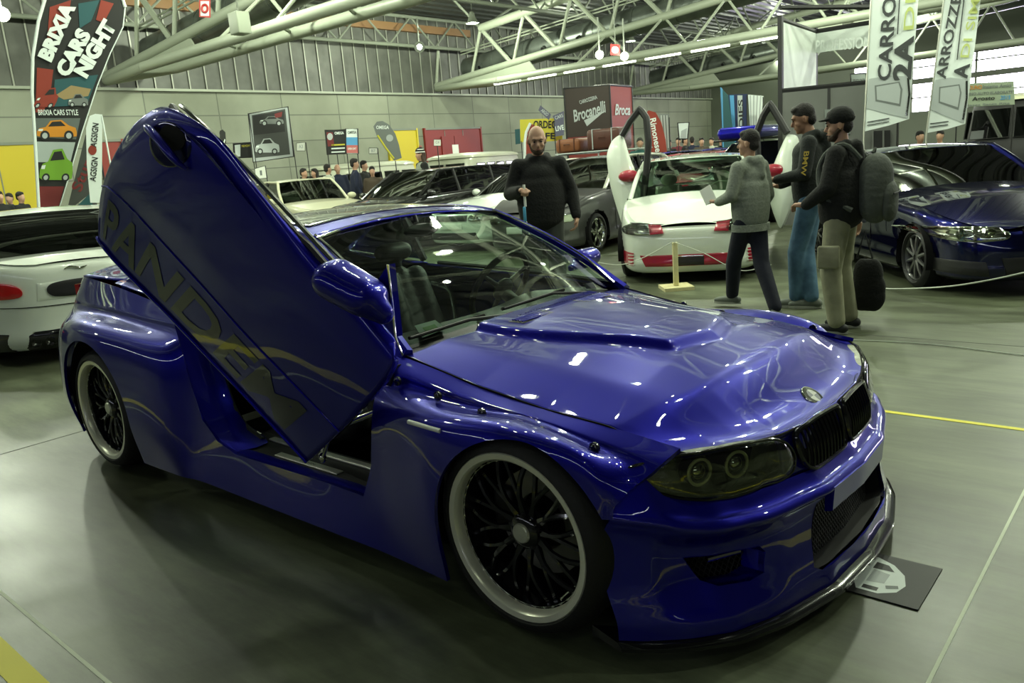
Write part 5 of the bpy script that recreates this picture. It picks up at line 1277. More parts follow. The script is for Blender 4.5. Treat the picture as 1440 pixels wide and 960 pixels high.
M_SHOEB = mat('black_trainer', (.012, .014, .013), .6); M_SHOEG = mat('grey_trainer', (.16, .18, .15), .7); M_SOLE = mat('pale_sole', (.45, .47, .40), .7)
M_YPRINT = mat('yellow_print', (.45, .33, .05), .7)
def figure(name_label, x, y, head, H, pose=None, top=M_TBLK, legs=M_TBLK, shoe=M_SHOEB, hair=M_HAIR, skin=M_SKIN, vox=.012, build=1., hood=False, group=None, beard=False, bald=False, detail=True, top_name='jacket', face=None, sleeves=True, fat=1., long_hair=False):
    """standing figure facing local +X; joints in units of a 1.75 m body, scaled to height H"""
    k = H/1.75; t = thing('person', name_label, 'person', (x, y, 0), head, group)
    J = dict(pel=(0, 0, .95), chest=(0, 0, 1.28), neck=(0, 0, 1.46), head=(.015, 0, 1.62),
             lh=(0, .095, .92), rh=(0, -.095, .92), lk=(.02, .11, .50), rk=(.02, -.11, .50), la=(-.01, .12, .085), ra=(-.01, -.12, .085),
             ls=(0, .185, 1.41), rs=(0, -.185, 1.41), le=(-.03, .25, 1.14), re=(-.03, -.25, 1.14), lw=(.05, .27, .90), rw=(.05, -.27, .90),
             lt=(1, 0, 0), rt=(1, 0, 0), ldir=(.1, 0, -1), rdir=(.1, 0, -1), yaw=0., nod=0.)
    J.update(pose or {})
    for s_ in 'lr':
        if s_+'foot' in J:
            g = grd(*J[s_+'foot']); dx, dy = g.x-x, g.y-y; c_, n_ = math.cos(-head), math.sin(-head)
            fx_, fy_ = (dx*c_-dy*n_)/k, (dx*n_+dy*c_)/k; J[s_+'a'] = (fx_, fy_, .085+J.get(s_+'lift', 0)); J[s_+'k'] = (fx_*.5+.05, (fy_+J[s_+'h'][1])/2, .50)
    V = {a: (Vector(b)*k if isinstance(b, tuple) and a not in ('lt', 'rt', 'ldir', 'rdir', 'lfoot', 'rfoot') else b) for a, b in J.items()}
    r = k*build; hd = V['head']; HR = Matrix.Rotation(J['yaw'], 4, 'Z') @ Matrix.Rotation(J['nod'], 4, 'Y')
    def hp(a, b, c): return hd+HR @ (Vector((a, b, c))*k)
    caps = [(V['pel'], .12*r, V['chest'], .125*r), (V['chest'], .11*r, V['neck'], .052*k), (V['neck'], .052*k, hp(-.01, 0, -.05), .052*k)]
    for s in 'lr':
        caps += [(V[s+'h'], .085*r, V[s+'k'], .055*r), (V[s+'k'], .052*r, V[s+'a'], .037*r), (V['chest']+Vector((0, 0, .09*k)), .07*r, V[s+'s'], .05*r), (V[s+'s'], .05*r, V[s+'e'], .040*r), (V[s+'e'], .038*r, V[s+'w'], .027*r)]
        d = Vector(V[s+'t']).normalized()
        caps.append((V[s+'a']-Vector((0, 0, .03*k)), .034*k, V[s+'a']+d*.14*k-Vector((0, 0, .05*k)), .028*k))
    # head: skull, jaw, nose, ears, brow
    hc = [(hp(-.012, 0, .03), (.090*k, .074*k, .098*k), HR), (hp(.022, 0, -.045), (.062*k, .056*k, .066*k), HR), (hp(.060, 0, -.085), .022*k, hp(.058, 0, -.080), .022*k),
          (hp(.080, 0, .012), .010*k, hp(.098, 0, -.022), .013*k), (hp(.074, -.03, .035), .014*k, hp(.074, .03, .035), .014*k), (hp(.076, -.016, -.056), .009*k, hp(.076, .016, -.056), .009*k),
          (hp(-.005, .074, .015), .012*k, hp(-.010, .078, -.025), .009*k), (hp(-.005, -.074, .015), .012*k, hp(-.010, -.078, -.025), .009*k),
          (hp(.055, .035, -.02), .022*k, hp(.045, .040, -.03), .022*k), (hp(.055, -.035, -.02), .022*k, hp(.045, -.040, -.03), .022*k)]
    caps += hc
    # hands: palm and five fingers each
    for s, sg in (('l', 1), ('r', -1)):
        w = V[s+'w']; d = Vector(J[s+'dir']).normalized(); up = Vector((1, 0, 0)) if abs(d.z) > .7 else Vector((0, 0, 1))
        sd = d.cross(up).normalized(); up = sd.cross(d).normalized()
        nrm = Vector((0, -sg, 0)) if abs(d.z) > .7 else Vector((0, 0, -1))
        nrm = (nrm-d*nrm.dot(d)).normalized(); ac = d.cross(nrm).normalized()
        if abs(d.z) > .7 and ac.x < 0: ac = -ac
        if abs(d.z) <= .7: ac = ac if ac.y*sg < 0 else -ac
        pc = w+d*.045*k
        caps += [(w, .026*k, w+d*.02*k, .026*k), (pc-ac*.020*k, .019*k, pc+d*.035*k-ac*.022*k, .016*k), (pc+ac*.015*k, .019*k, pc+d*.035*k+ac*.018*k, .016*k)]
        if detail:
            curl = J.get(s+'curl', .35)
            for i, (o, ln) in enumerate(((.028, .070), (.010, .078), (-.009, .074), (-.027, .058))):
                a = pc+d*.040*k+ac*o*k; m1 = a+(d*math.cos(curl)+nrm*math.sin(curl))*ln*.5*k; e = m1+(d*math.cos(curl*2.4)+nrm*math.sin(curl*2.4))*ln*.5*k
                caps += [(a, .0092*k, m1, .0085*k), (m1, .0085*k, e, .0075*k)]
            a = pc+ac*.030*k-d*.01*k; m1 = a+(ac*.8+d*.8+nrm*.3).normalized()*.034*k; e = m1+(d+nrm*.5).normalized()*.028*k
            caps += [(a, .011*k, m1, .010*k), (m1, .010*k, e, .0085*k)]
        else: caps.append((pc, .022*k, pc+d*.07*k+nrm*.02*k, .014*k))
    b = blob('body', caps, vox*.62 if detail else vox, skin, t, 2)
    # face
    if detail:
        for s in (1, -1):
            e = MB().ell(hp(.0825, s*.030, .012), (.006*k, .012*k, .007*k), 10, 6).build('eye', M_EYE, b)
            MB().path([hp(.088, s*.014, .030), hp(.089, s*.032, .036), hp(.080, s*.050, .030)], [.003*k, .0045*k, .003*k], 5).build('eyebrow', hair, b)
        MB().path([hp(.0845, -.022, -.056), hp(.088, 0, -.054), hp(.0845, .022, -.056)], [.003*k, .005*k, .003*k], 6).build('mouth', M_LIPS, b)
    # hair
    if not bald:
        hcaps = [(hp(-.019, 0, .052), (.092*k, .079*k, .090*k), HR), (hp(-.052, 0, -.005), (.056*k, .070*k, .064*k), HR), (hp(.035, 0, .095), (.045*k, .060*k, .035*k), HR)]
        if long_hair: hcaps += [(hp(-.06, 0, .02), .07*k, hp(-.07, 0, -.16), .06*k), (hp(-.02, .06, .0), .03*k, hp(-.03, .075, -.15), .03*k), (hp(-.02, -.06, .0), .03*k, hp(-.03, -.075, -.15), .03*k)]
        blob('hair', hcaps, vox*.8, hair, b, 1)
    else:
        blob('hair', [(hp(-.055, 0, .035), (.050*k, .078*k, .055*k), HR), (hp(-.02, 0, .028), (.055*k, .0765*k, .030*k), HR)], vox*.7, hair, b, 1)
    if beard:
        blob('beard', [(hp(.030, 0, -.078), (.058*k, .052*k, .042*k), HR), (hp(.068, 0, -.092), .020*k, hp(.066, 0, -.085), .022*k), (hp(.0, .058, -.03), .018*k, hp(.04, .045, -.07), .018*k), (hp(.0, -.058, -.03), .018*k, hp(.04, -.045, -.07), .018*k)], vox*.6, M_HAIRB, b, 1)
    # clothes
    f = fat; c2 = V['chest']+Vector((0, 0, .06*k)); tc = [(V['pel'].lerp(c2, q/8)-Vector((0, 0, .02*k)), ((.142+.010*math.sin(q*.6))*r*(f if q < 7 else 1), (.172+.016*math.sin(q*.45))*r*(f if q < 7 else 1), .12*k)) for q in range(9)]+[(c2, .10*r, V['neck']-Vector((0, 0, .01*k)), .072*k)]
    for s in 'lr':
        tc += [(V['chest']+Vector((0, 0, .08*k)), .09*r, V[s+'s'], .064*r*f**.3), (V[s+'s'], .064*r*f**.3, V[s+'e'], .057*r*f**.6), (V[s+'e'], .057*r*f**.6, V[s+'w']+(V[s+'e']-V[s+'w'])*.06, .041*r*f)]
    if hood: tc += [(V['neck']+Vector((-.055*k, .045*k, -.0*k)), .050*k, V['neck']+Vector((-.055*k, -.045*k, -.0*k)), .050*k), (V['neck']+Vector((-.10*k, 0, .0)), .055*k, V['neck']+Vector((-.13*k, 0, -.13*k)), .04*k), (V['neck']+Vector((.04*k, .06*k, -.0*k)), .028*k, V['neck']+Vector((-.05*k, .075*k, .02*k)), .04*k), (V['neck']+Vector((.04*k, -.06*k, -.0*k)), .028*k, V['neck']+Vector((-.05*k, -.075*k, .02*k)), .04*k)]
    tp = blob(top_name, tc, vox, top, t, 6)
    lc = []
    for s in 'lr':
        a = V[s+'a']+Vector((0, 0, .02*k))
        lc += [(V['pel']-Vector((0, 0, .05*k)), .105*r, V[s+'h'], .098*r), (V[s+'h'], .098*r, V[s+'k'], .075*r), (V[s+'k'], .078*r, a+(V[s+'k']-a)*.18, .066*r), (a+(V[s+'k']-a)*.18, .066*r, a, .064*r)]
    tr = blob('trousers', lc, vox, legs, t, 3)
    for s in 'lr':
        a = V[s+'a']; d = Vector(J[s+'t']).normalized(); g0 = a.z-.085*k
        q = Vector((a.x, a.y, g0))
        dz = Vector((0, 0, 1))
        sh = blob('shoe', [(q+dz*.045*k-d*.05*k, .042*k, q+dz*.04*k+d*.10*k, .038*k), (q+dz*.04*k+d*.10*k, .038*k, q+dz*.033*k+d*.165*k, .030*k), (q+dz*.06*k, .046*k, q+dz*.10*k, .045*k)], vox*.7, shoe, t, 2)
        side = d.cross(dz).normalized(); P = []
        for i in range(20):
            an = 2*PI*i/20; P.append(q+d*(.055*k+.145*k*math.cos(an))+side*(.043*k*math.sin(an)*(1+.1*math.cos(an))))
        MB().loft([[tuple(p+dz*z) for p in P] for z in (.002, .010*k, .024*k)], True, True).build('shoe_sole', M_SOLE, sh)
    t['k'] = k; del t['k']
    return t, V, k, tp, tr, b
def along(px, D):
    r = ray(px, 300); l = math.hypot(r[0], r[1]); return CAM[0]+r[0]/l*D, CAM[1]+r[1]/l*D
def z_at(px, py, D):
    r = ray(px, py); l = math.hypot(r[0], r[1]); return CAM[2]+r[2]/l*D
def tocam(x, y): return math.atan2(CAM[1]-y, CAM[0]-x)
# 1 man in black with a selfie stick
x, y = along(762, 7.0); h = tocam(x, y)
t, V, k, tp, tr, b = figure('balding bearded man in a black hooded jacket looking down at a selfie stick', x, y, h, z_at(757, 176, 7.0), dict(nod=.28, yaw=.08, head=(.05, 0, 1.615),
    re=(-.02, -.275, 1.17), rw=(.235, -.17, 1.20), rdir=(.9, .35, .1), rcurl=1.0, le=(-.04, .28, 1.16), lw=(.06, .31, .93), ldir=(.25, -.1, -1), lcurl=.5), legs=M_GTROU, top=M_TBLK, beard=True, bald=True, hair=M_HAIRB, vox=.013, build=1.05, fat=1.12, hood=True, skin=M_SKIN)
ss = thing('selfie_stick', 'white and blue selfie stick held up by the bearded man in black', 'selfie stick', (x, y, 0), h)
hw_ = V['rw']+Vector((.07, .03, 0))
MB().tube(hw_+Vector((0, 0, -.13)), hw_+Vector((0, 0, .05)), .011, n=10).build('stick_grip', M_PAPER, ss)
cl = MB().rbox((-.035, -.012, -.06), (.035, .012, .06), .008, Matrix.Translation(hw_+Vector((0, -.01, -.19)))).build('phone_clamp', mat('sky_blue_plastic', (.10, .40, .62), .4), ss)
MB().rbox((-.026, -.014, -.045), (.026, .014, .045), .004, Matrix.Translation(hw_+Vector((0, -.01, -.19)))).build('clamp_pad', M_BLK, cl)
MB().path([hw_+Vector((0, 0, -.25)), hw_+Vector((.01, .01, -.30)), hw_+Vector((0, .015, -.36))], .004, 5).build('wrist_cord', M_PAPER, ss)
# 2 boy in grey hoodie, back view
g0 = grd(1057, 441); x, y = g0.x, g0.y; h = math.radians(168)
t, V, k, tp, tr, b = figure('boy in a light grey hooded sweatshirt and dark tracksuit trousers walking past', x, y, h, 1.49, dict(yaw=.30, chest=(-.01, 0, 1.28),
    lfoot=(1030, 431), rfoot=(1090, 446), llift=.03, lt=(.9, .3, .0), rt=(-.2, 1., 0),
    le=(.02, .26, 1.16), lw=(.22, .20, 1.10), ldir=(.9, -.2, .15), re=(-.03, -.24, 1.13), rw=(.10, -.24, .93), rdir=(.7, 0, -.7)), top=M_TGREY, legs=M_TNAVY, shoe=M_SHOEG, vox=.012, build=1.0, fat=1.12, hood=True, top_name='hooded_sweatshirt')
MB().loft([[tuple(V['pel']+Vector((.165*k*math.cos(a), .20*k*math.sin(a), z*k))) for a in [2*PI*i/28 for i in range(28)]] for z in (-.135, -.13, -.075, -.07)], True, True).build('waistband', M_TGREY, tp)
sh = thing('paper_sheet', 'folded white sheet held by the boy in the grey hoodie', 'paper', (x, y, 0), h); q = V['lw']+Vector((.10, -.0, .06))
MB().rbox((-.05, -.004, -.07), (.05, .004, .07), .002, Matrix.Translation(q) @ Euler((.3, .5, .4)).to_matrix().to_4x4()).build('folded_sheet', M_PAPER, sh, smooth=False)
# 3 young man in jeans
g0 = grd(1136, 432); x, y = g0.x, g0.y+.05; h = math.radians(196)
t, V, k, tp, tr, b = figure('young man in a charcoal sweatshirt and washed blue jeans looking at his hands', x, y, h, 1.68, dict(yaw=.15, nod=.25, head=(.06, 0, 1.60), chest=(.02, 0, 1.28),
    lfoot=(1120, 432), rfoot=(1141, 433), le=(.03, .25, 1.16), lw=(.27, .12, 1.12), ldir=(.9, -.2, .1), lcurl=.8, re=(.04, -.25, 1.15), rw=(.27, -.10, 1.06), rdir=(.9, .2, .1), rcurl=.8), top=M_TCHAR, legs=M_JEAN, shoe=M_SHOEG, skin=M_SKIN2, vox=.012, top_name='sweatshirt', hood=True)
a, c = V['ls'], V['le']; d = (c-a).normalized(); me = text_mesh('RAMS', bold=.03); o_ = a+d*.17*k+Vector((0, .078*k, 0)); up_ = Vector((-1, .1, 0))
lettering('BMW', M_YPRINT, tp, o_+Vector((0, .012, 0)), d, Vector((-1, 0, -.05)), w=.20*k, h=.04*k, off=-.004)
# 4 man with cap and backpack
g0 = grd(1180, 464); x, y = g0.x, g0.y+.02; h = math.radians(184)
t, V, k, tp, tr, b = figure('bearded man in a black cap, black hooded top and khaki cargo trousers', x, y, h, 1.57, dict(yaw=.30, nod=.10, head=(.03, 0, 1.62),
    lfoot=(1176, 469), rfoot=(1194, 460), le=(.04, .26, 1.16), lw=(.22, .20, 1.03), ldir=(.9, -.3, .1), lcurl=.7, re=(-.05, -.25, 1.14), rw=(-.06, -.27, .88)), top=M_TBLK, legs=M_KHAKI, shoe=M_SHOEB, beard=True, vox=.012, build=1.08, fat=1.1, top_name='hooded_top', hood=True)
hd = V['head']; HR = Matrix.Rotation(.30, 4, 'Z') @ Matrix.Rotation(.10, 4, 'Y')
def hpp(a, b_, c): return hd+HR @ (Vector((a, b_, c))*k)
cap = blob('cap', [(hpp(-.018, 0, .065), (.104*k, .092*k, .085*k), HR), (hpp(.09, 0, .06), (.055*k, .062*k, .010*k), HR), (hpp(-.03, 0, .05), (.098*k, .088*k, .05*k), HR)], .008, M_TBLK, t, 1)
MB().path([hpp(-.108, .035, .052), hpp(-.118, 0, .052), hpp(-.108, -.035, .052)], .008, 6).build('cap_badge', M_YPRINT, cap)
for s in (1, -1): MB().rbox((-.08, -.022, -.10), (.07, .022, .06), .015, Matrix.Translation((V['lk'].x+.0, s*(abs(V['lk'].y)+.075), V['lk'].z+.13))).build('cargo_pocket', M_KHAKI, tr)
bp = thing('backpack', 'grey backpack worn by the man in the black cap', 'backpack', (x, y, 0), h)
pk = blob('pack_body', [((-.250*k, 0, z_*k), (.125*k, w_*k, .17*k)) for z_, w_ in ((1.03, .165), (1.08, .170), (1.13, .170), (1.18, .165), (1.23, .150))], .010, M_PACK, bp, 3)
blob('front_pocket', [((-.350*k, 0, z_*k), (.060*k, .130*k, .12*k)) for z_ in (.99, 1.03, 1.07)], .010, M_PACK, pk, 2)
MB().path([(-.40*k, -.10*k, 1.09*k), (-.425*k, 0, 1.105*k), (-.40*k, .10*k, 1.09*k)], .006, 5).build('pocket_zip', M_BLK, pk)
MB().path(spline([(-.23*k, .03*k, 1.40*k), (-.24*k, 0, 1.43*k), (-.23*k, -.03*k, 1.40*k)], 8), .010, 6).build('carry_loop', M_PACK, pk)
for s in (1, -1):
    P = spline([(-.16*k, s*.09*k, 1.36*k), (-.05*k, s*.125*k, 1.475*k), (.08*k, s*.135*k, 1.42*k), (.135*k, s*.15*k, 1.28*k), (.08*k, s*.20*k, 1.10*k), (-.12*k, s*.17*k, .98*k)], 20)
    MB().path(P, .020*k, 8).build('shoulder_strap', M_PACK, pk)
gb = grd(1222, 436); hb = thing('carry_bag', 'black carrier bag hanging beside the khaki trousers', 'bag', (x, y, 0), h)
q = V['rw']+Vector((-.02, -.03, -.10)); bb = blob('bag_body', [((q.x-.05+a_, q.y, q.z-.42+b_), (.085-.02*(b_ > .05), .055, .12)) for a_ in (-.04, 0, .04) for b_ in (-.06, 0, .06, .10)], .012, M_TBLK, hb, 2)
MB().path([(q.x-.08, q.y, q.z-.20), (q.x-.02, q.y, q.z-.0), (q.x+.03, q.y, q.z-.20)], .008, 6).build('bag_handle', M_TBLK, bb)
lettering('BOX', M_SHOEG, bb, (q.x-.05, q.y-.072, q.z-.42), (1, 0, 0), (0, 0, 1), w=.10, off=.004)
# 5 man in striped beanie
D = 18.2; x, y = along(600, D); h = tocam(x, y)+math.radians(-70)
t, V, k, tp, tr, b = figure('person in a striped bobble hat and grey sleeveless jacket beyond the black estate car', x, y, h, z_at(598, 208, D), dict(head=(.02, 0, 1.62)), top=M_TBLK, legs=M_TBLK, vox=.018, detail=False, fat=1.1, hair=M_HAIRB, long_hair=True)
hd = V['head']; kn = blob('bobble_hat', [(hd+Vector((-.01, 0, .07))*k, (.102*k, .092*k, .085*k))], .014, M_TBLK, t, 1)
for z, m_ in ((.045, M_PAPER), (.095, M_PAPER)): MB().lathe([(.100*k if z < .06 else .082*k, z*k-.012), (.106*k if z < .06 else .090*k, z*k), (.100*k if z < .06 else .080*k, z*k+.012)], 'Z', 24, Matrix.Translation(hd+Vector((-.01, 0, .01)))).build('hat_stripe', m_, kn)
MB().ell(hd+Vector((-.03, 0, .165))*k, (.035, .035, .03)).build('hat_bobble', M_LIPS, kn)
blob('grey_gilet', [(V['chest']+Vector((-.02, 0, .0)), (.16*k, .18*k, .22*k)), (V['pel']+Vector((-.02, 0, .08)), (.16*k, .19*k, .2*k))], .018, M_TGREY, t, 2)
# crowd further back
M_TW = mat('cream_jacket', (.36, .38, .30), .9); M_TN = mat('navy_jacket', (.010, .014, .035), .9); M_TR = mat('dark_red_jacket', (.12, .02, .03), .9); M_TB = mat('brown_jacket', (.06, .045, .03), .9); M_TT = mat('teal_jacket', (.02, .09, .09), .9)
for (px, py, D, top, lab, dh, kw) in (
    (434, 236, 20.5, M_TB, 'dark-haired person in a brown jacket, first of the group behind the cream saloon', 60, {}),
    (450, 236, 21.6, M_TBLK, 'person with long dark hair in black beside the brown jacket behind the cream saloon', -60, dict(long_hair=True)),
    (468, 230, 20.3, M_TW, 'person in a cream jacket bending beside the poster stand', 120, {}),
    (482, 230, 21.4, M_TN, 'short-haired man in a navy jacket facing the camera below the poster pair', 10, dict(bald=True)),
    (506, 222, 19.2, M_TN, 'dark-haired man in navy seen from the side, right of the poster pair', 100, {}),
    (519, 225, 20.6, M_TBLK, 'man in a black coat close behind the dark-haired man in navy', 70, {}),
    (530, 233, 19, M_TB, 'small figure in brown at the foot of the dark teardrop flag', 0, {}),
    (133, 262, 14.2, M_TBLK, 'person in a black top half hidden by the raised blue door', 90, dict(hair=M_HAIRB)),
    (4, 268, 19, M_TBLK, 'dark figure in front of the yellow gate, at the photo edge', 20, {}),
    (18, 271, 20.2, M_TN, 'dark figure in a navy jacket in front of the yellow gate', -30, {}),
    (33, 269, 19.8, M_TBLK, 'dark figure in front of the yellow gate beside the flag pole', 50, {}),
    (904, 193, 18.6, M_TT, 'person in a teal jacket seen past the open white door', 0, {}),
    (944, 196, 26., M_TBLK, 'person in black, leftmost of the crowd behind the white hatchback', 20, {}),
    (957, 193, 27, M_TR, 'person in dark red in the crowd behind the white hatchback', -20, {}),
    (966, 192, 26., M_TBLK, 'tall person in black in the crowd behind the white hatchback', 80, {}),
    (976, 192, 27.2, M_TN, 'person in navy in the crowd behind the white hatchback', 180, {}),
    (989, 193, 25.4, M_TB, 'person in brown in the crowd behind the white hatchback', 10, {}),
    (1003, 193, 26.6, M_TW, 'person in a cream jacket near the blue roof box', -30, {}),
    (1016, 192, 24.6, M_TBLK, 'person in black beside the blue feather flags', 30, {}),
    (1290, 184, 14.6, M_TBLK, 'person in black standing below the first white hanging flag', 30, {}),
    (1318, 183, 15.6, M_TW, 'person in a beige jacket below the second white hanging flag', -20, {})):
    x, y = along(px, D); kw = dict(kw)
    figure(lab, x, y, tocam(x, y)+math.radians(dh), z_at(px, py, D), top=top, legs=M_TBLK, vox=.026, detail=False, group=None, **kw)
# ================================================================ banners, signs and small things
def plane_pt(px0, D):
    r = ray(px0, 300); n = Vector((r[0], r[1], 0)).normalized(); o = Vector(CAM)+n*D; o.z = 0
    def P(px, py, off=0.):
        d = Vector(ray(px, py)); tt = (D-off)/d.dot(n); return Vector(CAM)+d*tt
    right = Vector((n.y, -n.x, 0))
    return P, n, right
UP = Vector((0, 0, 1))
M_PW = mat('banner_white', (.72, .79, .75), .7); M_PK = mat('banner_black', (.016, .017, .016), .6); M_PR = mat('banner_red', (.25, .035, .020), .6); M_PG = mat('print_grey', (.16, .18, .17), .6); M_PLG = mat('print_light_grey', (.42, .46, .45), .6)
M_PY = mat('banner_yellow', (.62, .56, .05), .6); M_PO = mat('print_orange', (.60, .24, .02), .5); M_PGR = mat('print_lime', (.17, .36, .03), .5); M_PB = mat('print_blue', (.08, .30, .55), .5); M_PT = mat('print_teal', (.02, .085, .095), .6)
M_PDR = mat('print_dark_red', (.16, .02, .02), .6); M_SKYP = mat('print_pale_sky', (.40, .46, .44), .6); M_LIME = mat('print_lime_text', (.48, .55, .18), .6); M_TEXTG = mat('print_text_grey', (.05, .055, .055), .5)
def prop_base(P, t, n, px, py, D, z0=0.):
    p = P(px, py); return p
def poly3(name, P, pts, m, parent, off=0., thick=.004, spl=0):
    q = [P(x, y, off) for x, y in pts]
    if spl: q = [Vector(v) for v in spline(q, spl, closed=True)]
    return quadmesh(name, q, m, parent, thick)
def post(t, p, m=M_BLK, r=.012, top=None, base=True):
    """straight pole from point p to the floor with a small foot"""
    o = MB().tube((p.x, p.y, 0.01), (p.x, p.y, top or p.z), r, n=8).build('pole', m, t)
    if base: MB().rbox((p.x-.16, p.y-.16, 0), (p.x+.16, p.y+.16, .02), .01).build('base_plate', m, t)
    return o
def car_print(P, parent, cx, cy, w, h, m, off, lean=0.):
    """printed car picture: body, windows, wheels, lamps"""
    def pt(a, b): return (cx+w*a+lean*b*h, cy-h*b)
    B = [(-.5, .05), (-.5, .28), (-.44, .45), (-.28, .52), (-.16, .86), (.12, .90), (.30, .60), (.47, .48), (.5, .25), (.5, .02), (.38, -.02), (-.40, -.02)]
    o = poly3('printed_car', P, [pt(a, b) for a, b in B], m, parent, off, .001)
    poly3('printed_window', P, [pt(a, b) for a, b in [(-.22, .54), (-.12, .80), (.10, .83), (.22, .58)]], M_PK, o, off+.002, .001)
    for a in (-.30, .30): poly3('printed_wheel', P, [pt(a+.12*math.cos(q), .05+.13*w/max(h, 1)*math.sin(q)) for q in [2*PI*k/16 for k in range(16)]], M_PK, o, off+.003, .001); poly3('printed_rim', P, [pt(a+.07*math.cos(q), .05+.075*w/max(h, 1)*math.sin(q)) for q in [2*PI*k/12 for k in range(12)]], M_PLG, o, off+.004, .001)
    poly3('printed_lamp', P, [pt(a, b) for a, b in [(-.47, .30), (-.46, .40), (-.34, .42), (-.36, .30)]], M_PW, o, off+.003, .001)
    return o
def banner_text(s, P, parent, px, py, ang, wpx, hpx, m, off=.02, bold=.03, name='lettering', D=None):
    """text centred on photo pixel, ang degrees in the banner plane (0 = reading right)"""
    c = P(px, py, off); e = P(px+10, py, off); a = math.radians(ang); sc = (P(px+10*math.cos(a), py-10*math.sin(a), off)-c).length/10; sv = (P(px-10*math.sin(a), py-10*math.cos(a), off)-c).length/10; n_, r_ = P.n, P.r
    # compensate the tilt of the camera so that the line runs as in the photo
    dx = (P(px+10*math.cos(a), py-10*math.sin(a), off)-c).normalized(); dy = (P(px-10*math.sin(a), py-10*math.cos(a), off)-c).normalized()
    dy = (dy-dx*dy.dot(dx)).normalized()
    me = text_mesh(s, bold=bold); co = np.array([v.co[:] for v in me.vertices]); lo, hi = co.min(0), co.max(0); sz = hi-lo; cc = (hi+lo)/2
    for v in me.vertices: v.co = c+dx*((v.co.x-cc[0])*wpx*sc/sz[0])+dy*((v.co.y-cc[1])*hpx*sv/sz[1])
    return link(name, me, m, parent, smooth=False)
class PL:
    def __init__(s, px0, D): s.f, s.n, s.r = plane_pt(px0, D); s.D = D
    def __call__(s, *a): return s.f(*a)
# -- tall feather flag with car pictures
P = PL(110, 12.9); t = thing('feather_flag', 'tall dark feather flag with car pictures reading BRIXIA CARS NIGHT', 'flag')
edge = [(55, 300), (50, 210), (45, 130), (46, 80), (54, 30), (66, -10), (90, -40), (130, -45), (165, -25), (176, 10), (173, 38), (155, 75), (137, 120), (114, 190), (98, 245), (81, 300)]
b = poly3('flag_cloth', P, edge, M_PK, t, 0, .006)
MB().path([P(x, y, .0) for x, y in edge[:10]], .022, 8).build('flag_sleeve', M_PW, t); MB().path([P(x, y, .0) for x, y in edge[9:]], .008, 6).build('flag_hem', M_PW, t)
p = P(55, 300); MB().tube(p, (p.x, p.y, .02), .018).build('pole', M_PW, t); MB().rbox((p.x-.25, p.y-.2, 0), (p.x+.25, p.y+.2, .02), .01).build('base_plate', M_BLK, t)
poly3('printed_panel', P, [(52, 95), (75, 98), (70, 140), (60, 158), (50, 158)], M_PR, b, .008, .001); poly3('printed_panel', P, [(77, 112), (138, 105), (122, 148), (74, 150)], M_PT, b, .008, .001)
poly3('printed_panel', P, [(78, 134), (100, 120), (128, 125), (124, 135), (90, 140)], mat('print_sand', (.30, .22, .10), .6), b, .010, .001)
poly3('printed_panel', P, [(70, 10), (100, 0), (95, 30), (66, 60)], M_PR, b, .008, .001); poly3('printed_panel', P, [(110, 5), (140, 0), (128, 30), (112, 40)], M_PT, b, .008, .001); poly3('printed_panel', P, [(142, 0), (160, 5), (146, 32), (135, 28)], M_PR, b, .009, .001)
poly3('printed_panel', P, [(50, 166), (113, 166), (107, 196), (51, 193)], mat('print_street', (.11, .13, .12), .6), b, .008, .001); poly3('printed_panel', P, [(51, 199), (106, 200), (99, 228), (53, 228)], M_SKYP, b, .008, .001)
poly3('printed_panel', P, [(53, 262), (90, 262), (82, 292), (57, 292)], M_PDR, b, .008, .001)
car_print(P, b, 61, 150, 30, 30, M_PR, .014, .5); car_print(P, b, 110, 148, 28, 18, M_PG, .016); car_print(P, b, 80, 192, 56, 26, M_PO, .014); car_print(P, b, 78, 252, 46, 48, M_PGR, .014, .1)
banner_text('BRIXIA', P, b, 80, 44, 66, 86, 22, M_PW, .03, .09); banner_text('CARS', P, b, 103, 74, 62, 70, 23, M_PW, .03, .09); banner_text('NIGHT', P, b, 134, 68, 60, 86, 23, M_PW, .03, .09)
banner_text('BRIXIA CARS STYLE', P, b, 82, 158, 0, 56, 8, M_PW, .03, .02)
# -- grey banner with red script behind it
P = PL(118, 13.2); t = thing('hanging_banner', 'dark grey banner with faint red script beside the tall feather flag', 'banner')
b = poly3('banner_cloth', P, [(96, 288), (120, 190), (134, 182), (140, 240), (132, 268), (104, 290)], mat('print_charcoal', (.05, .055, .05), .6), t); banner_text('Stunt', P, b, 118, 240, 68, 60, 16, M_PDR, .01)
poly3('banner_corner', P, [(106, 292), (128, 270), (132, 300), (110, 300)], M_PT, t, .004); p = P(134, 184); post(t, p)
# -- AGSIGN flag
P = PL(132, 12.5); t = thing('feather_flag', 'narrow white feather flag reading AGSIGN twice', 'flag')
b = poly3('flag_cloth', P, [(127, 285), (122, 230), (121, 180), (126, 163), (134, 160), (144, 161), (143, 285)], M_PW, t); banner_text('AGSIGN', P, b, 133, 190, 84, 34, 9, M_PK, .01); banner_text('AGSIGN', P, b, 132, 238, 84, 34, 9, M_PK, .01); poly3('printed_ring', P, [(130+6*math.cos(a), 211+7*math.sin(a)) for a in [2*PI*k/16 for k in range(16)]], M_PR, b, .008, .001)
p = P(143, 163); post(t, p, M_PW)
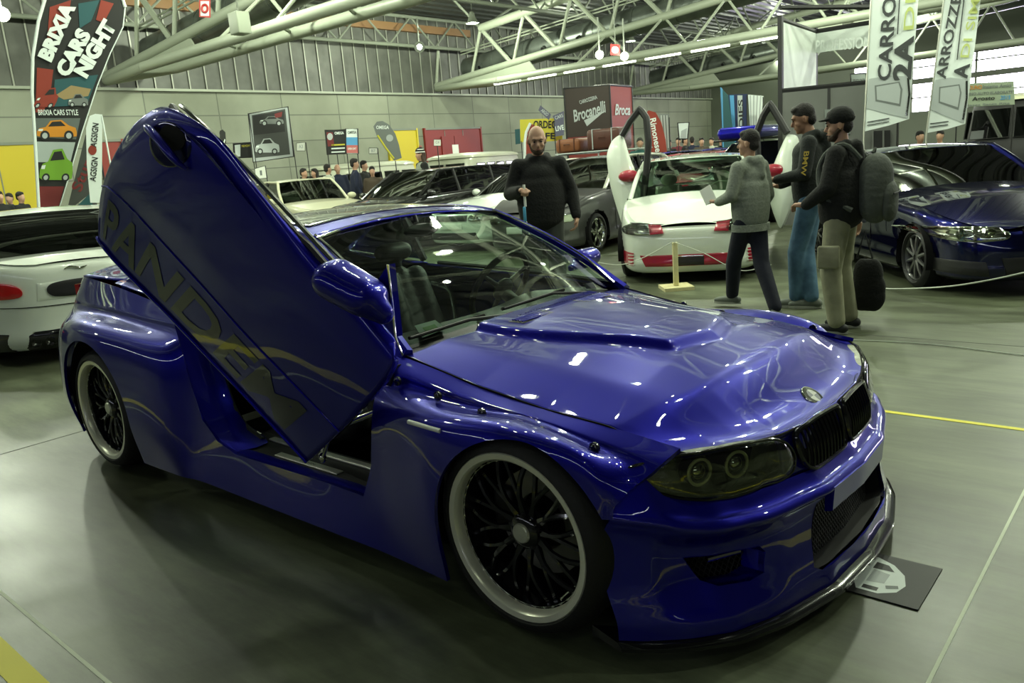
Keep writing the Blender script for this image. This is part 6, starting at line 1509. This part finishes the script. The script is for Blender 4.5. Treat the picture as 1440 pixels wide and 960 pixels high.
# -- framed car poster
def framed(label, pts, D, px0, posts, name='poster_stand', m=M_PK, cat='sign', frame=M_BLK, r=.018):
    P = PL(px0, D); t = thing(name, label, cat); b = poly3('poster_panel', P, pts, m, t, 0, .004)
    MB().path([P(x, y, .004) for x, y in pts], r, 6, closed=True).build('poster_frame', frame, t)
    for x, y in posts: post(t, P(x, y, .0), base=True)
    return P, t, b
P, t, b = framed('large tilted poster of classic cars on a black frame stand', [(349, 160), (405, 150), (413, 220), (356, 228)], 22.6, 380, [(350, 160), (405, 150)], m=M_PLG)
poly3('printed_picture', P, [(354, 162), (401, 153), (408, 217), (359, 222)], mat('print_charcoal', (.05, .055, .05), .6), b, .010, .001); poly3('printed_panel', P, [(356, 163), (399, 156), (401, 185), (357, 190)], M_PK, b, .013, .001); car_print(P, b, 376, 214, 34, 22, M_PLG, .018); car_print(P, b, 382, 174, 34, 12, M_PG, .018); poly3('printed_panel', P, [(386, 160), (397, 157), (396, 164), (387, 166)], M_PDR, b, .018, .001)
P, t, b = framed('small dark sign with a white column left of the classic car poster', [(328, 202), (352, 200), (354, 221), (329, 222)], 23.9, 340, [(329, 202), (353, 200)])
poly3('printed_panel', P, [(330, 204), (338, 203), (338, 220), (331, 220)], M_PW, b, .010, .001); banner_text('MEMORY', P, b, 346, 205, 3, 12, 3, M_PY, .012, .0)
P, t, b = framed('small blank white card on a thin stand right of the classic car poster', [(417, 201), (429, 200), (429, 212), (417, 212)], 22.0, 424, [(430, 200)], m=M_PAPER, r=.008); banner_text('A3', P, b, 423, 206, 3, 6, 5, M_PLG, .01)
P, t, b = framed('white notice card low on a stand below the classic car poster', [(358, 237), (373, 233), (376, 250), (360, 252)], 22.2, 366, [(373, 233)], m=M_PAPER, r=.01); banner_text('1', P, b, 367, 243, 3, 3, 7, M_PG, .01)
P = PL(313, 23.2); t = thing('feather_flag', 'small black feather flag with a white swoosh near the raised door', 'flag'); b = poly3('flag_cloth', P, [(309, 212), (309, 184), (313, 182), (317, 186), (319, 215)], M_PK, t); poly3('printed_swoosh', P, [(311, 207), (316, 195), (317, 197), (314, 208)], M_PW, b, .01, .001); post(t, P(309, 186))
P, t, b = framed('black poster with winged emblem, left of the poster pair', [(457, 183), (485, 182), (487, 216), (460, 217)], 22.6, 472, [(461, 216), (474, 216)])
banner_text('OMEGA', P, b, 477, 187, 3, 13, 4, M_PW, .012, .04); poly3('printed_panel', P, [(459, 186), (468, 186), (470, 205), (461, 206)], M_PDR, b, .012, .001); poly3('printed_disc', P, [(464+4*math.cos(a), 192+5*math.sin(a)) for a in [2*PI*k/14 for k in range(14)]], M_PLG, b, .016, .001)
for i, (y0, m_) in enumerate(((203, M_PY), (208, M_PW), (213, M_PW))): poly3('printed_line', P, [(466, y0), (485, y0-1), (485, y0+1), (466, y0+2)], m_, b, .012, .001)
P, t, b = framed('white, blue and red poster, right of the poster pair', [(486, 181), (503, 181), (504, 216), (487, 216)], 22.2, 495, [(488, 216), (503, 216)], m=M_PW)
poly3('printed_panel', P, [(487, 193), (503, 193), (503, 204), (487, 204)], M_PB, b, .012, .001); poly3('printed_panel', P, [(487, 204), (503, 204), (504, 215), (487, 215)], mat('print_coral', (.50, .14, .13), .6), b, .012, .001); banner_text('OMEGA', P, b, 495, 186, 2, 12, 4, M_PG, .014); banner_text('OPEN DAY', P, b, 495, 209, 2, 12, 3, M_PW, .016)
P, t, b = framed('small white card on a thin stand left of the teardrop flag', [(519, 208), (531, 208), (531, 216), (519, 216)], 20.3, 525, [(531, 208)], m=M_PAPER, r=.008); banner_text('B7', P, b, 525, 212, 1, 6, 4, M_PLG, .01)
P, t, b = framed('small white card on a stand in front of the red gate', [(610, 196), (620, 196), (620, 205), (610, 205)], 21., 615, [(615, 205)], m=M_PAPER, r=.008); banner_text('C4', P, b, 615, 200, 0, 5, 4, M_PLG, .01)
P = PL(540, 19.6); t = thing('teardrop_flag', 'dark grey teardrop flag with yellow dotted edge before the yellow gate', 'flag')
b = poly3('flag_cloth', P, [(554, 226), (542, 210), (531, 194), (525, 178), (530, 171), (538, 170), (547, 175), (556, 188), (561, 203), (565, 222)], M_PG, t); MB().path([P(x, y, .01) for x, y in [(531, 190), (542, 207), (554, 223)]], .02, 6).build('dotted_edge', M_PY, b); banner_text('OMEGA', P, b, 538, 179, 0, 18, 5, M_PW, .012, .04); poly3('printed_disc', P, [(548+5*math.cos(a), 194+5*math.sin(a)) for a in [2*PI*k/14 for k in range(14)]], M_PLG, b, .012, .001); post(t, P(556, 226))
# -- yellow sign
P = PL(757, 24); t = thing('shop_sign', 'yellow banner with black lettering behind the man in black', 'sign'); b = poly3('banner_panel', P, [(731, 168), (790, 166), (791, 198), (732, 200)], M_PY, t, 0, .006); banner_text('ORDEC', P, b, 766, 175, 0, 32, 11, M_PK, .02, .04); banner_text('FE', P, b, 774, 191, 0, 14, 9, M_PK, .02, .04); poly3('side_panel', P, [(724, 182), (731, 181), (732, 202), (725, 203)], M_PT, t); post(t, P(733, 198)); post(t, P(789, 197))
P = PL(748, 17.2); t = thing('feather_flag', 'red and white feather flag directly behind the bearded man', 'flag'); b = poly3('flag_cloth', P, [(738, 226), (738, 200), (740, 186), (746, 173), (752, 177), (757, 228)], M_PR, t); MB().path([P(x, y, .01) for x, y in [(738, 226), (738, 200), (740, 186), (746, 173)]], .03, 6).build('flag_sleeve', M_PW, b); post(t, P(740, 220), M_PW)
P = PL(775, 22.0); t = thing('direction_sign', 'tilted purple arrow signs on a slim post left of the dark red kiosk', 'sign'); M_PV = mat('print_violet_grey', (.10, .10, .15), .6)
b = poly3('arrow_board', P, [(757, 155), (760, 148), (775, 161), (772, 169)], M_PV, t); banner_text('ARGO', P, b, 766, 158, -40, 12, 5, M_PLG, .01)
b = poly3('arrow_board', P, [(777, 163), (793, 156), (793, 168), (781, 172)], M_PV, t); banner_text('CARS', P, b, 786, 164, 20, 12, 5, M_PLG, .01); b = poly3('sign_board', P, [(778, 173), (793, 168), (793, 190), (781, 192)], M_PV, t); banner_text('LIVE', P, b, 787, 180, 12, 12, 7, M_PW, .012); post(t, P(779, 170))
# -- dark red kiosk with script name
P = PL(840, 23.0); t = thing('banner_kiosk', 'square dark red banner tower reading Carrozzeria Brocanelli', 'banner tower')
c0, c1, c2 = P(793, 125), P(857, 118), P(888, 119); bz = 1.25
back = P.n*1.8
q0, q1 = Vector((c0.x, c0.y, 0)), Vector((c1.x, c1.y, 0)); 
P2 = PL(872, 23.0)
zt = c0.z; fr = (q1-q0); L_ = fr.length; fr.normalize(); sd = (Vector((P(888, 119, -1.2).x, P(888, 119, -1.2).y, 0))-q1); Ls = sd.length; sd.normalize()
M_KD = mat('kiosk_dark_brown', (.035, .024, .018), .6); M_KR = mat('kiosk_red', (.20, .028, .020), .6)
a0, a1 = q0, q1; a2 = q1+sd*Ls; a3 = q0+sd*Ls
mb = MB(); mb.add([(v.x, v.y, z) for z in (.0, zt) for v in (a0, a1, a2, a3)], [(0, 1, 5, 4), (1, 2, 6, 5), (2, 3, 7, 6), (3, 0, 4, 7), (4, 5, 6, 7)]); body_ = mb.build('tower_cloth', M_KR, t, smooth=False)
nf_ = fr.cross(UP); 
if nf_.dot(Vector(CAM)-q0) < 0: nf_ = -nf_
ns_ = sd.cross(UP)
if ns_.dot(Vector(CAM)-q1) < 0: ns_ = -ns_
def on(u, z, off=.01): return q0+fr*(u*L_)+nf_*off+UP*z
quadmesh('dark_upper_panel', [on(0, zt*.60), on(1, zt*.60), on(1, zt-.01), on(0, zt-.01)], M_KD, body_, .004)
lettering('Brocanelli', M_PLG, body_, on(.53, zt*.80, .02), fr+UP*.22, UP-fr*.22, w=L_*.76, h=.32, shear=.35, bold=.03); lettering('CARROZZERIA', M_PLG, body_, on(.52, zt*.895, .02), fr+UP*.22, UP-fr*.22, w=L_*.40, h=.10)
q_ = [on(.40, zt*.73, .02), on(.46, zt*.68, .02), on(.9, zt*.80, .02)]; quadmesh('swash', q_, M_PLG, body_, .001)
for k in range(4): quadmesh('printed_badge', [on(.27+k*.12, zt*.545, .02), on(.34+k*.12, zt*.545, .02), on(.34+k*.12, zt*.59, .02), on(.27+k*.12, zt*.59, .02)], M_PLG, body_, .001)
for k in range(3): quadmesh('printed_line', [on(.2+k*.05, zt*(.47-.05*k), .02), on(.85, zt*(.47-.05*k), .02), on(.85, zt*(.48-.05*k), .02), on(.2+k*.05, zt*(.48-.05*k), .02)], M_PDR, body_, .001)
lettering('Broca', M_PLG, body_, q1+sd*Ls*.5+ns_*.02+UP*zt*.80, sd, UP, w=Ls*.7, h=.3, shear=.3, bold=.03)
MB().path([(v.x, v.y, zt) for v in (a0, a1, a2, a3)], .03, 6, closed=True).build('tower_frame', M_BLK, t)
for v in (a0, a1, a2, a3): MB().tube((v.x, v.y, 0), (v.x, v.y, zt), .025).build('tower_post', M_BLK, t)
# luggage on the roof of the dark grey car
gc = bpy.data.objects['hatchback_car.001'] if 'hatchback_car.001' in bpy.data.objects else None
x, y = -6.35, 9.1; zr = 1.40
rk = thing('roof_rack', 'pale roof rack on the dark grey car', 'roof rack', (x, y, zr), math.radians(-84))
for yy in (-.5, .5): MB().tube((-.75, yy, .05), (.75, yy, .05), .014).build('rack_rail', M_PLG, rk)
for xx in (-.7, -.2, .3, .7):
    MB().tube((xx, -.55, .06), (xx, .55, .06), .012).build('rack_bar', M_PLG, rk)
for xx in (-.7, .7):
    for yy in (-.5, .5): MB().tube((xx, yy, -.03), (xx, yy, .05), .012).build('rack_foot', M_PLG, rk)
M_TAN_L = mat('tan_leather', (.19, .065, .022), .5, bump=.2, nscale=30); M_BRN_L = mat('brown_leather', (.07, .022, .012), .45, bump=.2, nscale=30); M_CRATE = mat('crate_wood', (.20, .085, .025), .6, bump=.3, nscale=20)
def case(label, lx, ly, w, d, hh, m, strap=None):
    h = math.radians(-84); c, s = math.cos(h), math.sin(h)
    o = thing('suitcase', label, 'suitcase', (x+c*lx-s*ly, y+s*lx+c*ly, zr+.075), h)
    MB().rbox((-d/2, -w/2, 0), (d/2, w/2, hh), .05).build('case_shell', m, o)
    for yy in (-w*.3, w*.3): MB().path([(-d/2-.004, yy, .02), (-d/2-.004, yy, hh), (0, yy, hh+.004), (d/2+.004, yy, hh), (d/2+.004, yy, .02)], .010, 5).build('case_strap', strap or M_BRN_L, o)
    MB().path([(d/2+.01, -.06, hh*.6), (d/2+.05, 0, hh*.62), (d/2+.01, .06, hh*.6)], .008, 5).build('case_handle', M_BRN_L, o)
case('large rounded brown suitcase on the rack, right of the crate', .35, .28, .58, .5, .33, M_BRN_L, M_PLG); case('low tan suitcase on the rack behind the bearded man', .35, -.38, .46, .5, .22, M_TAN_L)
# -- red feather flag right of kiosk, framed sign
P = PL(920, 19.3); t = thing('feather_flag', 'red feather flag with white script seen past the open white door', 'flag'); b = poly3('flag_cloth', P, [(912, 214), (908, 160), (912, 155), (922, 158), (930, 172), (936, 196), (938, 214)], M_PR, t); banner_text('Rimonese', P, b, 922, 190, -80, 48, 9, M_PW, .012); post(t, P(908, 170)); 
P = PL(945, 20); t = thing('display_wall', 'grey striped display panel behind the red feather flag', 'display panel'); b = poly3('panel_cloth', P, [(926, 160), (941, 160), (943, 212), (934, 212)], M_PG, t); post(t, P(941, 165))
for k in range(3): poly3('panel_stripe', P, [(929+k*4, 162), (930.5+k*4, 162), (934+k*3.4, 208), (932.5+k*3.4, 208)], M_PLG, b, .01, .001)
P, t, b = framed('pale framed poster standing behind the crowd', [(953, 173), (969, 172), (967, 195), (955, 195)], 24, 961, [(954, 194), (967, 194)], m=M_PW, r=.02); poly3('printed_panel', P, [(958, 184), (966, 180), (965, 194), (957, 194)], M_PLG, b, .012, .001)
# -- blue and white hanging flags
P = PL(1040, 21); t = thing('banner_group', 'dark teal hanging flag, leftmost of the three beside the display stand', 'banner'); b = poly3('flag_cloth', P, [(1013, 122), (1024, 134), (1034, 205), (1017, 208)], M_PT, t); poly3('flag_edge', P, [(1013, 122), (1016, 125), (1018, 207), (1016, 207)], M_PB, b, .01, .001); post(t, P(1014, 124))
P = PL(1040, 21.5); t = thing('banner_group', 'navy and pale blue hanging flag with slanted letters beside the display stand', 'banner'); b = poly3('flag_cloth', P, [(1024, 133), (1051, 132), (1050, 204), (1031, 204)], mat('print_navy', (.01, .02, .07), .6), t); poly3('flag_stripe', P, [(1026, 134), (1032, 134), (1035, 200), (1031, 200)], M_PB, b, .01, .001); poly3('flag_stripe', P, [(1037, 134), (1044, 134), (1043, 198), (1038, 198)], M_SKYP, b, .01, .001); banner_text('DIES', P, b, 1042, 160, 92, 40, 7, M_PK, .014, .03); post(t, P(1050, 134))
P = PL(1040, 22.); t = thing('banner_group', 'white pleated hanging flag right of the navy and blue one', 'banner'); b = poly3('flag_cloth', P, [(1052, 133), (1074, 135), (1068, 184), (1055, 186)], M_PW, t)
for k in range(4): poly3('fold_shade', P, [(1054+k*5, 134), (1056+k*5, 134), (1057+k*3.2, 184), (1056+k*3.2, 184)], M_PLG, b, .01, .001)  # grey strips paint the shade of the pleats onto flat cloth
post(t, P(1073, 136))
# -- big display stand
M_STG = mat('stand_grey_panel', (.115, .12, .11), .6); M_STW = mat('stand_white_panel', (.72, .78, .73), .6, noise=.12, nscale=2.)
P = PL(1100, 14.2); t = thing('display_stand', 'tall black-framed display stand with white upper panels and grey walls', 'display stand')
A0 = P(1098, 135); A0.z = 0
# corner post at px 1098; one wall runs back to px 1146, the other runs right
PB_ = PL(1146, 16.3); B0 = PB_(1146, 128); B0.z = 0
PC_ = PL(1250, 15.9); C0 = PC_(1262, 120); C0.z = 0
E0 = P(1262, 120); E0.z = 0
zt = P(1097, 22).z; zm = P(1097, 131).z
def wallp(nm, a, b_, z0, z1, m): 
    d = (b_-a); n = Vector((-d.y, d.x, 0)).normalized()*.03; mb = MB(); mb.add([a+n+UP*z0, b_+n+UP*z0, b_+n+UP*z1, a+n+UP*z1, a-n+UP*z0, b_-n+UP*z0, b_-n+UP*z1, a-n+UP*z1], [(0, 1, 2, 3), (7, 6, 5, 4), (0, 4, 5, 1), (1, 5, 6, 2), (2, 6, 7, 3), (3, 7, 4, 0)]); return mb.build(nm, m, t, smooth=False)
wallp('white_panel', A0, B0, zm+.06, zt-.10, M_STW); up2 = wallp('white_panel', B0, C0, zm+.75, zt-.10, M_STW); banner_text('PROFESSION', PC_, up2, 1185, 62, 4, 78, 16, mat('faint_back_print', (.60, .65, .61), .6), .4, .02)
g1 = wallp('grey_wall', A0, E0, .02, zm, M_STG)
for a in (A0, B0, C0): MB().box((a.x-.035, a.y-.035, 0), (a.x+.035, a.y+.035, zt)).build('frame_post', M_BLK, t, smooth=False)
M0 = A0.lerp(E0, .42); MB().box((M0.x-.035, M0.y-.035, 0), (M0.x+.035, M0.y+.035, zm)).build('frame_post', M_BLK, t, smooth=False)
for a, b_, z in ((A0, B0, zt-.06), (B0, C0, zt-.06), (A0, B0, zm+.03), (A0, E0, zm+.03), (A0, C0, zt+.12)): MB().tube(a+UP*z, b_+UP*z, .04, n=6).build('frame_rail', M_BLK, t)
dn = Vector((P.n.x, P.n.y, 0))*-.045
def onw(px, py, off=.05): return P(px, py, off)
w_ = quadmesh('wall_poster', [onw(1160, 190), onw(1196, 188), onw(1196, 152), onw(1160, 154)], M_PG, t, .006); quadmesh('white_note', [onw(1184, 171, .07), onw(1190, 164, .07), onw(1195, 171, .07), onw(1189, 178, .07)], M_PAPER, w_, .002)
dw = quadmesh('doorway_leaf', [onw(1228, 300, .06), onw(1252, 300, .06), onw(1252, 183, .06), onw(1228, 184, .06)], M_BLK, t, .02); 
for px in (1226, 1241): quadmesh('door_stile', [onw(px, 300, .08), onw(px+2.5, 300, .08), onw(px+2.5, 183, .08), onw(px, 184, .08)], M_STG, dw, .01)
P, t, b = framed('small white lettered board above the grey wall of the display stand', [(1196, 104), (1218, 103), (1219, 122), (1197, 123)], 17.0, 1207, [(1197, 122), (1218, 122)], m=M_PW, r=.015); banner_text('SERVICE CENTER', P, b, 1208, 113, 3, 18, 4, M_PG, .012)
# -- two white hanging flags
for (lab, D, px0, L0, L1, R0, R1, cb, t1, t2, t3, x1, x2, x3, tilt) in (
    ('first white tall flag reading CARRO and 2A DI with a silver car door print', 12.8, 1255, (1226, -20), (1215, 185), (1293, -20), (1278, 175), 1, 'CARRO', '2A', 'DI', 1247, 1268, 1273, 86),
    ('second white tall flag reading ARROZZE and A DI SIM with a silver car door print', 13.0, 1340, (1330, -20), (1303, 187), (1381, -20), (1356, 182), 1, 'ARROZZE', 'A', 'DI SIM', 1336, 1356, 1361, 83)):
    P = PL(px0, D); t = thing('feather_flag', lab, 'flag')
    def lp(f, g_): # f down, g across
        a = (L0[0]+(L1[0]-L0[0])*f, L0[1]+(L1[1]-L0[1])*f); c = (R0[0]+(R1[0]-R0[0])*f, R0[1]+(R1[1]-R0[1])*f); return (a[0]+(c[0]-a[0])*g_, a[1]+(c[1]-a[1])*g_)
    b = poly3('flag_cloth', P, [lp(0, 0), lp(.5, 0), lp(1, 0), lp(.985, .55), lp(.96, 1), lp(.5, 1), lp(0, 1)], M_PW, t, 0, .004)
    d_ = poly3('printed_car_door', P, [lp(.84, .02), lp(.64, .05), lp(.63, .45), lp(.65, .93), lp(.80, 1.0), lp(.955, .97), lp(.90, .5)], M_PLG, b, .010, .001)
    poly3('printed_door_recess', P, [lp(.80, .22), lp(.69, .18), lp(.68, .72), lp(.74, .80), lp(.86, .78)], M_PG, d_, .013, .001); poly3('printed_door_panel', P, [lp(.79, .25), lp(.70, .22), lp(.69, .70), lp(.74, .76), lp(.84, .75)], M_PLG, d_, .015, .001)
    MB().path([P(*lp(f, g_), .016) for f, g_ in ((.66, .90), (.78, .96), (.93, .93))], .012, 5).build('printed_door_edge', M_CHROME, d_)
    for k in range(2): poly3('printed_address', P, [lp(.935+.022*k, .06), lp(.93+.022*k, .55), lp(.937+.022*k, .55), lp(.942+.022*k, .06)], M_TEXTG, b, .012, .001)
    if t2 == '2A':
        banner_text('CARRO', P, b, 1247, 55, tilt, 118, 19, M_TEXTG, .02, .03); banner_text('2A', P, b, 1270, 82, tilt, 62, 26, M_TEXTG, .02, .05); banner_text('DI', P, b, 1279, 20, tilt, 44, 14, M_LIME, .02, .01)
        MB().path([P(1262, 48, .02), P(1266, -15, .02)], .008, 5).build('printed_rule', M_TEXTG, b)
    else:
        banner_text('ARROZZE', P, b, 1334, 53, tilt-4, 120, 14, M_TEXTG, .02, .03); banner_text('A', P, b, 1352, 100, tilt-4, 22, 20, M_TEXTG, .02, .05); banner_text('DI SIM', P, b, 1364, 40, tilt-4, 84, 12, M_LIME, .02, .01)
        MB().path([P(1346, 84, .02), P(1356, -5, .02)], .008, 5).build('printed_rule', M_TEXTG, b)
    p = P(*L1); MB().path([P(*L0), P(*lp(.5, 0)), p, (p.x, p.y, .02)], .012, 8).build('flag_pole', M_ALU, t); MB().rbox((p.x-.2, p.y-.2, 0), (p.x+.2, p.y+.2, .02), .01).build('base_plate', M_BLK, t)
# -- meeting banner before the windows
P = PL(1385, 17); t = thing('event_banner', 'pale green banner reading Agosto hung before the bright windows', 'banner'); b = poly3('banner_cloth', P, [(1345, 118), (1426, 114), (1427, 147), (1345, 151)], mat('banner_pale_green', (.30, .36, .26), .7), t, 0, .004)
for s_, px, py, w_, h_, m_ in (('RADUNO', 1368, 123, 26, 6, M_PO), ('Insieme Amici', 1402, 121, 40, 5, M_PG), ('RADUNO AUTO ELABORATE', 1386, 131, 76, 4, M_PG), ('Agosto', 1383, 139, 32, 7, M_PK), ('2015', 1414, 137, 14, 6, M_PB), ('piazza Santa Rita', 1388, 147, 64, 4, M_PG)): banner_text(s_, P, b, px, py, 3, w_, h_, m_, .02, .03)
for px in (1346, 1425): post(t, P(px, 147))
# -- red alarm signs and a control box on the trusses
for lab, px, py, D, w, h in (('red and white fire alarm sign on the near roof truss', 288, 12, 15.5, 16, 26), ('red square sign with a grey disc beside the small spotlights', 865, 70, 23.8, 13, 16)):
    P = PL(px, D); t = thing('wall_sign', lab, 'sign'); b = poly3('sign_plate', P, [(px-w/2, py-h/2), (px+w/2, py-h/2+1), (px+w/2, py+h/2), (px-w/2, py+h/2-1)], mat('sign_red', (.48, .02, .02), .5), t, 0, .006)
    if px < 500: poly3('sign_face', P, [(px-w*.38, py-h*.40), (px+w*.38, py-h*.40), (px+w*.38, py+h*.40), (px-w*.38, py+h*.40)], M_PW, b, .012, .002); MB().path([P(px+w*.25*math.cos(a), py+h*.2*math.sin(a), .022) for a in [2*PI*k/16 for k in range(16)]], .02, 5, closed=True).build('sign_symbol', mat('sign_red', (.48, .02, .02), .5), b)
    else: poly3('sign_disc', P, [(px+5*math.cos(a), py+5*math.sin(a)) for a in [2*PI*k/16 for k in range(16)]], M_PLG, b, .012, .002)
    MB().tube(P(px, py-h/2), P(px, py-h/2)+UP*1.5, .012).build('sign_hanger', M_DSTEEL, t)
P = PL(337, 14.5); c = P(337, 33); t = thing('hanging_control_box', 'white electrical box fixed among the near truss tubes', 'electrical box', c); MB().rbox((-.14, -.12, -.17), (.14, .12, .17), .02).build('box_case', mat('box_grey_enamel', (.34, .38, .29), .5), t); MB().tube((0, 0, .15), (0, 0, .9), .015).build('box_hanger', M_DSTEEL, t)
# -- wooden rope post and ropes
M_PINE = mat('pale_pine', (.68, .63, .34), .6, noise=.15, nscale=14)
b0 = grd(951, 406); t = thing('rope_post', 'pale wooden post on a square base before the white hatchback', 'post', (b0.x, b0.y, 0), .75)
MB().box((-.15, -.15, 0), (.15, .15, .035)).build('post_base', M_PINE, t, smooth=False); MB().rbox((-.024, -.024, .035), (.024, .024, .475), .004).build('post_shaft', M_PINE, t); MB().tube((-.03, 0, .455), (.03, 0, .455), .006).build('rope_eye', M_CHROME, t)
def rope(label, pts, r=.0045): 
    P_ = spline([Vector(p) for p in pts], 30); o = MB().path(P_, r, 6).build('barrier_rope', mat('white_rope', (.60, .65, .55), .7), None); props(o, label, 'rope'); return o
tp_ = Vector((b0.x, b0.y-.035, .485))
rope('thin rope sagging from the wooden post toward the dark grey car', [tp_, aty(905, 362, 4.75), aty(870, 372, 4.9), aty(825, 366, 5.1)])
rope('thin rope sagging from the wooden post behind the boy in the grey hoodie', [tp_, aty(990, 356, 4.75), aty(1040, 380, 4.85), aty(1085, 372, 5.0)])
rope('white rope sweeping low in front of the navy coupe', [aty(1207, 404, 4.9), aty(1262, 406, 4.72), aty(1330, 403, 4.5), aty(1390, 394, 4.3), aty(1450, 381, 4.2)], .006)
rope('faint rope lying across the floor beyond the blue hood', [Vector((-.55, 3.05, .006)), Vector((.1, 3.15, .006)), Vector((.75, 3.05, .006)), Vector((1.3, 3.1, .006))], .004)
# -- floor poster in front of the bumper
q = [grd(1118, 815), grd(1240, 780), grd(1323, 803), grd(1295, 858)]; x1_, y1_ = .90, .13
t = thing('floor_poster', 'black poster with a white car drawing lying at the front bumper', 'poster', (.90, 0, 0))
X0, X1, Y0, Y1 = -.32, .0, -.145, .14
pn = MB().box((X0, Y0, .001), (X1, Y1, .005)).build('poster_sheet', M_PK, t, smooth=False)
def fp(a, b_): return Vector((X0+(X1-X0)*b_, Y0+(Y1-Y0)*a, .0055))     # a across from near side to far, b toward the right edge
def fpoly(nm, pts, m, z=0.): 
    mb = MB(); mb.add([tuple(fp(a, b_)+UP*z) for a, b_ in pts], [tuple(range(len(pts)))]); return mb.build(nm, m, pn, smooth=False)
cw = fpoly('printed_car', [(.10, .42), (.10, .62), (.22, .76), (.40, .80), (.62, .74), (.80, .60), (.90, .42), (.84, .34), (.60, .38), (.30, .34)], M_PW)
fpoly('printed_hood', [(.30, .46), (.34, .62), (.56, .62), (.60, .46)], M_PLG, .0006); fpoly('printed_window', [(.62, .44), (.64, .64), (.76, .56), (.78, .44)], M_PK, .0006); fpoly('printed_grille', [(.14, .46), (.14, .60), (.22, .60), (.22, .46)], M_PK, .0006); fpoly('printed_lamp', [(.24, .66), (.30, .76), (.36, .74), (.30, .64)], M_PG, .0006)
lettering('BMW E46', M_PG, pn, fp(.80, .22)+UP*.0006, (0, -1, 0), (1, 0, 0), w=.16, off=0, name='printed_title')
lettering('SHOW', M_PG, pn, fp(.62, .22)+UP*.0006, (0, -1, 0), (1, 0, 0), w=.10, off=0, name='printed_title')
bpy.data.scenes.remove(TMP)
sc = bpy.context.scene
cam = bpy.data.cameras.new('camera'); co = bpy.data.objects.new('camera', cam); C.objects.link(co)
cam.sensor_fit = 'HORIZONTAL'; cam.sensor_width = 36.; cam.lens = FPX*36./1440.; cam.clip_start = .05; cam.clip_end = 300
M = Matrix(((CR[0], CU[0], -CF[0], CAM[0]), (CR[1], CU[1], -CF[1], CAM[1]), (CR[2], CU[2], -CF[2], CAM[2]), (0, 0, 0, 1)))
co.matrix_world = M
sc.camera = co
sc.view_settings.view_transform = 'Standard'; sc.view_settings.look = 'None'; sc.view_settings.gamma = 1.; sc.view_settings.use_curve_mapping = False
sc.view_settings.exposure = .12
sc.cycles.use_denoising = True
try: sc.cycles.denoiser = 'OPENIMAGEDENOISE'
except Exception: pass
sc.cycles.max_bounces = 8; sc.cycles.transparent_max_bounces = 16; sc.cycles.glossy_bounces = 5; sc.cycles.diffuse_bounces = 3
sc.cycles.sample_clamp_indirect = 6; sc.cycles.caustics_reflective = False; sc.cycles.caustics_refractive = False
